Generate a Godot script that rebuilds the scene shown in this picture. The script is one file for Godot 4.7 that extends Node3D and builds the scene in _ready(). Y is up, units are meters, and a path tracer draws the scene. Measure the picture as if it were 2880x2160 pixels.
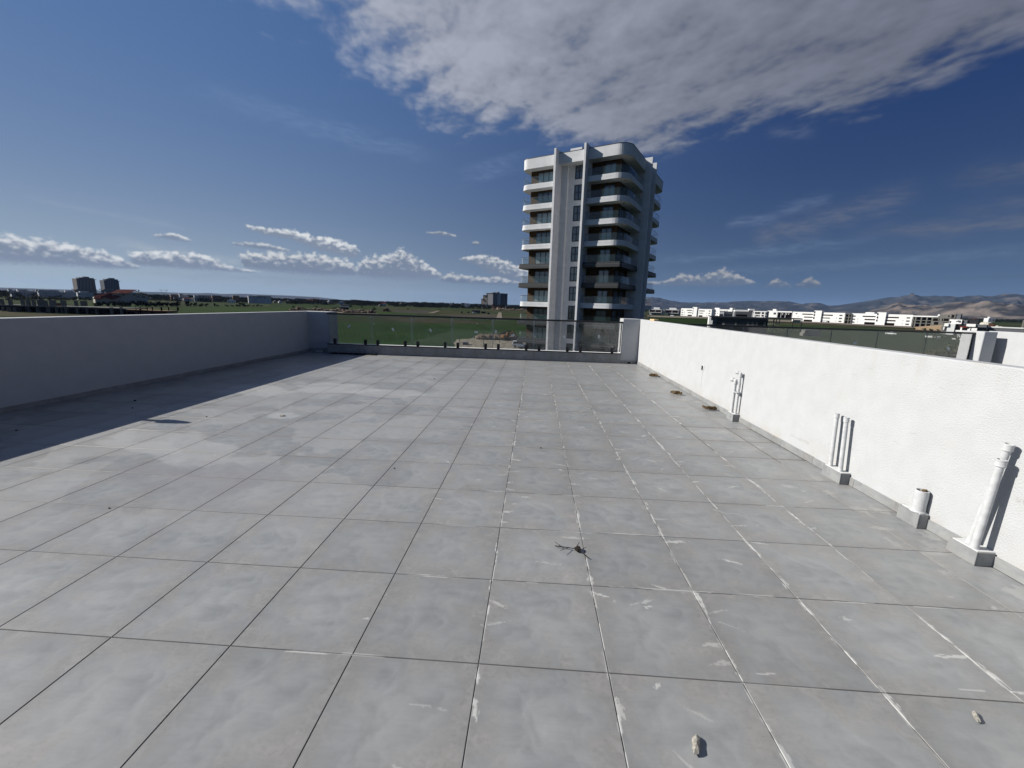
extends Node3D

# ---------------------------------------------------------------- mesh builder
class MB extends RefCounted:
	var v := PackedVector3Array()
	var n := PackedVector3Array()
	var t := PackedVector2Array()
	var t2 := PackedVector2Array()
	var c := PackedColorArray()
	var X := Transform3D()
	var tint := Color.WHITE
	var uvo := Vector2.ZERO
	var uvs := 1.0
	var world2 := false
	func vert(p: Vector3, nn: Vector3, uv: Vector2) -> void:
		v.append(p); n.append(nn); t.append(uv * uvs + uvo); c.append(tint)
		t2.append(Vector2((p.x + 8.0) / 12.0, (p.z + 11.5) / 14.0) if world2 else uv)
	func uv_of(p: Vector3, nn: Vector3) -> Vector2:
		var a := nn.abs()
		if a.y >= a.x and a.y >= a.z: return Vector2(p.x, p.z)
		if a.x >= a.z: return Vector2(p.z, -p.y)
		return Vector2(p.x, -p.y)
	# a flat convex polygon, turned so that it faces "out"
	func face(pts: Array, out: Vector3) -> void:
		var l := pts.duplicate()
		var nn: Vector3 = ((l[1] - l[0]) as Vector3).cross(l[2] - l[0])
		if nn.length_squared() < 1e-16 and l.size() > 3: nn = ((l[2] - l[0]) as Vector3).cross(l[3] - l[0])
		if nn.length_squared() < 1e-20: return
		nn = nn.normalized()
		if nn.dot(out) < 0.0:
			l.reverse()
			nn = -nn
		var wn := (X.basis * nn).normalized()
		for i in range(1, l.size() - 1):
			for k in [0, i + 1, i]:
				vert(X * l[k], wn, uv_of(l[k], nn))
	func box(lo: Vector3, hi: Vector3, b := 0.0) -> void:
		var m := (lo + hi) * 0.5
		var h := (hi - lo).abs() * 0.5
		for a in 3:
			var u := (a + 1) % 3
			var w := (a + 2) % 3
			for s in [-1.0, 1.0]:
				var pts := []
				for k in [[-1, -1], [1, -1], [1, 1], [-1, 1]]:
					var p := m
					p[a] += s * h[a]
					p[u] += k[0] * (h[u] - b)
					p[w] += k[1] * (h[w] - b)
					pts.append(p)
				var out := Vector3.ZERO
				out[a] = s
				face(pts, out)
		if b <= 0.0: return
		for a in 3:
			var u := (a + 1) % 3
			var w := (a + 2) % 3
			for s in [-1.0, 1.0]:
				for r in [-1.0, 1.0]:
					var pts := []
					for k in [[-1, 0], [1, 0], [1, 1], [-1, 1]]:
						var p := m
						p[a] += k[0] * (h[a] - b)
						p[u] += s * (h[u] - (0.0 if k[1] == 0 else b))
						p[w] += r * (h[w] - (b if k[1] == 0 else 0.0))
						pts.append(p)
					var out := Vector3.ZERO
					out[u] = s
					out[w] = r
					face(pts, out)
		for sx in [-1.0, 1.0]:
			for sy in [-1.0, 1.0]:
				for sz in [-1.0, 1.0]:
					var s := Vector3(sx, sy, sz)
					var pts := []
					for a in 3:
						var p := m
						for k in 3: p[k] += s[k] * (h[k] - (0.0 if k == a else b))
						pts.append(p)
					face(pts, s)
	# upright prism over an outline in x and z
	func prism(poly: PackedVector2Array, y0: float, y1: float, caps := true) -> void:
		var count := poly.size()
		var area := 0.0
		for i in count: area += poly[i].cross(poly[(i + 1) % count])
		for i in count:
			var a := poly[i]
			var b := poly[(i + 1) % count]
			var d := (b - a)
			var out := Vector3(d.y, 0, -d.x) * signf(area)
			face([Vector3(a.x, y0, a.y), Vector3(b.x, y0, b.y), Vector3(b.x, y1, b.y), Vector3(a.x, y1, a.y)], out)
		if caps:
			var idx := Geometry2D.triangulate_polygon(poly)
			for i in range(0, idx.size(), 3):
				for y in [y0, y1]:
					face([Vector3(poly[idx[i]].x, y, poly[idx[i]].y), Vector3(poly[idx[i + 1]].x, y, poly[idx[i + 1]].y), Vector3(poly[idx[i + 2]].x, y, poly[idx[i + 2]].y)], Vector3(0, -1.0 if y == y0 else 1.0, 0))
	# round shape about the line a-b; rings are [distance from a, radius]
	func lathe(a: Vector3, b: Vector3, rings: Array, seg := 14) -> void:
		var ax := (b - a).normalized()
		var s := ax.cross(Vector3.UP if absf(ax.y) < 0.9 else Vector3.RIGHT).normalized()
		var r := s.cross(ax)
		var smooth := []
		for k in range(rings.size() - 1):
			var r0: Array = rings[k]
			var r1: Array = rings[k + 1]
			var slope: float = (r0[1] - r1[1]) / maxf(absf(r1[0] - r0[0]), 1e-5)
			for i in seg:
				var q := []
				var nn := []
				for e in [[i, 0], [i + 1, 0], [i + 1, 1], [i, 1]]:
					var ang: float = TAU * e[0] / seg
					var dir := s * cos(ang) + r * sin(ang)
					var rr: Array = r1 if e[1] == 1 else r0
					q.append(X * (a + ax * rr[0] + dir * rr[1]))
					nn.append((X.basis * (dir + ax * slope)).normalized())
				var g: Vector3 = ((q[2] - q[0]) as Vector3).cross(q[3] - q[1])
				var flip: bool = g.dot(nn[0] + nn[1] + nn[2] + nn[3]) < 0.0
				for tri in [[0, 2, 1], [0, 3, 2]]:
					var order: Array = [tri[0], tri[2], tri[1]] if flip else tri
					for k2 in order:
						vert(q[k2], nn[k2], Vector2((float(i) / seg), rings[k][0]))
	func cap(a: Vector3, ax: Vector3, rad: float, seg := 14) -> void:
		var s := ax.cross(Vector3.UP if absf(ax.y) < 0.9 else Vector3.RIGHT).normalized()
		var r := s.cross(ax)
		var pts := []
		for i in seg: pts.append(a + (s * cos(TAU * i / seg) + r * sin(TAU * i / seg)) * rad)
		face(pts, ax)
	func mesh(m: Material) -> ArrayMesh:
		var arr := []
		arr.resize(Mesh.ARRAY_MAX)
		arr[Mesh.ARRAY_VERTEX] = v
		arr[Mesh.ARRAY_NORMAL] = n
		arr[Mesh.ARRAY_TEX_UV] = t
		arr[Mesh.ARRAY_TEX_UV2] = t2
		arr[Mesh.ARRAY_COLOR] = c
		var am := ArrayMesh.new()
		am.add_surface_from_arrays(Mesh.PRIMITIVE_TRIANGLES, arr)
		am.surface_set_material(0, m)
		return am

# ---------------------------------------------------------------- scene helpers
var taken := {}
var M := {}

func numbered(called: String) -> String:
	var k: int = taken.get(called, 0)
	taken[called] = k + 1
	return called if k == 0 else "%s_%03d" % [called, k]

func tag(o: Node, label: String, category: String, group := "", kind := "") -> void:
	if label: o.set_meta("label", label)
	if category: o.set_meta("category", category)
	if group: o.set_meta("group", group)
	if kind: o.set_meta("kind", kind)

func thing(called: String, label: String, category: String, at := Vector3.ZERO, turn := 0.0, group := "") -> Node3D:
	var o := Node3D.new()
	o.name = numbered(called)
	o.position = at
	o.rotation.y = turn
	tag(o, label, category, group)
	add_child(o)
	return o

func obj(called: String, mb: MB, m: Material, parent: Node = null) -> MeshInstance3D:
	var o := MeshInstance3D.new()
	o.mesh = mb.mesh(m)
	if parent == null:
		o.name = numbered(called)
		add_child(o)
	else:
		var k := 0
		var nm := called
		while parent.has_node(NodePath(nm)):
			k += 1
			nm = "%s_%03d" % [called, k]
		o.name = nm
		parent.add_child(o)
	return o

func inst(called: String, me: Mesh, parent: Node, at := Transform3D()) -> MeshInstance3D:
	var o := MeshInstance3D.new()
	o.mesh = me
	o.transform = at
	var k: int = parent.get_meta("next_" + called, 0)
	parent.set_meta("next_" + called, k + 1)
	o.name = called if k == 0 else "%s_%03d" % [called, k]
	parent.add_child(o)
	return o

func single(called: String, mb: MB, m: Material, label: String, category: String, group := "") -> MeshInstance3D:
	var o := obj(called, mb, m)
	tag(o, label, category, group)
	return o

func struct(called: String, mb: MB, m: Material) -> MeshInstance3D:
	var o := obj(called, mb, m)
	o.set_meta("kind", "structure")
	return o

func bx(lo: Vector3, hi: Vector3, b := 0.0) -> MB:
	var m := MB.new()
	m.box(lo, hi, b)
	return m

func lin(r: float, g: float, b: float, a := 1.0) -> Color:
	var k := Color(r, g, b).linear_to_srgb()
	k.a = a
	return k

func mat(r: float, g: float, b: float, rough := 0.8, spec := 0.5) -> StandardMaterial3D:
	var m := StandardMaterial3D.new()
	m.albedo_color = lin(r, g, b)
	m.roughness = rough
	m.metallic_specular = spec
	return m

func noise(sd: int, freq: float, oct := 4, kind := FastNoiseLite.TYPE_SIMPLEX_SMOOTH) -> FastNoiseLite:
	var f := FastNoiseLite.new()
	f.seed = sd
	f.frequency = freq
	f.noise_type = kind
	f.fractal_octaves = oct
	f.fractal_type = FastNoiseLite.FRACTAL_FBM if oct > 1 else FastNoiseLite.FRACTAL_NONE
	return f

func noise_tex(sd: int, freq: float, oct: int, lo: Color, hi: Color, size := 512, kind := FastNoiseLite.TYPE_SIMPLEX_SMOOTH) -> NoiseTexture2D:
	var g := Gradient.new()
	g.set_color(0, lo)
	g.set_color(1, hi)
	var t := NoiseTexture2D.new()
	t.noise = noise(sd, freq, oct, kind)
	t.seamless = true
	t.width = size
	t.height = size
	t.color_ramp = g
	t.generate_mipmaps = false
	return t

# world-mapped colour variation and relief on a plain material
func worn(m: StandardMaterial3D, sd: int, metres: float, depth: float, relief := 0.0, relief_m := 0.25) -> StandardMaterial3D:
	m.albedo_texture = noise_tex(sd, 0.012, 5, Color(1.0 - depth, 1.0 - depth, 1.0 - depth), Color.WHITE)
	m.uv1_triplanar = true
	m.uv1_world_triplanar = true
	m.uv1_scale = Vector3.ONE / metres
	if relief > 0.0:
		m.heightmap_enabled = true
		m.heightmap_scale = relief
		m.heightmap_texture = noise_tex(sd + 1, 0.03, 4, Color.BLACK, Color.WHITE)
	return m

# ---------------------------------------------------------------- sky
const SUN := Vector3(-0.8455, 0.531, -0.051)          # towards the sun
var sheet := PackedFloat32Array()                      # signed distance to the rim of the high cloud sheet, 160 x 160 over the cloud layer
var n_a := noise(11, 1.0, 4)
var n_b := noise(12, 1.0, 5)
var n_c := noise(13, 1.0, 3)

func mix3(a: Vector3, b: Vector3, k: float) -> Vector3:
	return a + (b - a) * clampf(k, 0.0, 1.0)

func sstep(a: float, b: float, x: float) -> float:
	var k := clampf((x - a) / (b - a), 0.0, 1.0)
	return k * k * (3.0 - 2.0 * k)

func make_sheet() -> void:
	var rim := PackedVector2Array([Vector2(-0.95, -1.2), Vector2(-0.8, -1.6), Vector2(-0.75, -1.77), Vector2(-0.63, -2.01), Vector2(-0.63, -2.23), Vector2(-0.51, -2.34), Vector2(-0.45, -2.53), Vector2(-0.18, -2.46), Vector2(0.08, -2.66), Vector2(0.4, -2.85), Vector2(0.75, -2.93), Vector2(0.8, -2.6), Vector2(0.92, -2.53), Vector2(1.12, -2.48), Vector2(1.16, -2.29), Vector2(1.4, -2.32), Vector2(1.55, -2.32), Vector2(1.61, -2.12), Vector2(1.67, -1.89), Vector2(1.72, -1.79), Vector2(2.0, -1.2), Vector2(2.1, -0.6), Vector2(1.5, -0.2), Vector2(0.6, -0.1), Vector2(-0.3, -0.4), Vector2(-0.8, -0.8)])  # the unseen overhead edge is closed early to lessen the sky light
	sheet.resize(160 * 160)
	for j in 160:
		for i in 160:
			var p := Vector2(-4.0 + 8.0 * i / 159.0, -4.0 + 8.0 * j / 159.0)
			var d := 99.0
			for k in rim.size():
				d = minf(d, p.distance_to(Geometry2D.get_closest_point_to_segment(p, rim[k], rim[(k + 1) % rim.size()])))
			sheet[j * 160 + i] = d if Geometry2D.is_point_in_polygon(p, rim) else -d

func sheet_at(x: float, z: float) -> float:
	var fx := clampf((x + 4.0) / 8.0 * 159.0, 0.0, 157.99)
	var fz := clampf((z + 4.0) / 8.0 * 159.0, 0.0, 157.99)
	var i := int(fx)
	var j := int(fz)
	fx -= i
	fz -= j
	var k := j * 160 + i
	return lerpf(lerpf(sheet[k], sheet[k + 1], fx), lerpf(sheet[k + 160], sheet[k + 161], fx), fz)

# banks of low cloud: [[azimuth, base, top], ...], how bright the rim is, how ragged
var banks := [
	[[[-75, 2.4, 4.0], [-60, 2.3, 5.2], [-53, 2.4, 4.75], [-50, 2.45, 4.65], [-46.6, 2.45, 3.9], [-44.7, 2.5, 2.95], [-43.9, 2.6, 2.6]], 0.95, 0.5],
	[[[-45.3, 2.9, 4.3], [-42.6, 2.9, 4.35], [-40.0, 2.85, 4.6], [-38.2, 2.85, 4.2], [-37.0, 2.8, 3.5], [-34.5, 2.8, 3.05], [-33.8, 2.9, 2.9]], 0.95, 0.5],
	[[[-35.2, 7.6, 8.0], [-33, 7.1, 7.9], [-31, 6.95, 7.95], [-27.4, 5.9, 7.5], [-25, 5.4, 7.2], [-23.3, 5.3, 6.7], [-22.6, 5.5, 5.8]], 1.0, 0.45],
	[[[-36, 4.4, 4.6], [-35.3, 3.3, 5.0], [-32, 3.1, 5.35], [-27.5, 3.0, 5.45], [-24.5, 3.1, 5.0], [-22.8, 3.2, 3.9]], 0.85, 0.55],
	[[[-23.4, 3.2, 4.6], [-21.5, 3.0, 5.7], [-19.5, 3.0, 6.0], [-17.6, 3.0, 6.9], [-15.6, 3.05, 5.6], [-13.8, 3.2, 4.6], [-12.3, 3.4, 3.6]], 0.85, 0.5],
	[[[-43.2, 5.8, 6.0], [-41.3, 5.65, 6.4], [-39.6, 5.5, 5.7]], 0.95, 0.35],
	[[[-36.5, 5.7, 6.0], [-33.5, 5.5, 6.2], [-30.5, 5.4, 5.7]], 0.85, 0.4],
	[[[-14.8, 8.75, 8.9], [-12.6, 8.6, 9.15], [-10.3, 8.5, 8.65]], 0.7, 0.25],
	[[[-8.9, 7.7, 7.9], [-8.1, 7.6, 8.2], [-7.3, 7.7, 7.8]], 0.55, 0.25],
	[[[-10.4, 5.6, 5.9], [-8.5, 5.3, 6.3], [-6.2, 4.1, 6.5], [-3.5, 3.3, 5.6], [-1.5, 3.0, 4.8], [2.5, 2.9, 3.4]], 0.8, 0.55],
	[[[-13.2, 3.0, 3.2], [-11.6, 2.7, 4.0], [-10, 2.7, 3.8], [-8, 2.7, 3.6], [-5, 2.6, 3.7], [-2, 2.7, 3.1]], 0.7, 0.5],
	[[[13.5, 3.0, 3.4], [16.5, 3.0, 3.6], [18.6, 3.0, 4.5], [20.6, 3.0, 4.2], [23.3, 3.0, 5.1], [25.2, 3.1, 4.1], [27.2, 3.2, 3.3]], 0.5, 0.5],
	[[[27.5, 2.9, 3.0], [28.9, 2.85, 4.0], [30.4, 2.8, 2.95]], 0.42, 0.4],
	[[[30.4, 2.85, 3.0], [31.9, 2.8, 4.05], [33.3, 2.8, 2.95]], 0.36, 0.45],
	[[[62, 3.0, 3.2], [68, 2.9, 5.0], [75, 2.9, 4.4], [82, 3.0, 3.2]], 0.45, 0.5],
	[[[120, 3.0, 3.2], [131, 2.9, 5.4], [140, 2.9, 4.6], [152, 3.0, 3.2]], 0.6, 0.5],
	[[[-140, 3.0, 3.2], [-128, 2.8, 5.2], [-112, 2.8, 4.9], [-98, 3.0, 3.4]], 0.9, 0.5],
]
# thin streaks: from, to (azimuth, elevation), half width, strength, tone
var streaks := [
	[26.0, 8.5, 32.0, 9.4, 1.0, 0.42, Vector3(0.15, 0.17, 0.22)], [31.0, 9.6, 39.0, 11.5, 0.95, 0.42, Vector3(0.14, 0.16, 0.22)], [23.0, 9.9, 28.0, 10.6, 0.5, 0.2, Vector3(0.25, 0.33, 0.47)], [28.0, 11.0, 32.6, 12.0, 0.5, 0.2, Vector3(0.22, 0.29, 0.43)],
	[37.0, 8.3, 60.0, 8.0, 0.6, 0.5, Vector3(0.14, 0.155, 0.2)], [43.0, 9.6, 60.0, 10.2, 0.5, 0.35, Vector3(0.13, 0.15, 0.2)], [42.5, 12.2, 62.0, 13.6, 0.9, 0.5, Vector3(0.11, 0.13, 0.18)], [25.9, 18.9, 30.3, 18.3, 0.5, 0.3, Vector3(0.13, 0.16, 0.25)], [41.0, 3.6, 60.0, 4.0, 0.1, 0.35, Vector3(0.07, 0.1, 0.16)],
	[16.0, 6.0, 36.0, 7.6, 0.5, 0.22, Vector3(0.2, 0.28, 0.4)], [18.0, 4.4, 50.0, 6.0, 0.5, 0.18, Vector3(0.2, 0.27, 0.37)], [-37.0, 20.0, -14.0, 17.6, 0.9, 0.16, Vector3(0.25, 0.36, 0.55)], [-6.4, 17.8, -5.8, 15.6, 0.9, 0.16, Vector3(0.25, 0.34, 0.52)],
	[-51.0, 8.0, -40.0, 6.9, 0.25, 0.08, Vector3(0.5, 0.56, 0.66)], [-46.0, 4.9, -34.0, 3.6, 0.4, 0.35, Vector3(0.45, 0.5, 0.55)], [-44.0, 2.2, -12.0, 2.1, 0.5, 0.25, Vector3(0.22, 0.27, 0.33)], [-38.0, 1.5, -4.0, 1.4, 0.35, 0.2, Vector3(0.34, 0.4, 0.45)],
]

func sky_color(az: float, el: float, fine: bool) -> Vector3:
	var ra := deg_to_rad(az)
	var re := deg_to_rad(maxf(el, 0.0))
	var d := Vector3(sin(ra) * cos(re), sin(re), -cos(ra) * cos(re))
	var cs := d.dot(SUN)
	var q := sstep(-0.35, 1.0, cs)
	var deep := mix3(Vector3(0.0065, 0.031, 0.130), Vector3(0.066, 0.155, 0.37), q)
	deep *= lerpf(1.0, 0.62, sstep(18.0, 75.0, el))
	var haze := mix3(Vector3(0.115, 0.185, 0.28), Vector3(0.47, 0.56, 0.585), q)
	var h := exp(-el / 9.0)
	var col := mix3(deep, haze, h)
	col += Vector3(0.9, 0.85, 0.75) * exp(-acos(clampf(cs, -1.0, 1.0)) / 0.16) * 0.35
	# the high sheet
	if el > 9.0:
		var px := d.x / d.y
		var pz := d.z / d.y
		var sd := sheet_at(px, pz)
		if sd > -0.7:
			var along := px * 0.46 + pz * 0.89
			var across := px * 0.89 - pz * 0.46
			var w := n_a.get_noise_2d(across * 2.2, along * 1.1)
			var f := n_b.get_noise_2d(across * 4.6 + w * 0.5, along * 2.9 + 7.0)
			var f2 := n_c.get_noise_2d(px * 17.0 + 31.0, pz * 15.0) if fine else 0.0
			var dens := sd * 1.7 + w * 0.34 + f * 0.42 + f2 * 0.1
			var a := sstep(-0.34, 0.42, dens)
			var thick := clampf(0.66 + f * 0.5 + w * 0.5 + f2 * 0.16, 0.0, 1.0)
			a *= lerpf(0.38, 0.95, sstep(0.1, 0.75, thick + sd * 0.35))
			var cc := mix3(Vector3(0.135, 0.15, 0.195), Vector3(0.44, 0.47, 0.55), q)
			cc *= 0.72 + 0.5 * thick
			col = mix3(col, cc, a)
	for s in streaks:
		var ax: float = s[2] - s[0]
		var ay: float = s[3] - s[1]
		var tt: float = ((az - s[0]) * ax + (el - s[1]) * ay) / (ax * ax + ay * ay)
		if tt < -0.15 or tt > 1.15: continue
		var off: float = (el - s[1] - ay * tt)
		if absf(off) > s[4] * 2.6: continue
		var k := n_b.get_noise_2d(az * 0.22 + s[1] * 9.0, el * 0.9 + s[0])
		var k2 := n_a.get_noise_2d(az * 0.5, el * 2.6)
		var body: float = exp(-pow((off + k * s[4] * 0.9) / s[4], 2.0)) * sstep(-0.15, 0.2, tt) * (1.0 - sstep(0.75, 1.15, tt))
		col = mix3(col, s[6], body * s[5] * clampf(0.85 + k2 * 0.9, 0.0, 1.4))
	if el < 10.0:
		for b in banks:
			var pts: Array = b[0]
			if az < pts[0][0] - 1.0 or az > pts[-1][0] + 1.0: continue
			var w1 := n_b.get_noise_2d(az * 0.9 + pts[0][0], el * 1.5)
			var w2 := n_a.get_noise_2d(az * 2.2, el * 3.4 + 50.0)
			var rag: float = b[2]
			var aa := clampf(az + w2 * 0.5 * rag, pts[0][0], pts[-1][0])
			var k := 0
			while k < pts.size() - 2 and aa > pts[k + 1][0]: k += 1
			var f: float = clampf((aa - pts[k][0]) / (pts[k + 1][0] - pts[k][0]), 0.0, 1.0)
			var base: float = lerpf(pts[k][1], pts[k + 1][1], f)
			var top: float = lerpf(pts[k][2], pts[k + 1][2], f)
			if el > top + 1.2 or el < base - 0.5: continue
			var hgt := maxf(top - base, 0.15)
			var e := (el - base) / hgt
			var edge := minf(sstep(0.0, 0.6, az - pts[0][0] + w2 * 0.4), sstep(0.0, 0.9, pts[-1][0] - az + w1 * 0.4))
			var puff := n_c.get_noise_2d(az * 3.2, el * 5.0) * 0.3
			var a := sstep(0.0, 0.22, (1.0 - e) + (w1 * 0.6 + puff * 0.55 + w2 * 0.2 + 0.1) * rag * minf(1.0, 0.9 / hgt + 0.35)) * sstep(-0.16, 0.16, e + w2 * 0.12) * edge
			if a <= 0.0: continue
			var lit := sstep(0.3, 0.98, e + w1 * 0.6 + puff * 0.7 + 0.04 - 0.06 * hgt)
			var rim: float = b[1]
			var body := mix3(Vector3(0.085, 0.125, 0.195), Vector3(0.235, 0.28, 0.36), rim * 1.3 - 0.4)
			var cc := mix3(body, Vector3(0.80, 0.82, 0.83) * rim, lit)
			col = mix3(col, cc, a * (0.94 if hgt > 0.7 else 0.8))
	return col

func make_sky() -> ImageTexture:
	make_sheet()
	var low := PackedFloat32Array()
	low.resize(512 * 256 * 3)
	for j in 256:
		var el := 90.0 - (j + 0.5) * 180.0 / 256.0
		for i in 512:
			if el < -2.0 and i > 0:
				for k in 3: low[(j * 512 + i) * 3 + k] = 0.1
				continue
			var cl := sky_color((i + 0.5) * 360.0 / 512.0 - 180.0, el, false)
			for k in 3: low[(j * 512 + i) * 3 + k] = cl[k]
	var im := Image.create_from_data(512, 256, false, Image.FORMAT_RGBF, low.to_byte_array())
	im.resize(4096, 2048, Image.INTERPOLATE_BILINEAR)
	# the part of the sky round the view in full detail
	var i0 := int((180.0 - 58.0) / 360.0 * 4096)
	var w := int(116.0 / 360.0 * 4096)
	var j0 := int((90.0 - 44.0) / 180.0 * 2048)
	var hh := int(45.0 / 180.0 * 2048)
	var hi := PackedFloat32Array()
	hi.resize(w * hh * 3)
	for j in hh:
		var el := 90.0 - (j0 + j + 0.5) * 180.0 / 2048.0
		for i in w:
			var cl := sky_color((i0 + i + 0.5) * 360.0 / 4096.0 - 180.0, el, true)
			var k := (j * w + i) * 3
			hi[k] = cl.x
			hi[k + 1] = cl.y
			hi[k + 2] = cl.z
	im.blit_rect(Image.create_from_data(w, hh, false, Image.FORMAT_RGBF, hi.to_byte_array()), Rect2i(0, 0, w, hh), Vector2i(i0, j0))
	# a panorama starts straight ahead (-z), so the halves change places
	var out := Image.create(4096, 2048, false, Image.FORMAT_RGBF)
	out.blit_rect(im, Rect2i(0, 0, 2048, 2048), Vector2i(2048, 0))
	out.blit_rect(im, Rect2i(2048, 0, 2048, 2048), Vector2i(0, 0))
	return ImageTexture.create_from_image(out)

# ---------------------------------------------------------------- the scene
const EXPOSURE := 1.6

func _ready() -> void:
	var cam := Camera3D.new()
	cam.name = "camera"
	cam.fov = 86.03
	cam.near = 0.05
	cam.far = 40000.0
	cam.transform = Transform3D(Basis(Vector3(0.998062, 0.028453, -0.05534), Vector3(-0.038316, 0.981751, -0.186273), Vector3(0.04903, 0.188033, 0.980938)), Vector3(-0.4008, 1.6435, 1.6299))
	add_child(cam)
	cam.current = true
	var env := Environment.new()
	env.background_mode = Environment.BG_SKY
	env.sky = Sky.new()
	var pan := PanoramaSkyMaterial.new()
	pan.panorama = make_sky()
	env.sky.sky_material = pan
	env.background_energy_multiplier = 1.0 / EXPOSURE
	env.tonemap_mode = Environment.TONE_MAPPER_LINEAR
	env.tonemap_exposure = EXPOSURE
	env.sdfgi_enabled = true
	env.ssao_enabled = true
	env.ssil_enabled = true
	env.fog_enabled = true
	env.fog_density = 0.000024
	env.fog_light_color = Color(0.62, 0.76, 1.0)
	var we := WorldEnvironment.new()
	we.name = "world"
	we.environment = env
	add_child(we)
	var sun := DirectionalLight3D.new()
	sun.name = "sun"
	sun.light_energy = 1.48
	sun.light_color = Color(1.0, 0.98, 0.945)
	sun.light_angular_distance = 0.5
	sun.shadow_enabled = true
	sun.basis = Basis.looking_at(-SUN, Vector3.UP)
	add_child(sun)
	materials()
	terrace()

	tower()
	country()

# ---------------------------------------------------------------- materials
func tile_image() -> ImageTexture:
	var cell := 320
	var w := cell * 4
	var px := PackedByteArray()
	px.resize(w * w * 3)
	var a := noise(41, 1.0, 4)
	var b := noise(42, 1.0, 5)
	var g := noise(43, 1.0, 2)
	for cy in 4:
		for cx in 4:
			var ox := cx * 17.3 + cy * 5.1
			var oy := cy * 13.7 + cx * 29.0
			var tone := 1.0 + 0.06 * sin(cx * 5.0 + cy * 3.0)
			for j in cell:
				for i in cell:
					var x := float(i) / cell
					var y := float(j) / cell
					var lo := a.get_noise_2d(ox + x * 2.2, oy + y * 1.9)
					var mid := b.get_noise_2d(ox + x * 5.0 + lo, oy + 40.0 + y * 5.5)
					var fine := b.get_noise_2d(ox + 70.0 + x * 16.0, oy + y * 19.0)
					var gr := g.get_noise_2d(ox * 9.0 + i * 0.42, oy * 7.0 + j * 0.42)
					var st := b.get_noise_2d(ox * 3.0 + x * 5.0, oy + y * 40.0)
					# pale cool middle, browner and darker towards the sides
					var e := maxf(absf(x - 0.5), absf(y - 0.5) * 0.9) * 2.0 + lo * 0.75 + mid * 0.25
					var side := sstep(0.35, 1.05, e)
					var hue := side * 1.5 - 0.6 + lo * 0.5
					var wearing := sstep(0.12, 0.42, fine + mid * 0.5) * side
					var l := (0.222 - side * 0.03 + lo * 0.045 + mid * 0.045 - wearing * 0.022 + st * 0.009 + gr * 0.014) * tone
					var k := ((cy * cell + j) * w + cx * cell + i) * 3
					var cl := Color(l * (0.99 + hue * 0.028), l * (1.005 - hue * 0.004), l * (1.0 - hue * 0.03)).linear_to_srgb()
					px[k] = int(cl.r * 255.0)
					px[k + 1] = int(cl.g * 255.0)
					px[k + 2] = int(cl.b * 255.0)
	return ImageTexture.create_from_image(Image.create_from_data(w, w, false, Image.FORMAT_RGB8, px))

var stain := PackedByteArray()
const SW := 2048

func stain_px(i: int, j: int, cl: Color, a: float) -> void:
	if i < 0 or j < 0 or i >= SW or j >= SW or a <= 0.0: return
	var k := (j * SW + i) * 4
	var a0 := stain[k + 3] / 255.0
	var a1 := a + a0 * (1.0 - a)
	for q in 3:
		var old: float = stain[k + q] / 255.0
		stain[k + q] = int(clampf((cl[q] * a + old * a0 * (1.0 - a)) / a1, 0.0, 1.0) * 255.0)
	stain[k + 3] = int(a1 * 255.0)

# an uneven patch on the floor, centred on x, z with half sizes along a turned axis
func smear(x: float, z: float, rx: float, rz: float, turn: float, cl: Color, a: float, rag := 0.6) -> void:
	var r := maxf(rx, rz) * 1.5
	var ci := cos(turn)
	var si := sin(turn)
	for j in range(int((z - r + 11.5) / 14.0 * SW), int((z + r + 11.5) / 14.0 * SW) + 1):
		for i in range(int((x - r + 8.0) / 12.0 * SW), int((x + r + 8.0) / 12.0 * SW) + 1):
			var dx := (i + 0.5) * 12.0 / SW - 8.0 - x
			var dz := (j + 0.5) * 14.0 / SW - 11.5 - z
			var p := Vector2((dx * ci + dz * si) / rx, (dz * ci - dx * si) / rz)
			var e := p.length() + n_b.get_noise_2d((x * 31.0 + p.x * 0.9) , z * 17.0 + p.y * 0.9) * rag * 1.6
			stain_px(i, j, cl, a * (1.0 - sstep(0.75, 1.0, e)))

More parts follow.
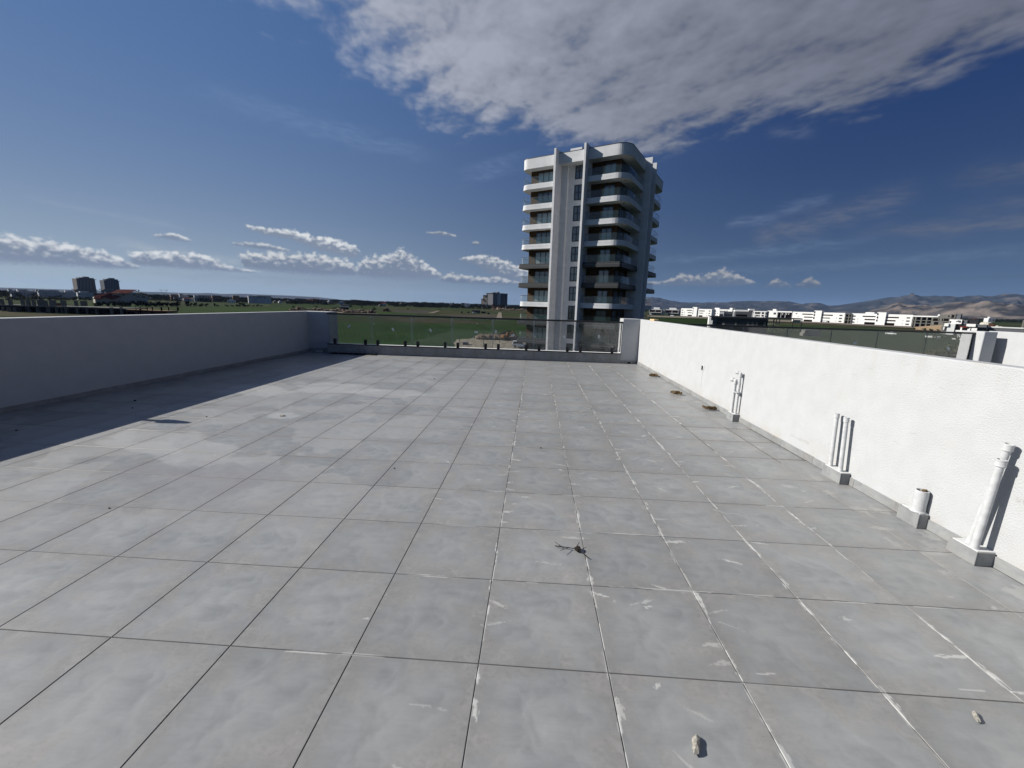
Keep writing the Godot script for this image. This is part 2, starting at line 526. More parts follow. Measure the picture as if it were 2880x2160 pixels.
func stain_image() -> ImageTexture:
	var rng := RandomNumberGenerator.new()
	rng.seed = 77
	var pale := lin(0.45, 0.45, 0.435)
	var dusty := lin(0.35, 0.345, 0.335)
	var rust := lin(0.13, 0.075, 0.04)
	var wet := lin(0.07, 0.065, 0.06)
	# broad dried water marks
	var im := Image.create(640, 640, false, Image.FORMAT_RGBA8)
	for j in 640:
		for i in 640:
			var x := i * 12.0 / 640.0 - 8.0
			var z := j * 14.0 / 640.0 - 11.5
			var f := n_a.get_noise_2d(x * 0.55 + 3.0, z * 0.6)
			var f2 := n_b.get_noise_2d(x * 1.5, z * 1.5 + 20.0)
			var left := 1.0 - sstep(-2.6, 0.3, x + f2 * 0.8)
			var v := f + f2 * 0.35
			var film := sstep(0.0, 0.05, v) * 0.26 * left * sstep(-0.2, -2.2, z)
			var rim := exp(-pow((v - 0.02) / 0.03, 2.0)) * 0.22 * left * sstep(-0.2, -2.2, z)
			var haze := clampf(0.05 + f2 * 0.12, 0.0, 1.0)
			im.set_pixel(i, j, Color(dusty.r, dusty.g, dusty.b, clampf(film + rim + haze, 0.0, 0.6)))
	im.resize(SW, SW, Image.INTERPOLATE_CUBIC)
	stain = im.get_data()
	# the dark-centred dried puddle with its pale rim, and other marks of the kind
	for q in [[-3.5, -1.75, 0.75, 0.42, 0.25, lin(0.19, 0.187, 0.196), 0.42], [-3.0, -1.95, 0.4, 0.22, 0.1, lin(0.19, 0.187, 0.196), 0.35], [-4.3, -2.5, 1.1, 0.4, 0.3, pale, 0.3], [-5.4, -5.4, 0.8, 0.45, 0.2, pale, 0.33], [-4.1, -5.9, 0.9, 0.5, -0.1, pale, 0.3], [-3.0, -5.6, 0.8, 0.35, 0.0, pale, 0.3], [-4.9, -4.2, 0.6, 0.28, 0.3, lin(0.19, 0.187, 0.196), 0.3], [-3.94, -3.86, 0.24, 0.2, 0.0, pale, 0.35]]:
		smear(q[0], q[1], q[2], q[3], q[4], q[5], q[6], 0.35)
	# cement left along the joints
	for c in [-1, 0, 1, 2, 3]:
		var x: float = c * 0.6
		var z := 1.0
		while z > -10.5:
			var ln := rng.randf_range(0.03, 0.2)
			if rng.randf() < (0.85 if c >= 0 else 0.6):
				smear(x + rng.randf_range(-0.006, 0.008), z, rng.randf_range(0.003, 0.009), ln * 0.55, rng.randf_range(-0.02, 0.02), pale, rng.randf_range(0.4, 0.95), 0.5)
			var luck := rng.randf()
			if luck < 0.16:
				smear(x + rng.randf_range(0.004, 0.02), z, rng.randf_range(0.008, 0.018), rng.randf_range(0.03, 0.11), rng.randf_range(-0.12, 0.12), pale, rng.randf_range(0.5, 0.9), 0.7)
			elif luck < 0.34:
				var w := rng.randf_range(0.02, 0.09)
				smear(x + w * (0.8 if rng.randf() < 0.6 else -0.8), z, w, rng.randf_range(0.005, 0.016), rng.randf_range(-0.35, 0.35), pale, rng.randf_range(0.3, 0.85), 0.75)
			z -= ln * rng.randf_range(0.7, 1.3)
	for r in range(-1, 17):
		for k in 9:
			if rng.randf() < 0.75:
				smear(rng.randf_range(-1.5, 2.3), -0.6 * r + rng.randf_range(-0.006, 0.006), rng.randf_range(0.04, 0.2), rng.randf_range(0.004, 0.009), 0.0, pale, rng.randf_range(0.3, 0.8), 0.4)
	# scrapes and splashes
	for k in 150:
		var x := rng.randf_range(-1.3, 2.5)
		smear(x, rng.randf_range(-9.0, 0.9), rng.randf_range(0.02, 0.075), rng.randf_range(0.004, 0.014), rng.randf_range(-0.9, 0.9), pale, rng.randf_range(0.25, 0.8), 0.7)
	for k in 60:
		smear(rng.randf_range(-6.5, 2.6), rng.randf_range(-9.5, 0.8), rng.randf_range(0.008, 0.03), rng.randf_range(0.006, 0.02), rng.randf_range(-1.5, 1.5), pale if rng.randf() < 0.7 else lin(0.2, 0.19, 0.18), rng.randf_range(0.2, 0.6), 0.8)
	for k in 45:
		smear(rng.randf_range(2.3, 2.74), rng.randf_range(-10.0, 0.0), rng.randf_range(0.02, 0.12), rng.randf_range(0.02, 0.1), 0.0, dusty, rng.randf_range(0.2, 0.5), 0.8)
	# rusty and damp joints
	for q in [[-3.07, -2.4, -2.4, -2.4], [-3.16, -3.0, -2.8, -3.0], [-3.52, -5.4, -1.1, -5.4], [-2.7, -4.8, -1.2, -4.8], [-1.2, -4.4, -1.2, -5.6], [-0.6, -4.7, -0.6, -5.5], [-3.0, -4.2, -1.2, -4.2], [2.4, -8.9, 2.7, -9.0], [1.8, -10.2, 2.75, -10.2]]:
		var n := int(Vector2(q[0], q[1]).distance_to(Vector2(q[2], q[3])) / 0.06) + 1
		for k in n:
			var f := float(k) / n
			smear(lerpf(q[0], q[2], f), lerpf(q[1], q[3], f), 0.035 if q[1] == q[3] else 0.007, 0.007 if q[1] == q[3] else 0.035, 0.0, rust, rng.randf_range(0.35, 0.8), 0.5)
	for q in [[1.8, -3.6, 2.74, -3.6], [2.4, -2.9, 2.4, -4.25], [1.8, -4.2, 2.74, -4.2], [2.4, -3.0, 2.74, -3.0], [1.8, -3.2, 1.8, -4.3], [2.735, -3.0, 2.735, -4.2]]:
		var n := int(Vector2(q[0], q[1]).distance_to(Vector2(q[2], q[3])) / 0.05) + 1
		for k in n + 1:
			var f := float(k) / n
			smear(lerpf(q[0], q[2], f), lerpf(q[1], q[3], f), 0.035 if q[1] == q[3] else 0.012, 0.012 if q[1] == q[3] else 0.035, 0.0, wet, 0.75, 0.4)
	return ImageTexture.create_from_image(Image.create_from_data(SW, SW, false, Image.FORMAT_RGBA8, stain))

# scuffs, drips and splash dirt on the sunlit wall: 15 m long, 1.4 m high
func wall_marks() -> ImageTexture:
	var im := Image.create(1500, 280, false, Image.FORMAT_RGBA8)
	var rng := RandomNumberGenerator.new()
	rng.seed = 61
	for j in 280:
		var y := 1.4 * (1.0 - j / 280.0)
		for i in 1500:
			var z := i * 0.01 - 12.0
			var f := n_b.get_noise_2d(z * 2.2, y * 2.0)
			var f2 := n_a.get_noise_2d(z * 9.0, y * 1.2 + 30.0)
			var splash := exp(-maxf(y - 0.08, 0.0) / 0.07) * clampf(0.28 + f * 0.9, 0.0, 0.5)
			var run := exp(-maxf(1.335 - y, 0.0) / 0.28) * clampf(f2 * 0.7 - 0.12, 0.0, 0.22)
			var a := clampf(splash + run + clampf(f * 0.25 - 0.06, 0.0, 0.08), 0.0, 0.6)
			im.set_pixel(i, j, Color(0.62, 0.595, 0.55, a))
	for k in 46:
		var cx := rng.randi_range(20, 1480)
		var cy := rng.randi_range(20, 250)
		var w := rng.randi_range(1, 7)
		var sl := rng.randf_range(-0.6, 0.6)
		for i in w: im.set_pixel(clampi(cx + i, 0, 1499), clampi(cy + int(i * sl), 0, 279), Color(0.45, 0.44, 0.42, rng.randf_range(0.15, 0.6)))
	# the smudge above the skirting and the one near the pier
	for q in [[-3.18, 0.2, 16, 3], [-8.1, 0.98, 3, 2], [-1.0, 0.5, 3, 2]]:
		for j in range(-q[3], q[3] + 1):
			for i in range(-q[2], q[2] + 1):
				if rng.randf() < 0.55: im.set_pixel(int((q[0] + 12.0) * 100.0) + i, int((1.0 - q[1] / 1.4) * 280.0) + j, Color(0.5, 0.49, 0.47, 0.4))
	return ImageTexture.create_from_image(im)

func materials() -> void:
	var marks := stain_image()
	var t := StandardMaterial3D.new()
	t.albedo_texture = tile_image()
	t.roughness = 0.42
	t.metallic_specular = 0.5
	t.detail_enabled = true
	t.detail_albedo = marks
	t.detail_uv_layer = BaseMaterial3D.DETAIL_UV_2
	t.detail_blend_mode = BaseMaterial3D.BLEND_MODE_MIX
	M.tile = t
	var w := StandardMaterial3D.new()
	w.albedo_texture = t.albedo_texture
	w.roughness = 0.6
	M.wall_tile = w
	var g := mat(0.085, 0.08, 0.075, 0.95, 0.2)
	g.detail_enabled = true
	g.detail_albedo = marks
	g.detail_uv_layer = BaseMaterial3D.DETAIL_UV_2
	M.grout = g
	M.stucco = worn(mat(0.405, 0.415, 0.425, 0.9, 0.25), 51, 1.7, 0.035, 0.3, 0.5)
	M.stucco.heightmap_texture = noise_tex(52, 0.11, 3, Color.BLACK, Color.WHITE, 1024)
	M.stucco_marked = M.stucco.duplicate()
	M.stucco_marked.detail_enabled = true
	M.stucco_marked.detail_albedo = wall_marks()
	M.stucco_marked.detail_uv_layer = BaseMaterial3D.DETAIL_UV_2
	M.stucco_marked.detail_blend_mode = BaseMaterial3D.BLEND_MODE_MIX
	M.stucco_marked.uv2_scale = Vector3(1.0 / 15.0, 1.0 / 1.4, 1.0)
	M.stucco_marked.uv2_offset = Vector3(12.0 / 15.0, 1.0, 0.0)
	M.pipe = worn(mat(0.50, 0.51, 0.52, 0.55, 0.4), 53, 0.4, 0.12, 0.12)
	M.plaster = mat(0.52, 0.53, 0.53, 0.9, 0.2)
	M.black = mat(0.012, 0.012, 0.014, 0.4)
	M.pane = mat(0.05, 0.075, 0.065, 0.04)
	M.pane.albedo_color.a = 0.14
	M.pane.transparency = BaseMaterial3D.TRANSPARENCY_ALPHA
	M.paper = mat(0.55, 0.58, 0.58, 0.9, 0.2)
	M.leaf = worn(mat(0.30, 0.215, 0.12, 0.9, 0.2), 55, 0.15, 0.5)
	M.twig = mat(0.02, 0.017, 0.015, 0.9, 0.2)
	M.chip = worn(mat(0.45, 0.43, 0.38, 0.95, 0.2), 56, 0.1, 0.5)
	M.litter = mat(0.03, 0.022, 0.016, 0.95, 0.2)
	M.wood = mat(0.55, 0.40, 0.22, 0.8, 0.3)
	M.hole = mat(0.01, 0.007, 0.006, 1.0, 0.0)  # near black; also colours in the shade of slots and open frames

# ---------------------------------------------------------------- the terrace
const XL := -7.567
const XR := 2.756
const ZB := -10.93

func tile_mesh(x0: float, x1: float, z0: float, z1: float, key: int, m: Material, y := 0.0) -> MB:
	var mb := MB.new()
	mb.world2 = true
	add_tile(mb, x0, x1, z0, z1, key, y)
	return mb

func add_tile(mb: MB, x0: float, x1: float, z0: float, z1: float, key: int, y: float) -> void:
	var g := 0.0022
	var b := 0.0016
	x0 += g
	x1 -= g
	z0 += g
	z1 -= g
	mb.uvs = 0.245 / 0.6
	mb.uvo = Vector2((key % 4) * 0.25 + 0.002, ((key / 4) % 4) * 0.25 + 0.002) - Vector2(floorf(x0 / 0.6 + 0.01) * 0.6, floorf(z0 / 0.6 + 0.01) * 0.6) * mb.uvs
	mb.face([Vector3(x0 + b, y, z0 + b), Vector3(x1 - b, y, z0 + b), Vector3(x1 - b, y, z1 - b), Vector3(x0 + b, y, z1 - b)], Vector3.UP)
	var o := [Vector3(x0, y - b, z0), Vector3(x1, y - b, z0), Vector3(x1, y - b, z1), Vector3(x0, y - b, z1)]
	var inn := [Vector3(x0 + b, y, z0 + b), Vector3(x1 - b, y, z0 + b), Vector3(x1 - b, y, z1 - b), Vector3(x0 + b, y, z1 - b)]
	var dirs := [Vector3(0, 0, -1), Vector3(1, 0, 0), Vector3(0, 0, 1), Vector3(-1, 0, 0)]
	for k in 4:
		var k2 := (k + 1) % 4
		mb.face([o[k], o[k2], inn[k2], inn[k]], dirs[k] + Vector3.UP)
		mb.face([o[k] + Vector3(0, -0.008, 0), o[k2] + Vector3(0, -0.008, 0), o[k2], o[k]], dirs[k])

# a tile standing on edge: its face looks along "out" (an axis)
func edge_tile(lo: Vector3, hi: Vector3, key: int) -> MB:
	var mb := MB.new()
	mb.uvs = 0.245 / 0.6
	mb.uvo = Vector2((key % 4) * 0.25 + 0.06, ((key / 4) % 4) * 0.25 + 0.2) - Vector2(lo.x if hi.x - lo.x > hi.z - lo.z else lo.z, 0) * mb.uvs
	mb.box(lo, hi, 0.0015)
	return mb

func floor_tiles(root: Node3D) -> void:
	var cam: Camera3D = $camera
	var inv := cam.transform.affine_inverse()
	var all := []
	var rng := RandomNumberGenerator.new()
	rng.seed = 5
	for c in range(-13, 5):
		var x0 := maxf(c * 0.6, XL + 0.008)
		var x1 := minf(c * 0.6 + 0.6, XR - 0.008)
		for r in range(-6, 19):
			var z1 := -0.6 * r
			var z0 := maxf(z1 - 0.6, ZB + 0.008)
			if r == -6: continue
			var area := 0.0
			var p := inv * Vector3((x0 + x1) / 2, 0, (z0 + z1) / 2)
			var shown := false
			for q in [Vector3(x0, 0, z0), Vector3(x1, 0, z0), Vector3(x1, 0, z1), Vector3(x0, 0, z1)]:
				var l: Vector3 = inv * q
				if l.z < -0.1 and absf(l.x) < -l.z * 1.25 and absf(l.y) < -l.z * 0.94: shown = true
			if shown: area = (x1 - x0) * (z1 - z0) / pow(p.length(), 3.0)
			all.append([area, x0, x1, z0, z1, rng.randi_range(0, 15), rng.randf_range(-0.0007, 0.0)])
	all.sort_custom(func(a, b): return a[0] > b[0])
	var rest := MB.new()
	rest.world2 = true
	for k in all.size():
		var a: Array = all[k]
		if k < 300 and a[0] > 0.0:
			inst("tile", tile_mesh(a[1], a[2], a[3], a[4], a[5], M.tile, a[6]).mesh(M.tile), root)
		else:
			add_tile(rest, a[1], a[2], a[3], a[4], a[5], a[6])
	tag(obj("outer_tiles", rest, M.tile, root), "", "", "", "stuff")

func skirting(root: Node3D, lo: Vector3, hi: Vector3, start: float) -> void:
	# a row of cut tiles along a wall, about 0.6 m each
	var ax := 0 if hi.x - lo.x > hi.z - lo.z else 2
	var a := lo[ax]
	var k := 3
	var cut: float = floorf((a - start) / 0.6) * 0.6 + start + 0.6
	while a < hi[ax] - 0.001:
		var b: float = minf(cut, hi[ax])
		var l := lo
		var h := hi
		l[ax] = a + 0.0012
		h[ax] = b - 0.0012
		if b - a > 0.02:
			h.y = hi.y + 0.002 * sin(k * 2.1)
			obj("skirting_tile", edge_tile(l, h, k * 7), M.wall_tile, root)
		a = b
		cut += 0.6
		k += 1

func smear_tex() -> ImageTexture:
	var im := Image.create(256, 256, false, Image.FORMAT_RGBA8)
	for j in 256:
		for i in 256:
			var x := i / 255.0
			var y := j / 255.0
			var e := minf(x, 1.0 - x)
			var f := n_b.get_noise_2d(x * 14.0, y * 3.0)
			var f2 := n_a.get_noise_2d(x * 5.0 + 40.0, y * 4.0)
			var a := 0.018 + 0.025 * f2 + exp(-e / 0.022) * clampf(0.22 + f * 1.2, 0.0, 0.55) + exp(-minf(y, 1.0 - y) / 0.05) * clampf(0.05 + f2 * 0.4, 0.0, 0.25)
			im.set_pixel(i, j, Color(0.72, 0.75, 0.75, clampf(a, 0.0, 0.7)))
	return ImageTexture.create_from_image(im)

func quad_mesh(a: Vector3, b: Vector3, out: Vector3) -> MB:
	# an upright sheet from corner a to corner b with texture coordinates 0..1
	var mb := MB.new()
	for k in [0, 1, 2, 0, 2, 3]:
		var p: Vector3 = [Vector3(a.x, b.y, a.z), b, Vector3(b.x, a.y, b.z), a][k]
		mb.v.append(p)
		mb.n.append(out)
		mb.c.append(Color.WHITE)
		mb.t.append([Vector2(0, 0), Vector2(1, 0), Vector2(1, 1), Vector2(0, 1)][k])
		mb.t2.append(Vector2.ZERO)
	return mb

func glass_rail(label: String, x0: float, x1: float, joints: Array, stickers: Array) -> void:
	var t := thing("glass_railing", label, "railing", Vector3(0, 0, -11.03))
	var xs := [x0 + 0.012] + joints + [x1 - 0.03]
	for k in range(xs.size() - 1):
		var a: float = xs[k] + 0.008
		var b: float = xs[k + 1] - 0.008
		if b - a < 0.3: continue
		var pane := obj("glass_pane", bx(Vector3(a, 0.335, -0.006), Vector3(b, 1.2, 0.006), 0.001), M.pane, t)
		obj("dust_film", quad_mesh(Vector3(a, 0.336, 0.0085), Vector3(b, 1.199, 0.0085), Vector3(0, 0, 1)), M.dust, pane)
		if k > 0: obj("joint_seal", bx(Vector3(xs[k] - 0.006, 0.337, -0.0055), Vector3(xs[k] + 0.006, 1.198, 0.0055)), M.seal if x0 < 0.0 else M.black, t)
		for x in [a + 0.17, b - 0.21]:
			var cl := MB.new()
			cl.box(Vector3(x - 0.042, 0.305, 0.0095), Vector3(x + 0.042, 0.455, 0.028), 0.004)
			cl.box(Vector3(x - 0.042, 0.305, -0.03), Vector3(x + 0.042, 0.455, -0.01), 0.004)
			cl.box(Vector3(x - 0.03, 0.303, -0.03), Vector3(x + 0.03, 0.33, 0.028))
			obj("glass_clamp", cl, M.black, t)
	obj("handrail", bx(Vector3(x0 - 0.02, 1.202, -0.03), Vector3(x1 + 0.02, 1.252, 0.03), 0.004), M.black, t)
	obj("end_profile", bx(Vector3(x1 - 0.028, 0.335, -0.022), Vector3(x1 - 0.004, 1.2, 0.022), 0.003), M.black, t)
	for s in stickers:
		var mb := MB.new()
		mb.X = Transform3D(Basis(Vector3(0, 0, 1), s[2]), Vector3(s[0], s[1], 0.0105))
		mb.box(Vector3(-s[3], -s[3] * 0.58, 0), Vector3(s[3], s[3] * 0.58, 0.0006))
		obj("paper_label", mb, M.paper, t)

func crumple(sd: int, r: float, flat: float, mb := MB.new(), at := Vector3.ZERO) -> MB:
	# a torn, curled scrap: a bent sheet with a ragged outline
	var rng := RandomNumberGenerator.new()
	rng.seed = sd
	for part in 3:
		var turn := rng.randf() * TAU
		var lean := rng.randf_range(-0.5, 0.5)
		var B := Basis(Vector3.UP, turn) * Basis(Vector3(1, 0, 0), lean)
		var off := Vector3(rng.randf_range(-0.5, 0.5) * r, 0, rng.randf_range(-0.5, 0.5) * r)
		var grid := []
		for j in 5:
			var row := []
			for i in 7:
				var x := (i - 3.0) / 3.0
				var z := (j - 2.0) / 2.0
				var w := r * (0.75 - 0.35 * x * x)
				row.append(at + off + B * Vector3(x * r * 0.9, (0.16 + 0.5 * z * z * flat + rng.randf_range(-0.12, 0.14)) * r * flat, z * w * 0.5 + rng.randf_range(-0.05, 0.05) * r))
			grid.append(row)
		for j in 4:
			for i in 6:
				for p in [[grid[j][i], grid[j][i + 1], grid[j + 1][i + 1]], [grid[j][i], grid[j + 1][i + 1], grid[j + 1][i]]]:
					for q in 3: p[q].y = maxf(p[q].y, at.y + 0.003)
					mb.face(p, Vector3.UP)
	return mb

func pebble(sd: int, s: Vector3, mb := MB.new()) -> MB:
	var rng := RandomNumberGenerator.new()
	rng.seed = sd
	var rows := []
	for j in 5:
		var row := []
		for i in 7:
			var a := TAU * i / 7.0
			var e := (j / 4.0) * PI - PI / 2
			row.append(Vector3(cos(a) * cos(e), sin(e), sin(a) * cos(e)) * (1.0 + (rng.randf_range(-0.3, 0.25) if j > 0 and j < 4 else 0.0)) * s + Vector3(0, s.y * 0.95, 0))
		rows.append(row)
	for j in 4:
		for i in 7:
			var i2 := (i + 1) % 7
			var q := [rows[j][i], rows[j][i2], rows[j + 1][i2], rows[j + 1][i]]
			var mid: Vector3 = (q[0] + q[1] + q[2] + q[3]) * 0.25 - Vector3(0, s.y * 0.95, 0)
			mb.face([q[0], q[1], q[2]], mid)
			mb.face([q[0], q[2], q[3]], mid)
	return mb

func terrace() -> void:
	var dust := StandardMaterial3D.new()
	dust.albedo_texture = smear_tex()
	dust.transparency = BaseMaterial3D.TRANSPARENCY_ALPHA
	dust.roughness = 0.9
	M.dust = dust
	M.seal = mat(0.24, 0.27, 0.27, 0.4)
	# --- floor
	var fl := Node3D.new()
	fl.name = numbered("terrace_floor")
	fl.set_meta("kind", "structure")
	add_child(fl)
	var gr := MB.new()
	gr.world2 = true
	gr.face([Vector3(XL, -0.0035, ZB), Vector3(XR, -0.0035, ZB), Vector3(XR, -0.0035, 3.0), Vector3(XL, -0.0035, 3.0)], Vector3.UP)
	obj("grout_bed", gr, M.grout, fl)
	floor_tiles(fl)
	# --- the building that carries both terraces
	var bd := thing("terrace_building", "white building whose tiled roof terraces fill the foreground", "building")
	obj("storeys", bx(Vector3(-7.8, -11.2, -11.3), Vector3(13.5, -0.06, 3.0)), M.stucco, bd)
	obj("roof_slab", bx(Vector3(2.92, -0.058, -10.9), Vector3(13.1, 0.0, 2.98)), M.wall_tile, bd)
	# --- left parapet
	var lw := thing("parapet_wall", "long white parapet in shadow along the left side of the terrace", "wall")
	obj("wall_body", bx(Vector3(XL - 0.25, -0.06, -11.45), Vector3(XL, 1.272, 3.0), 0.012), M.stucco, lw)
	obj("end_pier", bx(Vector3(XL - 0.248, -0.06, -11.7), Vector3(-6.86, 1.275, -11.14), 0.012), M.stucco, lw)
	skirting(lw, Vector3(XL + 0.001, 0.001, -11.12), Vector3(XL + 0.011, 0.082, 2.9), 0.25)
	skirting(lw, Vector3(XL + 0.012, 0.001, -11.138), Vector3(-6.87, 0.13, -11.128), -7.5)
	# --- right parapet
	var rw := thing("parapet_wall", "long sunlit white parapet with pipes along the right side", "wall")
	obj("wall_body", bx(Vector3(XR, -0.06, -11.45), Vector3(XR + 0.153, 1.335, 3.0), 0.01), M.stucco_marked, rw)
	obj("end_pier", bx(Vector3(2.25, -0.06, -11.5), Vector3(XR - 0.001, 1.342, -11.0), 0.012), M.stucco, rw)
	skirting(rw, Vector3(XR - 0.011, 0.001, -10.985), Vector3(XR - 0.001, 0.082, 2.9), 0.11)
	skirting(rw, Vector3(2.262, 0.001, -10.998), Vector3(XR - 0.012, 0.09, -10.988), 2.2)
	obj("drain_hole", (func(): var q := MB.new(); q.cap(Vector3(2.52, 0.0, -10.985), Vector3(0, 0, 1), 0.05); return q).call(), M.hole, rw)
	var k := 0
	for b in [[-4.79, -4.58, 2.652, 0.114], [-2.60, -2.345, 2.655, 0.114], [-1.71, -1.525, 2.672, 0.12], [-1.24, -1.045, 2.628, 0.1]]:
		var pl := obj("tiled_plinth", bx(Vector3(b[2] + 0.011, 0.0, b[0] + 0.011), Vector3(XR, b[3] + 0.003, b[1] - 0.011), 0.003), M.plaster, rw)
		obj("plinth_tile", edge_tile(Vector3(b[2], 0.001, b[0]), Vector3(b[2] + 0.01, b[3], b[1]), 5 + k), M.wall_tile, pl)
		for z in [b[0], b[1] - 0.01]:
			obj("plinth_tile", edge_tile(Vector3(b[2] + 0.0112, 0.001, z), Vector3(XR - 0.0115, b[3] - 0.001, z + 0.01), 9 + k), M.wall_tile, pl)
		k += 1
	# --- low wall at the end, under the glass
	var bw := thing("low_wall", "low grey tiled wall carrying the glass railing at the terrace end", "wall")
	obj("wall_core", bx(Vector3(-6.857, -0.06, -11.22), Vector3(2.248, 0.298, ZB - 0.0115)), M.plaster, bw)
	skirting(bw, Vector3(-6.855, 0.001, ZB - 0.011), Vector3(2.246, 0.279, ZB), 0.32)
	obj("metal_sill", bx(Vector3(-6.856, 0.281, ZB - 0.06), Vector3(2.247, 0.3045, ZB + 0.012), 0.003), M.black, bw)
	glass_rail("frameless glass railing with black rail at the far end of the terrace", -6.84, 2.235, [-5.455, -4.185, -2.927, -1.666, -0.41, 0.85], [[-6.17, 0.86, 0.75, 0.05], [-4.78, 0.80, -1.1, 0.05], [-3.6, 0.81, -1.1, 0.048], [-2.18, 0.80, -0.1, 0.055], [-1.05, 0.74, 0.4, 0.05], [1.56, 0.79, 1.5, 0.045], [0.52, 0.74, -0.9, 0.05], [-5.39, 0.95, 0.3, 0.018], [-1.57, 0.83, 1.4, 0.04]])
	# --- the neighbouring terrace beyond the right parapet
	var nb := thing("low_wall", "low wall carrying the farther glass railing beyond the right parapet", "wall")
	obj("wall_core", bx(Vector3(2.92, -0.06, -11.22), Vector3(12.28, 0.298, ZB)), M.plaster, nb)
	obj("metal_sill", bx(Vector3(2.92, 0.3, ZB - 0.05), Vector3(12.28, 0.306, ZB + 0.012)), M.black, nb)
	glass_rail("farther glass railing with black rail on the neighbouring terrace", 2.93, 12.27, [4.53, 5.8, 7.06, 8.32, 9.63, 11.0], [[9.02, 0.84, 0.2, 0.05], [11.65, 0.76, -0.9, 0.055], [8.6, 0.75, 1.5, 0.045]])
	var nw := thing("parapet_wall", "white parapet with grey shaded pier at the right edge", "wall")
	obj("wall_body", bx(Vector3(12.93, -0.06, -11.3), Vector3(13.2, 1.30, 3.0), 0.012), M.stucco, nw)
	obj("end_pier", bx(Vector3(12.3, -0.06, -11.42), Vector3(12.66, 1.29, -10.78), 0.012), M.stucco, nw)
	# --- pipes on the right parapet
	pipes()
	# --- socket box
	var sb := thing("junction_box", "small black socket box set in the white right parapet", "socket box", Vector3(XR, 0.60, -6.13))
	obj("box_rim", bx(Vector3(-0.009, -0.046, -0.042), Vector3(-0.0005, 0.046, 0.05), 0.002), M.plaster, sb)
	obj("box_recess", bx(Vector3(-0.0115, -0.04, -0.04), Vector3(-0.0095, 0.04, 0.025)), M.hole, sb)
	var dr := bx(Vector3(-0.004, -0.37, -0.003), Vector3(-0.0002, -0.047, 0.003))
	obj("plaster_drip", dr, M.plaster, sb)
	# --- what lies about
	var lb := [["crumpled brown leaf on the floor by the right parapet, farthest", 2.6, -8.6, 0.10, 3], ["crumpled tan leaf on the floor, middle of three by the right parapet", 2.46, -6.5, 0.095, 8], ["curled brown leaf against the skirting beside the elbow pipes", 2.62, -5.32, 0.085, 12]]
	for l in lb:
		var mb := crumple(l[4], l[3], 1.0)
		var o := single("dry_leaf", mb, M.leaf, l[0], "leaf", "dry leaves along the right parapet")
		o.position = Vector3(l[1], 0.0, l[2])
	var tw := MB.new()
	for s in [[Vector3(-0.20, 0.012, -0.98), Vector3(-0.05, 0.014, -0.955), 0.0035], [Vector3(-0.05, 0.014, -0.955), Vector3(0.02, 0.01, -0.86), 0.003], [Vector3(-0.1, 0.014, -0.965), Vector3(-0.17, 0.03, -0.90), 0.002], [Vector3(-0.06, 0.014, -0.96), Vector3(-0.03, 0.03, -1.01), 0.003], [Vector3(-0.16, 0.012, -0.975), Vector3(-0.20, 0.02, -1.02), 0.0018]]:
		tw.lathe(s[0], s[1], [[0.0, s[2]], [(s[1] - s[0]).length(), s[2] * 0.7]], 7)
	tw.X = Transform3D(Basis.IDENTITY, Vector3(-0.045, 0.0, -0.955))
	pebble(4, Vector3(0.022, 0.014, 0.026), tw)
	tw.X = Transform3D()
	single("twig", tw, M.twig, "black forked twig lying on a floor tile near the camera", "twig")
	for q in [["pale broken mortar chip lying nearest to the camera", 0.28, 0.30, Vector3(0.018, 0.012, 0.04), -0.45], ["small pale mortar chip near the lower right picture corner", 1.51, 0.09, Vector3(0.012, 0.008, 0.03), -0.6]]:
		var o := single("mortar_chip", pebble(21, q[3]), M.chip, q[0], "mortar chip", "mortar chips on the tiles")
		o.position = Vector3(q[1], 0, q[2])
		o.rotation.y = q[4]
	var bits := [["dark crumb on the near left tiles", -3.65, -1.16, 0.012], ["dark crumb on the tiles left of the picture centre", -1.75, -2.2, 0.013], ["dark crumb just outside the left shadow", -4.89, -3.65, 0.018], ["dark crumb on the far middle tiles", -2.55, -7.18, 0.022], ["dark crumb beside a pale smeared joint in the middle", -0.27, -3.0, 0.016], ["dark scrap in the left shadow near the wall", -6.6, -4.32, 0.03], ["second dark scrap in the left shadow", -6.24, -3.92, 0.02], ["dark scrap in the left shadow nearest the frame edge", -6.54, -2.77, 0.02]]
	for q in bits:
		var o := single("debris_crumb", pebble(int(q[3] * 5000.0), Vector3(q[3], q[3] * 0.5, q[3] * 0.7) * 0.7), M.litter, q[0], "debris")
		o.position = Vector3(q[1], 0, q[2])
	var cr := single("mortar_crust", pebble(31, Vector3(0.05, 0.008, 0.03)), M.chip, "lump of dried mortar in a pale ring on the left tiles", "mortar")
	cr.position = Vector3(-3.94, 0, -3.86)
	var blk := thing("foam_block", "white foam block lying in the far left corner", "block", Vector3(-7.16, 0.0, -11.03), 0.06)
	obj("block_body", bx(Vector3(-0.11, 0.001, -0.04), Vector3(0.08, 0.055, 0.04), 0.006), M.plaster, blk)
	for z in [-0.07, -0.02, 0.03]:
		obj("groove", bx(Vector3(z, 0.012, 0.0395), Vector3(z + 0.012, 0.045, 0.0415)), M.litter, blk)
	var lit := MB.new()
	for i in 26:
		crumple(200 + i, 0.05 + 0.02 * (i % 3), 0.6, lit, Vector3(-6.75 + 0.058 * i + 0.03 * (i % 4), 0.002, -10.84 + 0.035 * sin(i * 2.3)))
	var lo := single("leaf_litter", lit, M.litter, "dark leaf litter along the foot of the low wall", "leaf litter")
	lo.set_meta("kind", "stuff")
	var wd := single("wood_offcut", bx(Vector3(-0.06, 0.0, -0.16), Vector3(0.06, 0.045, 0.16), 0.004), M.wood, "pale wood offcut lying on top of the right parapet", "wood offcut")
	wd.position = Vector3(2.832, 1.336, -9.85)
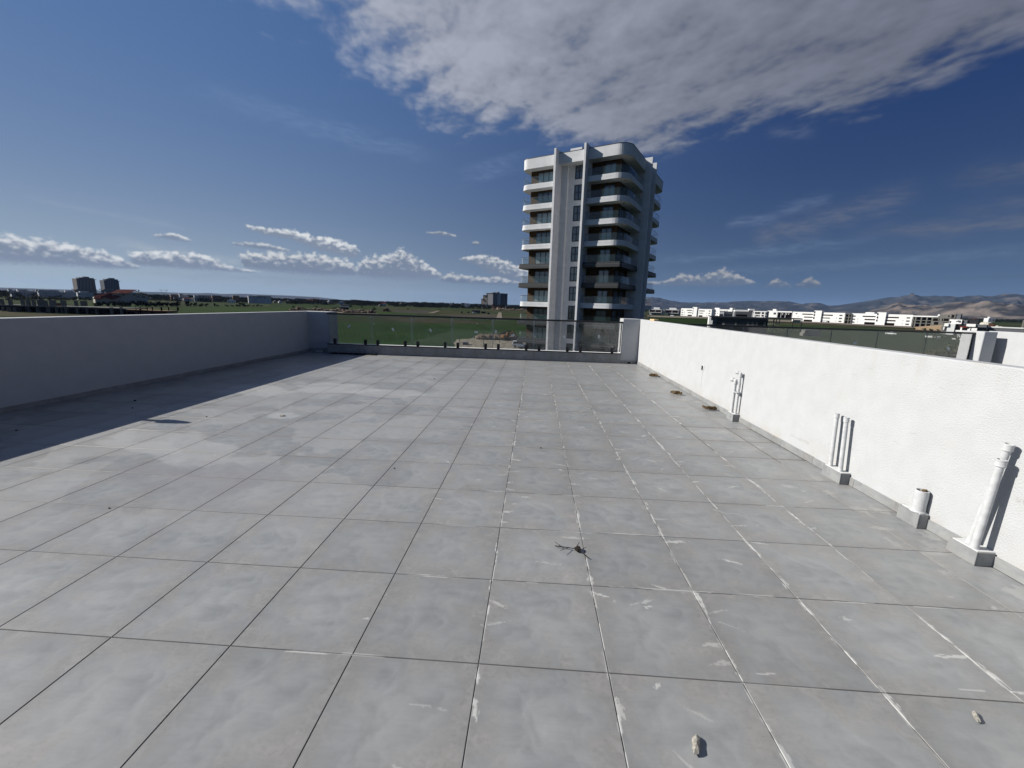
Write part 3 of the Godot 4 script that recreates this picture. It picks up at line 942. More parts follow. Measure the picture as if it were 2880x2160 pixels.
	wd.rotation.y = 0.08
	# --- vent on the left parapet, at the edge of the frame
	var v := thing("roof_vent", "white vent cowl above the left parapet at the picture's left edge", "vent", Vector3(-7.70, 1.272, -3.53))
	var st := MB.new()
	st.lathe(Vector3.ZERO, Vector3(0, 0.26, 0), [[0.0, 0.038], [0.26, 0.038]], 16)
	obj("vent_pipe", st, M.plaster, v)
	var cw := MB.new()
	cw.lathe(Vector3(0, 0.25, 0), Vector3(0, 0.5, 0), [[0.0, 0.0], [0.0, 0.085], [0.06, 0.083], [0.16, 0.062], [0.23, 0.035], [0.245, 0.015], [0.25, 0.0]], 20)
	obj("cowl", cw, M.plaster, v)

func pipes() -> void:
	# each pipe: label, foot, top, radius, socket ring at the top
	var up := [
		["white capped pipe stub, left of the pair on the second plinth", Vector3(2.69, 0.116, -2.545), Vector3(2.697, 0.66, -2.59), 0.019, 0.0245],
		["white capped pipe stub, right of the pair on the second plinth", Vector3(2.69, 0.116, -2.405), Vector3(2.694, 0.655, -2.455), 0.02, 0.0255],
		["nearest white pipe with a socket collar on the front plinth", Vector3(2.662, 0.102, -1.10), Vector3(2.672, 0.745, -1.085), 0.022, 0.0295],
		["taller white pipe behind the nearest one on the front plinth", Vector3(2.698, 0.102, -1.165), Vector3(2.703, 0.85, -1.095), 0.021, 0.0285],
	]
	for q in up:
		var a: Vector3 = q[1]
		var b: Vector3 = q[2]
		var t := thing("drain_pipe", q[0], "pipe", a, 0.0, "pipes rising beside the right parapet")
		var d := b - a
		var ln := d.length()
		var r: float = q[3]
		var mb := MB.new()
		mb.lathe(Vector3.ZERO, d, [[0.0, r * 1.12], [0.03, r], [ln * 0.3, r * 1.01], [ln * 0.6, r * 0.99], [ln - 0.03, r]], 18)
		obj("tube", mb, M.pipe, t)
		var cl := MB.new()
		var R: float = q[4]
		cl.lathe(d * (1.0 - 0.045 / ln), d, [[0.0, r * 0.99], [0.0, R * 0.97], [0.006, R], [0.012, R * 0.95], [0.034, R * 0.95], [0.04, R], [0.046, R * 0.98], [0.047, R * 0.75], [0.035, R * 0.7], [0.034, 0.0]], 18)
		obj("socket_ring", cl, M.pipe, t)
	# the wide stub on the third plinth
	var s := thing("pipe_stub", "short thick white pipe stub with a broken dark rim on its plinth", "pipe", Vector3(2.711, 0.123, -1.585), 0.0, "pipes rising beside the right parapet")
	var mb2 := MB.new()
	mb2.lathe(Vector3.ZERO, Vector3(0, 0.175, 0), [[0.0, 0.052], [0.012, 0.045], [0.06, 0.043], [0.12, 0.045], [0.175, 0.043], [0.176, 0.036], [0.14, 0.036]], 18)
	obj("tube", mb2, M.pipe, s)
	var hb := MB.new()
	hb.cap(Vector3(0, 0.15, 0), Vector3.UP, 0.036)
	hb.X = Transform3D(Basis.IDENTITY, Vector3(0.01, 0.165, 0.005))
	pebble(9, Vector3(0.022, 0.012, 0.014), hb)
	obj("dark_mouth", hb, M.leaf, s)
	# the pair with elbows on the first plinth
	for q in [["white pipe with a wide elbow mouth on the first plinth", Vector3(2.688, 0.116, -4.71), 0.50, 0.0215, 0.032], ["taller thin white pipe ending in an elbow beside the parapet", Vector3(2.706, 0.116, -4.625), 0.625, 0.017, 0.025]]:
		var t := thing("elbow_pipe", q[0], "pipe", q[1], 0.0, "pipes rising beside the right parapet")
		var r: float = q[3]
		var R: float = q[4]
		var h: float = q[2]
		var tb := MB.new()
		tb.lathe(Vector3.ZERO, Vector3(0, h, 0), [[0.0, r * 1.15], [0.03, r], [h * 0.6, r], [h * 0.6, r * 1.15], [h * 0.6 + 0.02, r * 1.15], [h * 0.6 + 0.021, r], [h - 0.06, r], [h - 0.06, r * 1.25], [h - 0.01, r * 1.25]], 16)
		obj("tube", tb, M.pipe, t)
		var el := MB.new()
		var c := Vector3(0, h - 0.01, 0)
		var dir := Vector3(-0.55, 0.12, -0.83).normalized()
		el.lathe(c, c + Vector3(0, R, 0), [[0.0, r * 1.25], [R * 0.5, r * 1.2], [R * 0.95, r * 0.8], [R * 1.05, 0.0]], 14)
		el.lathe(c + Vector3(0, R * 0.25, 0), c + Vector3(0, R * 0.25, 0) + dir * 0.07, [[0.0, r * 1.1], [0.03, r * 1.15], [0.035, R], [0.065, R], [0.07, R * 0.97], [0.07, R * 0.75], [0.04, R * 0.7]], 16)
		el.cap(c + Vector3(0, R * 0.25, 0) + dir * 0.045, dir, R * 0.72)
		obj("elbow", el, M.pipe, t)
	var cp := single("pipe_clip", bx(Vector3(2.66, 0.44, -4.735), Vector3(2.754, 0.45, -4.60), 0.003), M.pipe, "thin white clip tying the two elbow pipes together", "pipe clip")
	cp.position = Vector3.ZERO

# ---------------------------------------------------------------- the apartment tower
func rounded(pts: Array, seg := 7) -> PackedVector2Array:
	# outline from [point, corner radius]
	var out := PackedVector2Array()
	var n := pts.size()
	for i in n:
		var p: Vector2 = pts[i][0]
		var r: float = pts[i][1]
		if r <= 0.0:
			out.append(p)
			continue
		var a: Vector2 = (pts[(i + n - 1) % n][0] - p).normalized()
		var b: Vector2 = (pts[(i + 1) % n][0] - p).normalized()
		var c := p + (a + b) * r
		for k in seg + 1:
			var f := float(k) / seg * PI / 2
			out.append(c - b * r * cos(f) - a * r * sin(f))
	return out

func inset(poly: PackedVector2Array, d: float) -> PackedVector2Array:
	return Geometry2D.offset_polygon(poly, -d)[0]

func ribbon(line: Array, y0: float, y1: float, th: float) -> MB:
	# an upright strip of some thickness along a line of points in x and z
	var mb := MB.new()
	for i in range(line.size() - 1):
		var a: Vector2 = line[i]
		var b: Vector2 = line[i + 1]
		var s := (b - a).normalized().orthogonal() * th * 0.5
		mb.prism(PackedVector2Array([a - s, b - s, b + s, a + s]), y0, y1)
	return mb

# a window in a wall: centre foot at "at", x along the wall, z outwards
func window(parent: Node3D, called: String, at: Transform3D, w: float, h: float, cols: int, rows: int, fr := 0.07, m: Material = null) -> void:
	var f := MB.new()
	f.X = at
	f.box(Vector3(-w / 2, 0, -0.02), Vector3(-w / 2 + fr, h, 0.06))
	f.box(Vector3(w / 2 - fr, 0, -0.02), Vector3(w / 2, h, 0.06))
	f.box(Vector3(-w / 2 + fr, 0, -0.02), Vector3(w / 2 - fr, fr, 0.06))
	f.box(Vector3(-w / 2 + fr, h - fr, -0.02), Vector3(w / 2 - fr, h, 0.06))
	var cw := (w - fr) / cols
	var rh := (h - fr) / rows
	for c in range(1, cols): f.box(Vector3(-w / 2 + c * cw, fr, -0.02), Vector3(-w / 2 + c * cw + fr, h - fr, 0.055))
	for r in range(1, rows): f.box(Vector3(-w / 2 + fr, r * rh, -0.02), Vector3(w / 2 - fr, r * rh + fr, 0.05))
	var o := obj(called, f, M.frame, parent)
	for c in cols:
		for r in rows:
			var p := MB.new()
			p.X = at
			p.box(Vector3(-w / 2 + c * cw + fr * 0.9, r * rh + fr * 0.9, 0.0), Vector3(-w / 2 + (c + 1) * cw + fr * 0.1, (r + 1) * rh + fr * 0.1, 0.015))
			obj("pane", p, m if m else M.window_glass, o)

func tower() -> void:
	M.frame = mat(0.012, 0.013, 0.015, 0.5)
	M.window_glass = mat(0.11, 0.13, 0.145, 0.08)
	M.window_glass.metallic = 0.55
	M.curtain = mat(0.22, 0.26, 0.265, 0.2)
	M.curtain.metallic = 0.3
	M.tower_white = worn(mat(0.62, 0.63, 0.65, 0.9, 0.2), 61, 9.0, 0.10)
	M.cladding = worn(mat(0.095, 0.055, 0.026, 0.75, 0.25), 62, 4.0, 0.35)
	M.dark_band = mat(0.022, 0.023, 0.026, 0.5)
	M.strip = mat(0.14, 0.16, 0.16, 0.4)
	M.rail_glass = mat(0.10, 0.19, 0.2, 0.05, 0.35)
	M.rail_glass.albedo_color.a = 0.07
	M.rail_glass.transparency = BaseMaterial3D.TRANSPARENCY_ALPHA
	var t := thing("apartment_tower", "tall white apartment tower with brown walls and rounded balconies", "building", Vector3(-3.42, -11.0, -72.83), deg_to_rad(-27.92))
	var H := 11.0
	# fixed walls: x along the front, z outwards
	var core := MB.new()
	core.box(Vector3(6.3, 0, -22.5), Vector3(11.4, H + 23.93, -1.9))
	core.box(Vector3(0.95, 0, -22.5), Vector3(6.3, H + 23.93, -9.05))
	core.box(Vector3(11.4, 0, -12.74), Vector3(16.6, H + 23.93, -9.45))
	core.box(Vector3(6.67, 0, -1.9), Vector3(7.75, H + 23.92, -1.25))
	obj("core_wall", core, M.tower_white, t)
	for q in [[0.9, 6.3, -9.04, -1.6], [11.66, 16.3, -9.44, -1.8], [11.4, 16.3, -22.6, -12.75]]:
		obj("brown_cladding", bx(Vector3(q[0], 0, q[2]), Vector3(q[1], H + 23.925, q[3])), M.cladding, t)
	for q in [[6.3, 6.66, -2.2, 1.05], [11.3, 11.65, -2.2, 1.05]]:
		obj("front_fin", bx(Vector3(q[0], 0, q[2]), Vector3(q[1], H + 26.0, q[3]), 0.02), M.tower_white, t)
	for q in [[-9.78, -9.42], [-12.76, -12.4]]:
		obj("side_fin", bx(Vector3(15.9, 0, q[0]), Vector3(19.05, H + 26.0, q[1]), 0.02), M.tower_white, t)
	# crown
	var rim := rounded([[Vector2(-0.2, 0), 1.3], [Vector2(18.05, 0), 1.9], [Vector2(18.05, -24.3), 1.9], [Vector2(-0.2, -24.3), 1.3]], 10)
	var cr := MB.new()
	cr.prism(rim, H + 23.93, H + 25.5)
	obj("crown_fascia", cr, M.tower_white, t)
	var cp := MB.new()
	cp.prism(inset(rim, -0.03), H + 25.502, H + 25.57)
	obj("coping", cp, M.dark_band, t)
	obj("stair_head", bx(Vector3(5.9, H + 25.6, -9.0), Vector3(8.0, H + 28.15, -6.0)), M.tower_white, t)
	# storeys
	for k in range(1, 11):
		var y := H + 1.53 + 3.2 * (7 - k)
		var dark := k in [5, 6, 8, 9, 10]
		var r1 := 0.25 if dark else 1.3
		var r2 := 0.35 if dark else 1.9
		var outlines := [
			rounded([[Vector2(-0.2, 0), r1], [Vector2(6.29, 0), 0.0], [Vector2(6.29, -8.9), 0.0], [Vector2(-0.2, -8.9), 0.0]]),
			rounded([[Vector2(11.66, 0), 0.0], [Vector2(18.0, 0), r2], [Vector2(18.0, -9.41), 0.0], [Vector2(11.66, -9.41), 0.0]]),
			rounded([[Vector2(13.0, -12.77), 0.0], [Vector2(18.0, -12.77), 0.0], [Vector2(18.0, -24.3), r2], [Vector2(13.0, -24.3), 0.0]]),
		]
		var lines := [
			[[Vector2(-0.08, -8.8), Vector2(-0.08, -1.3)], [Vector2(-0.08, -1.3), Vector2(0.08, -0.55), Vector2(0.45, -0.2), Vector2(1.1, -0.1)], [Vector2(1.1, -0.1), Vector2(6.28, -0.1)]],
			[[Vector2(11.67, -0.1), Vector2(16.1, -0.1)], [Vector2(16.1, -0.1), Vector2(16.9, -0.22), Vector2(17.5, -0.6), Vector2(17.8, -1.2), Vector2(17.88, -1.9)], [Vector2(17.88, -1.9), Vector2(17.88, -9.4)]],
			[[Vector2(17.88, -12.78), Vector2(17.88, -22.4)], [Vector2(17.88, -22.4), Vector2(17.75, -23.3), Vector2(17.2, -23.9), Vector2(16.2, -24.15)], [Vector2(16.2, -24.15), Vector2(13.1, -24.18)]],
		]
		for b in 3:
			var s := MB.new()
			var m: Material = M.dark_band if dark else M.tower_white
			s.prism(outlines[b], y, y + 0.42)
			s.prism(inset(outlines[b], 0.07), y + 0.42, y + 0.46)
			s.prism(inset(outlines[b], 0.04), y + 0.46, y + 0.8)
			var slab := obj("balcony_slab", s, m, t)
			if dark:
				var st := MB.new()
				st.prism(inset(outlines[b], -0.015), y + 0.425, y + 0.455)
				obj("metal_strip", st, M.strip, slab)
			if b > 0:
				for p in ([Vector3(17.2, 0, -1.6), Vector3(17.1, 0, -6.3)] if b == 1 else [Vector3(17.1, 0, -15.0), Vector3(17.1, 0, -20.0)]):
					var dl := MB.new()
					dl.lathe(p + Vector3(0, y - 0.05, 0), p + Vector3(0, y, 0), [[0.0, 0.0], [0.0, 0.12], [0.05, 0.12]], 10)
					obj("downlight", dl, M.frame, slab)
			for ln in lines[b]:
				var g := obj("rail_glass", ribbon(ln, y + 0.78, y + 1.86, 0.02), M.rail_glass, t)
				obj("rail_cap", ribbon(ln, y + 1.86, y + 1.9, 0.045), M.frame, g)
		var top := y + 0.8
		var alt: Material = [M.window_glass, M.curtain][k % 2]
		window(t, "balcony_door", Transform3D(Basis.IDENTITY, Vector3(3.75, top, -1.59)), 3.1, 2.1, 3, 1, 0.14, alt)
		window(t, "stair_window", Transform3D(Basis.IDENTITY, Vector3(9.55, y + 1.15, -1.89)), 1.45, 2.35, 2, 2, 0.13)
		window(t, "balcony_door", Transform3D(Basis.IDENTITY, Vector3(14.7, top, -1.79)), 1.8, 2.1, 2, 1, 0.13, M.window_glass)
		for w in [-3.6, -6.6]:
			window(t, "side_window", Transform3D(Basis(Vector3.UP, PI / 2), Vector3(16.31, top, w)), 1.9, 2.1, 2, 1, 0.08)
		for w in [-15.0, -19.0]:
			window(t, "side_window", Transform3D(Basis(Vector3.UP, PI / 2), Vector3(16.31, top, w)), 2.4, 2.1, 2, 1, 0.08)

# ---------------------------------------------------------------- the country round about
func ground(x: float, z: float) -> float:
	var d := Vector2(x, z).length()
	return -11.0 + 4.0 * sstep(150.0, 700.0, d) + 3.0 * sstep(700.0, 1200.0, d)

var patches := []

func patch(cl: Vector3, p: Array) -> void:
	var poly := PackedVector2Array()
	for i in range(0, p.size(), 2): poly.append(Vector2(p[i], p[i + 1]))
	patches.append([cl, poly])

func sheet_on_ground(called: String, m: String, p: Array) -> void:
	var poly := PackedVector2Array()
	for i in range(0, p.size(), 2):
		# extra points along each side give the uneven rim of a worn surface
		var a := Vector2(p[i], p[i + 1])
		var b := Vector2(p[(i + 2) % p.size()], p[(i + 3) % p.size()])
		var n := maxi(1, int(a.distance_to(b) / 6.0))
		for k in n:
			var q := a.lerp(b, float(k) / n)
			poly.append(q + (Vector2(n_a.get_noise_2d(q.x * 0.2, q.y * 0.2), n_a.get_noise_2d(q.y * 0.2 + 50.0, q.x * 0.2)) * 2.2 if m == "dirt" else Vector2.ZERO))
	var mb := MB.new()
	var idx := Geometry2D.triangulate_polygon(poly)
	for i in range(0, idx.size(), 3):
		var t := []
		for k in 3:
			var q := poly[idx[i + k]]
			t.append(Vector3(q.x, ground(q.x, q.y) + 0.1 + (0.25 if q.length() > 300.0 else 0.0), q.y))
		mb.face(t, Vector3.UP)
	struct(called, mb, M[m])

func make_ground() -> void:
	var w := 1024
	var px := PackedByteArray()
	px.resize(w * w * 3)
	var boxes := []
	for p in patches:
		var r := Rect2(p[1][0], Vector2.ZERO)
		for q in p[1]: r = r.expand(q)
		boxes.append(r.grow(6.0))
	for j in w:
		var z := -1100.0 + j * 1200.0 / w
		for i in w:
			var x := -800.0 + i * 1600.0 / w
			var f := n_a.get_noise_2d(x * 0.006, z * 0.014)
			var f2 := n_b.get_noise_2d(x * 0.05, z * 0.05)
			var cl := Vector3(0.042, 0.052, 0.022)
			if f > 0.12: cl = Vector3(0.036, 0.058, 0.02)
			elif f < -0.22: cl = Vector3(0.075, 0.068, 0.042)
			var at := Vector2(x + f2 * 5.0, z + f2 * 6.0)
			for k in patches.size():
				if boxes[k].has_point(at) and Geometry2D.is_point_in_polygon(at, patches[k][1]): cl = patches[k][0]
			cl *= (1.0 + f2 * 0.35 + f * 0.15) * 0.85
			var s := Color(cl.x, cl.y, cl.z).linear_to_srgb()
			var o := (j * w + i) * 3
			px[o] = int(s.r * 255.0)
			px[o + 1] = int(s.g * 255.0)
			px[o + 2] = int(s.b * 255.0)
	var m := StandardMaterial3D.new()
	m.albedo_texture = ImageTexture.create_from_image(Image.create_from_data(w, w, false, Image.FORMAT_RGB8, px))
	m.texture_repeat = false
	m.roughness = 0.95
	m.metallic_specular = 0.1
	var mb := MB.new()
	var rad := [0.0, 30.0, 60.0, 90.0, 120.0, 150.0, 180.0, 215.0, 255.0, 300.0, 350.0, 410.0, 480.0, 560.0, 640.0, 720.0, 800.0, 900.0, 1000.0, 1100.0, 1200.0, 1600.0, 2400.0, 4000.0, 7000.0, 13000.0]
	for k in range(rad.size() - 1):
		for a in 96:
			var q := []
			for e in [[k, a], [k, a + 1], [k + 1, a + 1], [k + 1, a]]:
				var ang: float = TAU * e[1] / 96.0
				var x: float = rad[e[0]] * sin(ang)
				var z: float = -rad[e[0]] * cos(ang)
				q.append(Vector3(x, ground(x, z), z))
			for t in ([[0, 2, 1], [0, 3, 2]] if k > 0 else [[0, 3, 2]]):
				for i in [t[0], t[1], t[2]]:
					mb.v.append(q[i])
					mb.n.append(Vector3.UP)
					mb.c.append(Color.WHITE)
					mb.t.append(Vector2((q[i].x + 800.0) / 1600.0, (q[i].z + 1100.0) / 1200.0))
					mb.t2.append(Vector2(q[i].x, q[i].z) / 30.0)
	m.detail_enabled = true
	m.detail_uv_layer = BaseMaterial3D.DETAIL_UV_2
	m.detail_blend_mode = BaseMaterial3D.BLEND_MODE_MUL
	m.detail_albedo = noise_tex(91, 0.03, 5, Color(0.62, 0.62, 0.6), Color(1, 1, 1))
	struct("ground", mb, m)

# elevation of a skyline at an azimuth, from pairs
func along(pts: PackedFloat32Array, az: float) -> float:
	if az <= pts[0]: return pts[1]
	for i in range(2, pts.size(), 2):
		if az < pts[i]: return lerpf(pts[i - 1], pts[i + 1], (az - pts[i - 2]) / (pts[i] - pts[i - 2]))
	return pts[pts.size() - 1]

func range_of_hills(called: String, pts: PackedFloat32Array, a0: float, a1: float, r0: float, r1: float, na: int, nr: int, rough: float, base: Vector3, rock: Vector3, rocky: float, sd: int) -> void:
	var nz := noise(sd, 1.0, 5)
	var nz2 := noise(sd + 1, 1.0, 4)
	nz.fractal_type = FastNoiseLite.FRACTAL_RIDGED
	var grid := []
	for j in nr + 1:
		var row := []
		var f := float(j) / nr
		var r := lerpf(r0, r1, f)
		for i in na + 1:
			var az := lerpf(a0, a1, float(i) / na)
			var crest := 1.64 + r1 * 0.86 * tan(deg_to_rad(along(pts, az)))
			var g := r * deg_to_rad(az)
			var shape := sstep(0.0, 0.86, f) if f < 0.86 else 1.0 - 0.5 * sstep(0.86, 1.0, f)
			var n := nz.get_noise_2d(g / 900.0, r / 1100.0) * 0.5 + nz2.get_noise_2d(g / 260.0, r / 300.0) * 0.35
			var mask := 4.0 * shape * (1.0 - shape) + 0.06
			var y := -4.5 + (crest + 4.5) * (shape + n * mask * rough)
			row.append([Vector3(r * sin(deg_to_rad(az)), maxf(y, -6.0), -r * cos(deg_to_rad(az))), nz2.get_noise_2d(g / 420.0 + 9.0, r / 160.0), n])
		grid.append(row)
	var mb := MB.new()
	var nrm := []
	for j in nr + 1:
		var row := []
		for i in na + 1:
			var dx: Vector3 = grid[j][mini(i + 1, na)][0] - grid[j][maxi(i - 1, 0)][0]
			var dr: Vector3 = grid[mini(j + 1, nr)][i][0] - grid[maxi(j - 1, 0)][i][0]
			var u := dx.cross(dr).normalized()
			row.append(u if u.y > 0.0 else -u)
		nrm.append(row)
	for j in nr:
		for i in na:
			for e in [[0, 0], [1, 0], [1, 1], [0, 0], [1, 1], [0, 1]]:
				var q: Array = grid[j + e[0]][i + e[1]]
				mb.v.append(q[0])
				mb.n.append(nrm[j + e[0]][i + e[1]])
				mb.t.append(Vector2.ZERO)
				mb.t2.append(Vector2.ZERO)
				var k := clampf(sstep(0.0, 0.35, q[1] * 0.7 + q[2] * 0.6 + rocky - 0.5), 0.0, 1.0)
				var cl: Vector3 = mix3(base, rock, k) * (0.85 + q[1] * 0.4)
				mb.c.append(Color(cl.x, cl.y, cl.z))
	var m := mat(1, 1, 1, 0.95, 0.1)
	m.vertex_color_use_as_albedo = true
	struct(called, mb, m)

func hills() -> void:
	range_of_hills("mountain_range", PackedFloat32Array([7.0, 0.3, 9.24, 0.64, 11.96, 1.04, 14.79, 1.61, 16.09, 1.57, 17.4, 1.24, 18.8, 0.99, 21.1, 0.97, 22.65, 1.09, 23.9, 1.12, 24.9, 1.28, 26.7, 1.41, 27.7, 1.31, 29.05, 1.41, 30.2, 1.36, 30.75, 1.18, 31.5, 1.09, 32.4, 1.21, 33.1, 1.25, 33.75, 1.01, 34.1, 0.95, 34.8, 1.05, 36.2, 1.38, 37.4, 1.62, 38.3, 1.88, 39.3, 2.0, 40.0, 2.12, 40.4, 2.22, 40.9, 2.09, 42.6, 2.11, 44.5, 2.07, 45.6, 2.16, 46.7, 2.26, 52.0, 2.2, 58.0, 1.7, 66.0, 1.9, 80.0, 0.8]), 6.0, 82.0, 5600.0, 9600.0, 420, 44, 0.55, Vector3(0.032, 0.036, 0.036), Vector3(0.105, 0.092, 0.08), 0.25, 101)
	range_of_hills("rocky_foothill", PackedFloat32Array([35.5, 0.02, 37.0, 0.3, 38.0, 0.71, 38.65, 0.94, 39.0, 1.29, 39.5, 1.34, 40.1, 1.17, 40.7, 1.13, 41.5, 1.15, 42.0, 1.07, 42.8, 1.26, 43.75, 1.5, 44.6, 1.47, 45.3, 1.56, 46.0, 1.53, 46.9, 1.42, 50.0, 1.3, 56.0, 0.9, 62.0, 0.1]), 35.0, 63.0, 3900.0, 5300.0, 300, 44, 1.0, Vector3(0.042, 0.04, 0.037), Vector3(0.15, 0.125, 0.102), 0.5, 111)
	range_of_hills("far_hills", PackedFloat32Array([-60.0, 0.25, -47.7, 0.29, -42.0, 0.34, -40.1, 0.33, -39.0, 0.42, -37.8, 0.35, -36.2, 0.45, -35.3, 0.45, -33.8, 0.44, -31.0, 0.42, -28.0, 0.33, -25.0, 0.05]), -60.0, -24.0, 9500.0, 12000.0, 120, 10, 0.3, Vector3(0.06, 0.06, 0.05), Vector3(0.12, 0.11, 0.09), 0.2, 121)

# a building from boxes [part, material, low corner, high corner], windows and sloping slabs
func build(called: String, label: String, cat: String, group: String, at: Array, boxes: Array, wins: Array, slabs := []) -> void:
	var t := thing(called, label, cat, Vector3(at[0], at[1], at[2]), at[3], group)
	for b in boxes:
		obj(b[0], bx(Vector3(b[2], b[3], b[4]), Vector3(b[5], b[6], b[7])), M[b[1]], t)
	for w in wins:
		window(t, "window", Transform3D(Basis.IDENTITY, Vector3(w[0] + w[2] / 2, w[1], w[6])), w[2], w[3], w[4], w[5], minf(0.12, w[2] * 0.1), M.far_glass)
	for s in slabs:
		var c: Array = s[2]
		var p := []
		for i in range(0, c.size(), 3): p.append(Vector3(c[i], c[i + 1], c[i + 2]))
		var n: Vector3 = (p[1] - p[0]).cross(p[2] - p[0]).normalized()
		if n.z + n.y < 0.0: n = -n
		var mb := MB.new()
		mb.face(p, n)
		var low := []
		for q in p: low.append(q - n * s[3])
		mb.face(low, -n)
		for i in p.size():
			var j := (i + 1) % p.size()
			mb.face([p[i], p[j], low[j], low[i]], (p[j] - p[i]).cross(n) * (1.0 if (p[1] - p[0]).cross(p[2] - p[1]).dot(n) > 0.0 else -1.0))
		obj(s[0], mb, M[s[1]], t)

func fence_post(x: float, z: float, h: float, i: int) -> void:
	if M.get("fence") == null:
		M.fence = thing("field_fence", "line of thin leaning fence posts across the near green field", "fence", Vector3(x, ground(x, z), z))
	var mb := MB.new()
	var o: Vector3 = M.fence.position
	var lean := Vector3(0.25 * sin(i * 4.0), h, 0.1 * cos(i * 3.0))
	mb.X = Transform3D(Basis.IDENTITY, Vector3(x, ground(x, z) - 0.1, z) - o)
	mb.lathe(Vector3.ZERO, lean, [[0.0, 0.07], [h, 0.055]], 6)
	mb.cap(lean, Vector3.UP, 0.055, 6)
	obj("post", mb, M.post, M.fence)

# --- trees
var crowns := []
var trunk_mesh: ArrayMesh

func crown_mesh(sd: int, leaves: int) -> ArrayMesh:
	var rng := RandomNumberGenerator.new()
	rng.seed = sd
	var lumps := []
	for i in 9: lumps.append([Vector3(rng.randf_range(-0.3, 0.3), rng.randf_range(0.28, 0.78), rng.randf_range(-0.3, 0.3)), rng.randf_range(0.13, 0.24)])
	var mb := MB.new()
	for i in leaves:
		var l: Array = lumps[i % 9]
		var d := Vector3(rng.randfn(), rng.randfn() * 0.8, rng.randfn()).normalized()
		var p: Vector3 = l[0] + d * l[1] * pow(rng.randf(), 0.35)
		var a := Vector3(rng.randfn(), rng.randfn(), rng.randfn()).normalized() * rng.randf_range(0.025, 0.06)
		var b := a.cross(d + Vector3(0.1, 0.2, 0.3)).normalized() * rng.randf_range(0.02, 0.045)
		mb.tint = Color(1, 1, 1) * rng.randf_range(0.55, 1.25)
		mb.face([p - a, p - b, p + a, p + b], d)
	return mb.mesh(M.leaves)

func put_tree(q: Array) -> void:
	var labels := [["dark tree in the black belt before the red-roofed house", "trees in the belt before the red-roofed house"], ["dark shrub in the hedgerow between the two left fields", "shrubs of the left hedgerow"], ["lone dark bush on the open fields beyond the glass", "lone bushes on the fields"], ["dark shrub before the tan earth bank of the unfinished frame", "shrubs before the earth bank"], ["green garden tree among the white garden walls", "trees among the garden walls"], ["wide dark olive bush seen low through the farther glass", ""], ["olive bush behind the digger on the dirt lot", ""], ["black tree in the row under the left white villas", "trees under the left white villas"]]
	if crowns.is_empty():
		for i in 4: crowns.append(crown_mesh(300 + i, 800))
		var tb := MB.new()
		tb.lathe(Vector3.ZERO, Vector3(0, 0.6, 0), [[0.0, 0.05], [0.3, 0.035], [0.6, 0.02]], 7)
		tb.lathe(Vector3(0, 0.3, 0), Vector3(0.2, 0.55, 0.1), [[0.0, 0.025], [0.33, 0.012]], 5)
		tb.lathe(Vector3(0, 0.35, 0), Vector3(-0.18, 0.6, -0.1), [[0.0, 0.022], [0.32, 0.01]], 5)
		trunk_mesh = tb.mesh(M.bark)
	var lb: Array = labels[q[5]]
	var big: bool = q[5] >= 3
	var t := thing("bush" if q[5] in [1, 2, 3, 5, 6] else "tree", lb[0], "bush" if q[5] in [1, 2, 3, 5, 6] else "tree", Vector3(q[0], ground(q[0], q[1]) - 0.1, q[1]), q[0] * 1.7, lb[1])
	var i := int(absf(q[0] * 3.0 + q[1])) % 4
	inst("trunk", trunk_mesh, t, Transform3D(Basis.from_scale(Vector3(q[2] * 0.8, q[2], q[2] * 0.8))))
	var c := inst("crown", crowns[i], t, Transform3D(Basis.from_scale(Vector3(q[3] * 1.25, q[2] * 1.12, q[3] * 1.25)), Vector3(0, -0.12 * q[2], 0)))
	if big: c.set_surface_override_material(0, M.leaves_green)

func far_wood() -> void:
	# the distant tree line: nobody could count it
	var rng := RandomNumberGenerator.new()
	rng.seed = 17
	var mm := MultiMesh.new()
	mm.transform_format = MultiMesh.TRANSFORM_3D
	mm.mesh = crown_mesh(333, 160)
	var list := []
	while list.size() < 5200:
		var az := rng.randf_range(-62.0, 62.0)
		var d := rng.randf_range(760.0, 1500.0) if az < 12.0 else rng.randf_range(850.0, 2600.0)
		var f := n_a.get_noise_2d(az * 0.16, d * 0.004)
		if f < (-0.3 if az < 12.0 else -0.05): continue
		if az > 14.0 and d < 1000.0: continue
		var h := rng.randf_range(5.0, 10.5) * (0.85 + 0.6 * f)
		var x := d * sin(deg_to_rad(az))
		var z := -d * cos(deg_to_rad(az))
		list.append(Transform3D(Basis(Vector3.UP, rng.randf() * TAU).scaled(Vector3(h * rng.randf_range(1.2, 2.4), h * 1.2, h * rng.randf_range(1.2, 2.2))), Vector3(x, ground(x, z) - h * 0.3, z)))
	mm.instance_count = list.size()
	for i in list.size(): mm.set_instance_transform(i, list[i])
	var o := MultiMeshInstance3D.new()
	o.name = "far_trees"
	o.multimesh = mm
	tag(o, "dark line of trees along the whole horizon", "trees", "", "stuff")
	add_child(o)

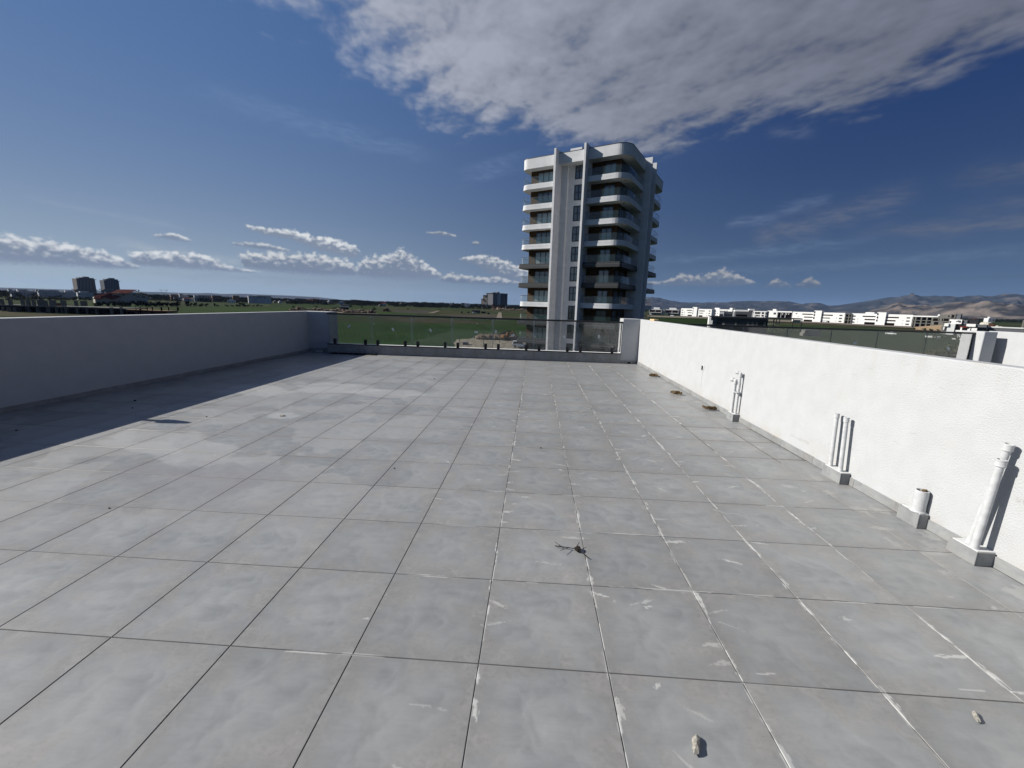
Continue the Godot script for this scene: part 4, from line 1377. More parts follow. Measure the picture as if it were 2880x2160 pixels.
func village() -> void:
	var rng := RandomNumberGenerator.new()
	rng.seed = 29
	for k in 64:
		var right := k >= 42
		var az := rng.randf_range(17.0, 47.0) if right else rng.randf_range(-47.0, -3.6)
		var d := rng.randf_range(1150.0, 1900.0) if right else rng.randf_range(740.0, 1050.0)
		var x := d * sin(deg_to_rad(az))
		var z := -d * cos(deg_to_rad(az))
		var s := rng.randf_range(0.5, 0.85) * (1.5 if right else 1.0)
		var red: bool = k % 3 == 1
		var t := thing("village_house", "small red-roofed house among the trees on the horizon" if red else "small pale flat-roofed house among the trees on the horizon", "house", Vector3(x, ground(x, z), z), rng.randf_range(-0.7, 0.7) - deg_to_rad(az) * 0.5, "red-roofed village houses" if red else "pale village houses")
		var w := rng.randf_range(4.0, 8.0) * s
		var h := rng.randf_range(3.2, 6.5) * s
		obj("wall", bx(Vector3(-w, -0.5, -4.0 * s), Vector3(w, h, 4.0 * s)), [M.farwhite, M.cream, M.plaster, M.drab][k % 4], t)
		var rf := MB.new()
		if red:
			for q in [[1.0, 1.0], [1.0, -1.0]]:
				rf.face([Vector3(-w - 0.4, h, q[1] * 4.4 * s), Vector3(w + 0.4, h, q[1] * 4.4 * s), Vector3(w + 0.4, h + 2.0 * s, 0), Vector3(-w - 0.4, h + 2.0 * s, 0)], Vector3(0, 1, q[1]))
			for q in [-1.0, 1.0]: rf.face([Vector3(q * w, h, -4.4 * s), Vector3(q * w, h, 4.4 * s), Vector3(q * w, h + 2.0 * s, 0)], Vector3(q, 0, 0))
			obj("roof", rf, M.roof, t)
		else:
			rf.box(Vector3(-w * 0.4, h, -2.0 * s), Vector3(w * 0.3, h + 2.2 * s, 2.0 * s))
			obj("roof_room", rf, M.farwhite, t)
		for q in [-0.5, 0.45]: window(t, "window", Transform3D(Basis.IDENTITY, Vector3(q * w, h * 0.45, 4.0 * s)), 1.6 * s, 1.4 * s, 1, 1, 0.15, M.far_glass)

func heap(called: String, label: String, x0: float, z0: float, x1: float, z1: float, wide: float, high: float, m: Material, sd: int) -> void:
	var rng := RandomNumberGenerator.new()
	rng.seed = sd
	var mb := MB.new()
	for k in 230:
		var f := rng.randf()
		var side := rng.randf_range(-1.0, 1.0)
		var lump := 0.55 + 0.45 * sin(f * 21.0 + sd)
		var x := lerpf(x0, x1, f) + rng.randf_range(-1.0, 1.0)
		var z := lerpf(z0, z1, f) + side * wide
		var s := rng.randf_range(0.35, 1.5)
		mb.tint = Color(1, 1, 1) * rng.randf_range(0.6, 1.2)
		mb.X = Transform3D(Basis(Vector3.UP, rng.randf() * TAU), Vector3(x, ground(x, z) + high * lump * (1.0 - side * side) * rng.randf_range(0.3, 1.0) - 0.3, z))
		pebble(rng.randi(), Vector3(s * 1.3, s * 0.75, s), mb)
	var o := obj(called, mb, m)
	tag(o, label, "rubble", "", "stuff")

# --- vehicles: x forwards, z to the side
func car(called: String, label: String, cat: String, x: float, z: float, turn: float, paint: Material, ln := 4.7, ht := 1.85, bed := false, group := "") -> void:
	var t := thing(called, label, cat, Vector3(x, ground(x, z) + (0.12 if Vector2(x, z).length() < 200.0 else 0.3), z), turn, group)
	var L := ln / 2
	var side := [Vector2(-L, 0.45), Vector2(-L + 0.05, 1.0), Vector2(-L + 0.15, 1.08), Vector2(L * 0.38, 1.08), Vector2(L - 0.25, 0.98), Vector2(L, 0.8), Vector2(L, 0.42), Vector2(L - 0.1, 0.34), Vector2(-L + 0.1, 0.34)]
	var cab := [Vector2(-L + 0.12, 1.08), Vector2(-L + 0.3, ht - 0.05), Vector2(-L + 0.5, ht), Vector2(L * 0.1, ht), Vector2(L * 0.22, ht - 0.06), Vector2(L * 0.5, 1.08)]
	if bed: cab = [Vector2(-L * 0.1, 1.08), Vector2(-L * 0.06, ht - 0.05), Vector2(0.0, ht), Vector2(L * 0.22, ht), Vector2(L * 0.3, ht - 0.06), Vector2(L * 0.55, 1.08)]
	var ext := func(pl: Array, w: float, w2: float) -> MB:
		var mb := MB.new()
		var n := pl.size()
		var a := []
		var b := []
		for q in pl:
			var ww: float = lerpf(w, w2, clampf((q.y - 1.08) / (ht - 1.08), 0.0, 1.0))
			a.append(Vector3(q.x, q.y, ww))
			b.append(Vector3(q.x, q.y, -ww))
		var c := Vector3.ZERO
		for q in a: c += q / n
		mb.face(a, Vector3(0, 0, 1))
		mb.face(b, Vector3(0, 0, -1))
		for i in n:
			var j := (i + 1) % n
			mb.face([a[i], a[j], b[j], b[i]], Vector3((a[i].x + a[j].x) / 2 - c.x, ((a[i].y + a[j].y) / 2 - c.y) * 2.0, 0))
		return mb
	obj("body", ext.call(side, 0.92, 0.9), paint, t)
	obj("cabin", ext.call(cab, 0.86, 0.72), paint, t)
	# glazing stands just proud of the cabin
	var gl := []
	var cx: Vector2 = Vector2(0, 1.5)
	for q in cab: gl.append(Vector2(lerpf((cab[0].x + cab[-1].x) / 2, q.x, 0.9), clampf(q.y, 1.14, ht - 0.14)))
	obj("side_window", ext.call(gl, 0.875, 0.75), M.far_glass, t)
	var ws := MB.new()
	ws.face([Vector3(cab[-1].x + 0.01, 1.12, 0.7), Vector3(cab[-1].x + 0.01, 1.12, -0.7), Vector3(cab[-2].x + 0.03, ht - 0.1, -0.62), Vector3(cab[-2].x + 0.03, ht - 0.1, 0.62)], Vector3(1, 1, 0))
	obj("windscreen", ws, M.far_glass, t)
	if bed: obj("load_bed", bx(Vector3(-L + 0.1, 1.0, -0.82), Vector3(-L * 0.14, 1.09, 0.82)), M.frame, t)
	for sx in [-1.0, 1.0]:
		for sz in [-1.0, 1.0]:
			var p := Vector3(sx * L * 0.62, 0.36, sz * 0.8)
			var ty := MB.new()
			ty.lathe(p, p + Vector3(0, 0, sz * 0.15), [[0.0, 0.0], [0.0, 0.33], [0.02, 0.36], [0.13, 0.36], [0.15, 0.33], [0.15, 0.22]], 16)
			var w := obj("wheel", ty, M.frame, t)
			var rm := MB.new()
			rm.lathe(p + Vector3(0, 0, sz * 0.1), p + Vector3(0, 0, sz * 0.145), [[0.0, 0.22], [0.045, 0.2], [0.045, 0.0]], 12)
			obj("rim", rm, M.strip, w)
	for sz in [-0.62, 0.62]:
		obj("headlight", bx(Vector3(L - 0.04, 0.72, sz - 0.16), Vector3(L + 0.012, 0.86, sz + 0.16)), M.paper, t)
		obj("tail_light", bx(Vector3(-L - 0.012, 0.75, sz - 0.12), Vector3(-L + 0.06, 1.0, sz + 0.12)), M.roof, t)

func machines() -> void:
	var white := mat(0.75, 0.76, 0.76, 0.35, 0.5)
	car("off_road_car", "white off-road car parked beside the tower behind the glass", "car", -4.6, -123.6, 0.05, white, 4.75, 1.9)
	car("pickup_truck", "white pickup truck seen through the farther glass", "pickup truck", 219.0, -266.0, -0.75, white, 5.2, 1.8, true)
	car("parked_car", "white car parked before the long white block with the stair tower", "car", 321.0, -478.0, -0.8, white, 4.6, 1.6, false, "small far cars")
	car("parked_car", "small white car on the pale slab of the bare plot", "car", -66.5, -452.0, 0.3, white, 4.4, 1.6, false, "small far cars")
	car("parked_car", "white car before the right-hand framed villa", "car", 188.0, -583.0, -0.4, white, 4.6, 1.6, false, "small far cars")
	# digger
	var g := ground(-10.9, -147.0)
	var t := thing("digger", "rusty orange digger standing on the dirt lot", "digger", Vector3(-10.4, g + 0.1, -147.0), 0.5)
	var orange := worn(mat(0.28, 0.115, 0.025, 0.7, 0.3), 71, 2.0, 0.5)
	for z in [-0.95, 0.95]:
		var tr := MB.new()
		tr.prism(PackedVector2Array([Vector2(-1.6, -0.28), Vector2(1.6, -0.28), Vector2(1.6, 0.28), Vector2(-1.6, 0.28)]), 0.0, 0.1)
		tr.X = Transform3D(Basis.IDENTITY, Vector3(0, 0, z))
		tr.box(Vector3(-1.5, 0.02, -0.27), Vector3(1.5, 0.75, 0.27), 0.2)
		obj("crawler_track", tr, M.frame, t)
	obj("upper_body", bx(Vector3(-1.7, 0.9, -1.1), Vector3(0.9, 1.9, 1.1), 0.15), orange, t)
	var cb := obj("cab", bx(Vector3(-0.1, 1.9, 0.1), Vector3(1.0, 2.9, 1.05), 0.12), orange, t)
	obj("cab_window", bx(Vector3(0.98, 2.0, 0.2), Vector3(1.02, 2.7, 0.95)), M.far_glass, cb)
	obj("cab_window", bx(Vector3(0.05, 2.05, 1.03), Vector3(0.85, 2.7, 1.07)), M.far_glass, cb)
	for q in [["boom", Vector3(0.9, 1.4, -0.3), Vector3(3.0, 3.4, -0.3), 0.2], ["dipper_arm", Vector3(3.0, 3.4, -0.3), Vector3(4.3, 1.5, -0.3), 0.15]]:
		var mb := MB.new()
		mb.lathe(q[1], q[2], [[0.0, q[3] * 1.2], [1.2, q[3] * 1.3], [(q[2] - q[1]).length(), q[3]]], 8)
		obj(q[0], mb, orange, t)
	var bk := MB.new()
	bk.prism(PackedVector2Array([Vector2(3.9, -0.75), Vector2(4.7, -0.75), Vector2(4.7, 0.15), Vector2(3.9, 0.15)]), 0.7, 1.5)
	obj("bucket", bk, M.frame, t)
	# red machine in the fields
	var x := -154.0
	var z := -424.0
	var r := thing("farm_machine", "dark red farm machine standing on the far green field", "farm machine", Vector3(x, ground(x, z), z), 0.3)
	var red := worn(mat(0.14, 0.022, 0.018, 0.7, 0.3), 72, 3.0, 0.5)
	obj("hull", bx(Vector3(-3.6, 0.9, -1.3), Vector3(2.2, 2.5, 1.3), 0.2), red, r)
	obj("hopper", bx(Vector3(-1.2, 2.5, -1.1), Vector3(1.4, 3.5, 1.1), 0.25), red, r)
	obj("cutter_head", bx(Vector3(2.4, 0.3, -2.6), Vector3(4.2, 1.5, 2.6), 0.3), red, r)
	obj("cab", bx(Vector3(1.2, 2.45, -0.7), Vector3(2.3, 3.6, 0.7), 0.1), M.far_glass, r)
	for q in [[1.2, 0.95], [-2.6, 0.6]]:
		for sz in [-1.0, 1.0]:
			var ty := MB.new()
			var p := Vector3(q[0], q[1], sz * 1.3)
			ty.lathe(p, p + Vector3(0, 0, sz * 0.5), [[0.0, 0.0], [0.0, q[1] * 0.95], [0.1, q[1]], [0.4, q[1]], [0.5, q[1] * 0.95], [0.5, 0.0]], 14)
			obj("wheel", ty, M.frame, r)
	# power pylon far left
	var py := thing("power_pylon", "thin grey power pylon on the left horizon", "pylon", Vector3(-880.0, -4.0, -950.0), 0.7)
	var st := mat(0.16, 0.17, 0.18, 0.7, 0.3)
	for s in [[Vector3(-3, 0, 0), Vector3(-1, 9, 0), "leg"], [Vector3(3, 0, 0), Vector3(1, 9, 0), "leg"], [Vector3(-1, 9, 0), Vector3(-6, 17, 0), "arm"], [Vector3(1, 9, 0), Vector3(6, 17, 0), "arm"], [Vector3(-8, 17, 0), Vector3(8, 17, 0), "crossbar"], [Vector3(-6, 17, 0), Vector3(-7, 19.5, 0), "horn"], [Vector3(6, 17, 0), Vector3(7, 19.5, 0), "horn"], [Vector3(-2.4, 3, 0), Vector3(1.5, 7, 0), "brace"], [Vector3(2.4, 3, 0), Vector3(-1.5, 7, 0), "brace"]]:
		var mb := MB.new()
		mb.lathe(s[0], s[1], [[0.0, 0.32], [(s[1] - s[0]).length(), 0.32]], 5)
		obj(s[2], mb, st, py)
	# boulders beyond the pale wall on the right
	var rx := [[2790, 0.0, 1.7, 0], [2800, 0.0, 1.2, 1], [2808, 0.0, 1.4, 1], [2817, 0.0, 1.2, 0], [2826, 0.0, 1.1, 0], [2833, 0.0, 1.0, 0]]
	for i in 6:
		var az := deg_to_rad(45.7 + i * 0.17)
		var d := 470.0
		var o := single("boulder", pebble(600 + i, Vector3(3.2, 2.6, 2.6) * rx[i][2] * 0.75), M.brick if rx[i][3] == 1 else M.cream, "pale boulder in the heap beyond the wall at the right edge" if rx[i][3] == 0 else "reddish boulder in the heap beyond the wall at the right edge", "boulder", "pale boulders beyond the right wall" if rx[i][3] == 0 else "reddish boulders beyond the right wall")
		o.position = Vector3(d * sin(az), ground(d * sin(az), -d * cos(az)) + 1.5, -d * cos(az))

func country() -> void:
	M.white = mat(0.66, 0.66, 0.65, 0.9, 0.2)
	M.farwhite = mat(0.40, 0.41, 0.43, 0.9, 0.2)
	M.concrete = worn(mat(0.23, 0.225, 0.205, 0.95, 0.2), 73, 6.0, 0.4)
	M.grey = mat(0.30, 0.30, 0.30, 0.9, 0.2)
	M.slate = mat(0.10, 0.105, 0.115, 0.85, 0.2)
	M.drab = mat(0.16, 0.145, 0.13, 0.9, 0.2)
	M.cream = mat(0.42, 0.40, 0.34, 0.9, 0.2)
	M.brownwall = mat(0.17, 0.12, 0.09, 0.9, 0.2)
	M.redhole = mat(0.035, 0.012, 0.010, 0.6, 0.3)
	M.glassy = mat(0.05, 0.055, 0.06, 0.15)
	M.roof = worn(mat(0.16, 0.035, 0.026, 0.85, 0.2), 74, 3.0, 0.35)
	M.earth = worn(mat(0.33, 0.24, 0.155, 0.95, 0.1), 75, 8.0, 0.35)
	M.timber = mat(0.30, 0.22, 0.10, 0.9, 0.2)
	M.brick = worn(mat(0.17, 0.075, 0.04, 0.9, 0.2), 76, 2.0, 0.5)
	M.post = mat(0.17, 0.165, 0.14, 0.8, 0.3)
	M.far_glass = mat(0.03, 0.035, 0.042, 0.12, 0.6)
	M.dirt = worn(mat(0.34, 0.31, 0.245, 0.95, 0.1), 77, 14.0, 0.45)
	M.track = worn(mat(0.24, 0.21, 0.175, 0.95, 0.1), 78, 14.0, 0.35)
	M.asphalt = worn(mat(0.06, 0.062, 0.066, 0.9, 0.2), 79, 6.0, 0.3)
	M.bark = mat(0.05, 0.038, 0.028, 0.95, 0.1)
	M.leaves = mat(0.013, 0.017, 0.009, 0.85, 0.1)
	M.leaves.vertex_color_use_as_albedo = true
	M.leaves_green = mat(0.045, 0.055, 0.022, 0.8, 0.2)
	M.leaves_green.vertex_color_use_as_albedo = true
	ground_patches()
	make_ground()
	hills()
	far_things()
	var rub := worn(mat(0.27, 0.22, 0.17, 0.95, 0.1), 80, 3.0, 0.4)
	rub.vertex_color_use_as_albedo = true
	heap("rubble_heap", "long brown rubble heap on the field beyond the left wall's end", -224.0, -372.0, -172.0, -388.0, 5.0, 2.6, rub, 5)
	heap("rubble_heap", "heap of pale broken concrete beside the market shelter", -172.0, -366.0, -146.0, -372.0, 3.0, 2.2, rub, 9)
	heap("rubble_heap", "pinkish band of rubble before the tower's left side", -72.0, -690.0, -16.0, -690.0, 10.0, 3.0, rub, 14)
	heap("rubble_heap", "low pile of grey rubble on the dirt lot", -20.0, -149.0, -8.0, -152.0, 2.0, 0.5, rub, 21)
	machines()
	village()
	far_wood()

func ground_patches() -> void:
	patch(Vector3(0.03, 0.06, 0.017), [-124, -224, -6, -260, -3, -117, -56, -100])
	patch(Vector3(0.036, 0.062, 0.018), [-298, -309, -288, -525, -124, -224, -177, -182])
	patch(Vector3(0.045, 0.062, 0.028), [-600, -695, -557, -877, -315, -493, -337, -389])
	patch(Vector3(0.05, 0.055, 0.03), [-716, -1096, -755, -1960, -421, -1093, -513, -784])
	patch(Vector3(0.035, 0.052, 0.02), [-485, -740, -301, -780, -186, -479, -292, -536, -286, -435])
	patch(Vector3(0.085, 0.075, 0.06), [-83, -393, -41, -461, -33, -352, -73, -344])
	patch(Vector3(0.07, 0.065, 0.055), [-174, -501, -133, -519, -108, -411, -142, -413])
	sheet_on_ground("dirt_lot", "dirt", [-27, -144, -22, -153, -16, -158, -5, -162, -3, -148, -2, -105, -19, -100, -25, -124])
	sheet_on_ground("dirt_track", "track", [-46, -520, -42, -516, -27, -340, -32, -337])
	sheet_on_ground("dirt_track", "track", [-108, -411, -120, -504, -117, -509, -103, -417])
	patch(Vector3(0.22, 0.17, 0.14), [-101, -976, -21, -1014, -14, -674, -64, -713])
	sheet_on_ground("car_park", "asphalt", [-9, -145, 2, -151, 1, -105, -3, -104, -5, -124])
	patch(Vector3(0.022, 0.04, 0.01), [147, -555, 217, -534, 144, -354, 94, -353])
	patch(Vector3(0.026, 0.045, 0.014), [132, -325, 337, -330, 154, -149, 106, -127, 93, -226])
	sheet_on_ground("service_road", "track", [154, -582, 251, -609, 332, -507, 363, -417, 325, -374, 289, -441, 210, -509, 135, -511])
	patch(Vector3(0.04, 0.06, 0.02), [5166, -5106, 6440, -5858, 764, -693, 653, -637])
	patch(Vector3(0.2, 0.17, 0.13), [-223, -365, -200, -402, -148, -381, -140, -360, -178, -358, -213, -343])
	patch(Vector3(0.085, 0.075, 0.045), [129, -159, 154, -149, 99, -94, 83, -101])

func far_things() -> void:
	build("apartment_block", "long white block with a stair tower beside the two white villas", "apartment block", "white blocks in a row across the green field", [235.7, -7.03, -629.96, -0.8725], [["left_wing", "white", -22.61, -0.5, -11, -3.99, 11.48, 0], ["stair_tower", "white", -3.41, -0.5, -6.4, 3.58, 13.62, 1.6], ["right_wing", "white", 3.15, -0.5, -11, 25.07, 11.11, 0], ["slot_shade", "hole", -13.22, 8.05, -0.24, -5.04, 9.23, 0.06], ["slot_shade", "hole", -11.27, 4.67, -0.24, -4.89, 5.71, 0.06], ["slot_shade", "hole", -11.16, 0.28, -0.24, -3.92, 2.17, 0.06], ["slot_shade", "hole", 6.28, 7.67, -0.24, 14.64, 8.91, 0.06], ["slot_shade", "hole", 6.27, 4.63, -0.24, 12.61, 5.55, 0.06], ["slot_shade", "hole", 6.26, -0.02, -0.24, 12.13, 2.06, 0.06], ["round_vent", "hole", -17.01, 5.26, -0.15, -16.07, 6.12, 0.05], ["round_vent", "hole", -17.3, 1.9, -0.15, -16.36, 2.76, 0.05], ["round_vent", "hole", 17.87, 4.73, -0.15, 18.73, 5.56, 0.05], ["round_vent", "hole", 17.67, 1.66, -0.15, 18.53, 2.48, 0.05]], [[-21.36, 7.98, 2.21, 1.2, 2, 1, 0.02, 0], [-21.24, 4.62, 2.11, 1.2, 2, 1, 0.02, 0], [-21.37, 1.15, 2.27, 1.25, 2, 1, 0.02, 0], [20.75, 7.77, 2.45, 1.36, 2, 1, 0.02, 0], [20.77, 4.49, 2.36, 1.23, 2, 1, 0.02, 0], [20.7, 1.16, 2.27, 1.23, 2, 1, 0.02, 0], [-2.96, 10.55, 1.15, 2, 1, 1, 1.62, 0], [-3.05, 6.95, 1.16, 2.2, 1, 1, 1.62, 0], [-2.99, 3.52, 1.11, 2.1, 1, 1, 1.62, 0]])  # balcony slots are proud black boxes, their shade put in as colour
	build("apartment_block", "white block half hidden behind the dark grey houses, with satellite dish", "apartment block", "white blocks in a row across the green field", [285.85, -7.01, -625.48, -0.8725], [["left_wing", "white", -26.9, -0.5, -11, -2.77, 11.43, 0], ["stair_tower", "white", -2.12, -0.5, -6.4, 1.88, 13.89, 1.6], ["right_wing", "white", 5.66, -0.5, -11, 24.86, 11.29, 0], ["roof_room", "white", -26.55, 11.29, -8, -19.58, 13.49, -3], ["slot_shade", "hole", -17.37, 8.4, -0.24, -8.38, 9.38, 0.06], ["slot_shade", "hole", -16.25, 0.44, -0.24, -11.56, 4.59, 0.06], ["round_vent", "hole", -20.6, 4.6, -0.15, -19.38, 5.79, 0.05], ["round_vent", "hole", -20.86, 1.12, -0.15, -19.63, 2.32, 0.05]], [[-25.53, 7.61, 2.95, 1.46, 2, 1, 0.02, 0], [-25.44, 4, 2.88, 1.6, 2, 1, 0.02, 0], [-25.4, 0.24, 2.82, 1.6, 2, 1, 0.02, 0]])
	build("apartment_block", "white block with tall stair tower, left of the unfinished gap in the row", "apartment block", "white blocks in a row across the green field", [320.3, -7.45, -489.56, -0.8725], [["left_wing", "white", -25.85, -0.5, -11, -4.47, 10.98, 0], ["stair_tower", "white", -4.14, -0.5, -6.4, 3.23, 12.89, 1.6], ["right_wing", "white", 2.98, -0.5, -11, 24.41, 11.08, 0], ["slot_shade", "hole", -16, 7.94, -0.24, -5.33, 9.16, 0.06], ["slot_shade", "hole", -13.79, 4.6, -0.24, -5.23, 5.78, 0.06], ["slot_shade", "hole", -13.62, 0.12, -0.24, -5.25, 2.39, 0.06], ["slot_shade", "hole", 2.57, 7.53, -0.24, 13.49, 8.8, 0.06], ["slot_shade", "hole", 2.73, 4.5, -0.24, 11.29, 5.48, 0.06], ["slot_shade", "hole", 2.93, 0.06, -0.24, 11.32, 2.06, 0.06], ["round_vent", "hole", -20.05, 4.89, -0.15, -19.35, 5.69, 0.05], ["round_vent", "hole", 16.78, 4.88, -0.15, 17.41, 5.63, 0.05], ["round_vent", "hole", 16.72, 1.72, -0.15, 17.34, 2.48, 0.05]], [[-22.79, 8.34, 1.58, 1.11, 2, 1, 0.02, 0], [19.43, 7.67, 2.64, 1.28, 2, 1, 0.02, 0], [19.46, 4.37, 2.61, 1.37, 2, 1, 0.02, 0], [19.44, 1.23, 2.61, 1.25, 2, 1, 0.02, 0], [-4.22, 9.82, 1.37, 2.28, 1, 1, 1.62, 0], [-4.27, 6.79, 1.49, 2.15, 1, 1, 1.62, 0], [-4.26, 3.45, 1.41, 2.33, 1, 1, 1.62, 0]])
	build("apartment_block", "white block with roof room and stair tower, right end of the finished row", "apartment block", "white blocks in a row across the green field", [346.99, -7.67, -435.6, -0.8725], [["left_wing", "white", -24.63, -0.5, -11, -4.24, 11.13, 0], ["stair_tower", "white", -4.14, -0.5, -6.4, 2.81, 12.79, 1.6], ["right_wing", "white", 2.7, -0.5, -11, 22.23, 11.14, 0], ["roof_room", "white", -14.52, 10.99, -8, -7.61, 12.54, -3], ["slot_shade", "hole", -15.65, 7.79, -0.24, -5.24, 8.95, 0.06], ["slot_shade", "hole", -13.62, 4.61, -0.24, -5.21, 5.84, 0.06], ["slot_shade", "hole", -13.35, 0.06, -0.24, -4.94, 2.66, 0.06], ["slot_shade", "hole", 1.98, 7.47, -0.24, 12.36, 8.7, 0.06], ["slot_shade", "hole", 1.92, 4.24, -0.24, 10.37, 5.55, 0.06], ["slot_shade", "hole", 2.03, 0.34, -0.24, 9.98, 2.65, 0.06], ["round_vent", "hole", -19.41, 4.99, -0.15, -18.84, 5.7, 0.05], ["round_vent", "hole", -19.4, 1.94, -0.15, -18.83, 2.65, 0.05], ["round_vent", "hole", 15.48, 4.97, -0.15, 15.98, 5.63, 0.05], ["round_vent", "hole", 15.44, 1.9, -0.15, 15.94, 2.56, 0.05]], [[-23.95, 7.59, 2.56, 1.27, 2, 1, 0.02, 0], [-23.97, 4.48, 2.57, 1.19, 2, 1, 0.02, 0], [-23.91, 1.4, 2.44, 1.19, 2, 1, 0.02, 0], [17.94, 7.56, 2.51, 1.17, 2, 1, 0.02, 0], [17.98, 4.52, 2.51, 1.18, 2, 1, 0.02, 0], [17.98, 1.37, 2.51, 1.28, 2, 1, 0.02, 0], [-4.2, 9.93, 1.2, 1.92, 1, 1, 1.62, 0], [-4.07, 6.6, 1.23, 2.17, 1, 1, 1.62, 0], [-4.02, 3.61, 1.15, 2, 1, 1, 1.62, 0]])
	build("unfinished_block", "small unfinished concrete frame squeezed between two white blocks", "building", "", [328.47, -7.64, -454.12, -0.8725], [["floor_slab", "concrete", -4.54, 9.91, -10, 1, 10.55, -1], ["floor_slab", "concrete", -4.04, 6.53, -10, 1.49, 7.16, -1], ["floor_slab", "concrete", -3.6, 3.53, -10, 1.93, 4.17, -1], ["floor_slab", "concrete", -3.08, -0.06, -10, 2.46, 0.58, -1], ["column", "concrete", -4.22, -0.5, -9.3, -3.5, 10.46, -1.3], ["column", "concrete", -1.11, -0.5, -9.3, -0.39, 10.56, -1.3], ["column", "concrete", 1.17, -0.5, -9.3, 1.88, 10.64, -1.3], ["shade_back", "hole", -5.09, -0.5, -6.5, 0.5, 10.36, -6]], [])  # black sheet put in for the shade inside the open frame
	build("apartment_block", "white block with dark glazed bays, middle of the row", "apartment block", "white blocks in a row across the green field", [395.3, -6.66, -700.89, -0.8725], [["white_wing", "white", -16.97, -0.5, -11, -1.79, 11.58, 0], ["roof_room", "white", -10.25, 11.55, -8, -5.22, 14.09, -3], ["parapet", "white", -2.35, 9.38, -11, 19.28, 11.23, 0], ["bay_back", "hole", -2.74, -0.5, -11, 18.97, 9.39, -3], ["bay_post", "grey", -1.94, -0.5, -2, -1.01, 9.05, 0], ["bay_post", "grey", 3.33, -0.5, -2, 4.25, 9.21, 0], ["bay_post", "grey", 9.51, -0.5, -2, 10.41, 9.4, 0], ["bay_post", "grey", 19.39, -0.5, -2, 20.27, 9.7, 0], ["hanging_panel", "white", 5.76, 5.44, -0.7, 6.35, 8.87, -0.5], ["hanging_panel", "white", 11.58, 5.64, -0.7, 12.15, 9.05, -0.5], ["hanging_panel", "white", 14.45, 5.75, -0.7, 15.03, 9.14, -0.5]], [[-7.31, 5.61, 3.67, 3.04, 1, 1, 0.02, 0]])
	build("balcony_house", "white house with open crossed balcony frames, before the white row", "house", "", [233.83, -8.15, -447.29, -0.6903], [["body", "grey", -7.77, -0.5, -11, 5.91, 10.72, -2], ["roof_edge", "white", -7.95, 10.11, -10, 6.02, 11.13, 0], ["frame_post", "white", -5.92, 4.05, -0.6, -4.83, 9.96, 0], ["frame_post", "white", 0.41, 4.31, -0.6, 1.48, 10.16, 0], ["frame_post", "white", 3.69, 4.44, -0.6, 4.74, 10.26, 0], ["frame_beam", "white", -5.96, 7.24, -0.5, 4.26, 8.07, 0.1], ["balcony_front", "white", -2.95, 4.78, -0.5, 3.44, 5.52, 1.5], ["dark_opening", "hole", -5.23, 7.97, -2.05, -3.34, 9.69, -1.95], ["dark_opening", "hole", -2.72, 8.05, -2.05, -0.85, 9.77, -1.95], ["dark_opening", "hole", 1.01, 8.18, -2.05, 2.86, 9.89, -1.95], ["dark_opening", "hole", 1.35, 5.6, -2.05, 3.4, 7.17, -1.95]], [])
	build("framed_villa", "left of two white villas with a framed dark upper storey", "villa", "white villas at the far edge of the field", [192.39, -7, -679, -0.2760], [["upper_frame", "white", -10.23, 7.69, -10.5, 8.5, 8.95, 1.5], ["upper_floor", "white", -9.83, 3.35, -10.5, 8.92, 4.16, 1.5], ["frame_side", "white", -10.01, 3.46, -1.5, -9.43, 7.66, 1.5], ["frame_side", "white", -0.89, 3.75, -1.5, -0.31, 7.94, 1.5], ["frame_side", "white", 8.15, 4.05, -1.5, 8.73, 8.22, 1.5], ["dark_loggia", "redhole", -9.66, 3.94, -8.8, 8.36, 7.94, -0.8], ["ground_floor", "glassy", -5.73, -0.5, -9, 8.19, 3.38, -1], ["roof_room", "white", -3.39, 7.75, -8, 5.71, 11.79, -2], ["shade_side", "grey", 9.03, -0.5, -12, 13.76, 9.3, -3]], [], [["white_fin", "white", [-9.08, 3.05, 0.5, -8.74, 0, 0.5, -5.31, 0, 0.5], 0.4]])  # shade of the right side is put into its grey colour
	build("framed_villa", "right of two white villas with a framed dark upper storey", "villa", "white villas at the far edge of the field", [219.09, -6.99, -680.35, -0.3114], [["upper_frame", "white", -10.6, 7.94, -10.5, 8.71, 9.19, 1.5], ["upper_floor", "white", -10.12, 3.09, -10.5, 9.21, 3.9, 1.5], ["frame_side", "white", -10.34, 3.18, -1.5, -9.76, 7.9, 1.5], ["frame_side", "white", -0.92, 3.5, -1.5, -0.34, 8.19, 1.5], ["frame_side", "white", 8.41, 3.81, -1.5, 8.98, 8.47, 1.5], ["dark_loggia", "redhole", -10, 3.68, -8.8, 8.62, 8.19, -0.8], ["ground_floor", "glassy", -6.07, -0.5, -9, 8.49, 3.12, -1], ["roof_room", "white", -5.07, 8.48, -8, 5.6, 11.77, -2], ["shade_side", "grey", 9.17, -0.5, -12, 12.27, 9.54, -3]], [], [["white_fin", "white", [-9.38, 2.78, 0.5, -9.05, 0, 0.5, -5.66, 0, 0.5], 0.4]])  # grey right side again carries the shade as colour
	build("grey_house", "dark grey house with white side walls and tall glazing before the row", "house", "", [153.05, -9.55, -341.49, -0.2809], [["body", "slate", -2.23, -0.5, -10, 4.55, 11.19, 0], ["white_side", "white", -5.59, -0.5, -8.7, -2.2, 11.03, 0.3], ["white_post", "white", 4.32, -0.5, -7.5, 5.57, 11.14, 0.5], ["roof_tank", "white", -0.52, 11.12, -4.5, 0.78, 12.05, -3]], [[-1.14, 6.24, 4.84, 2.94, 3, 1, 0.02, 0], [-5.28, 6.58, 2.44, 2.42, 2, 1, 0.32, 0]])
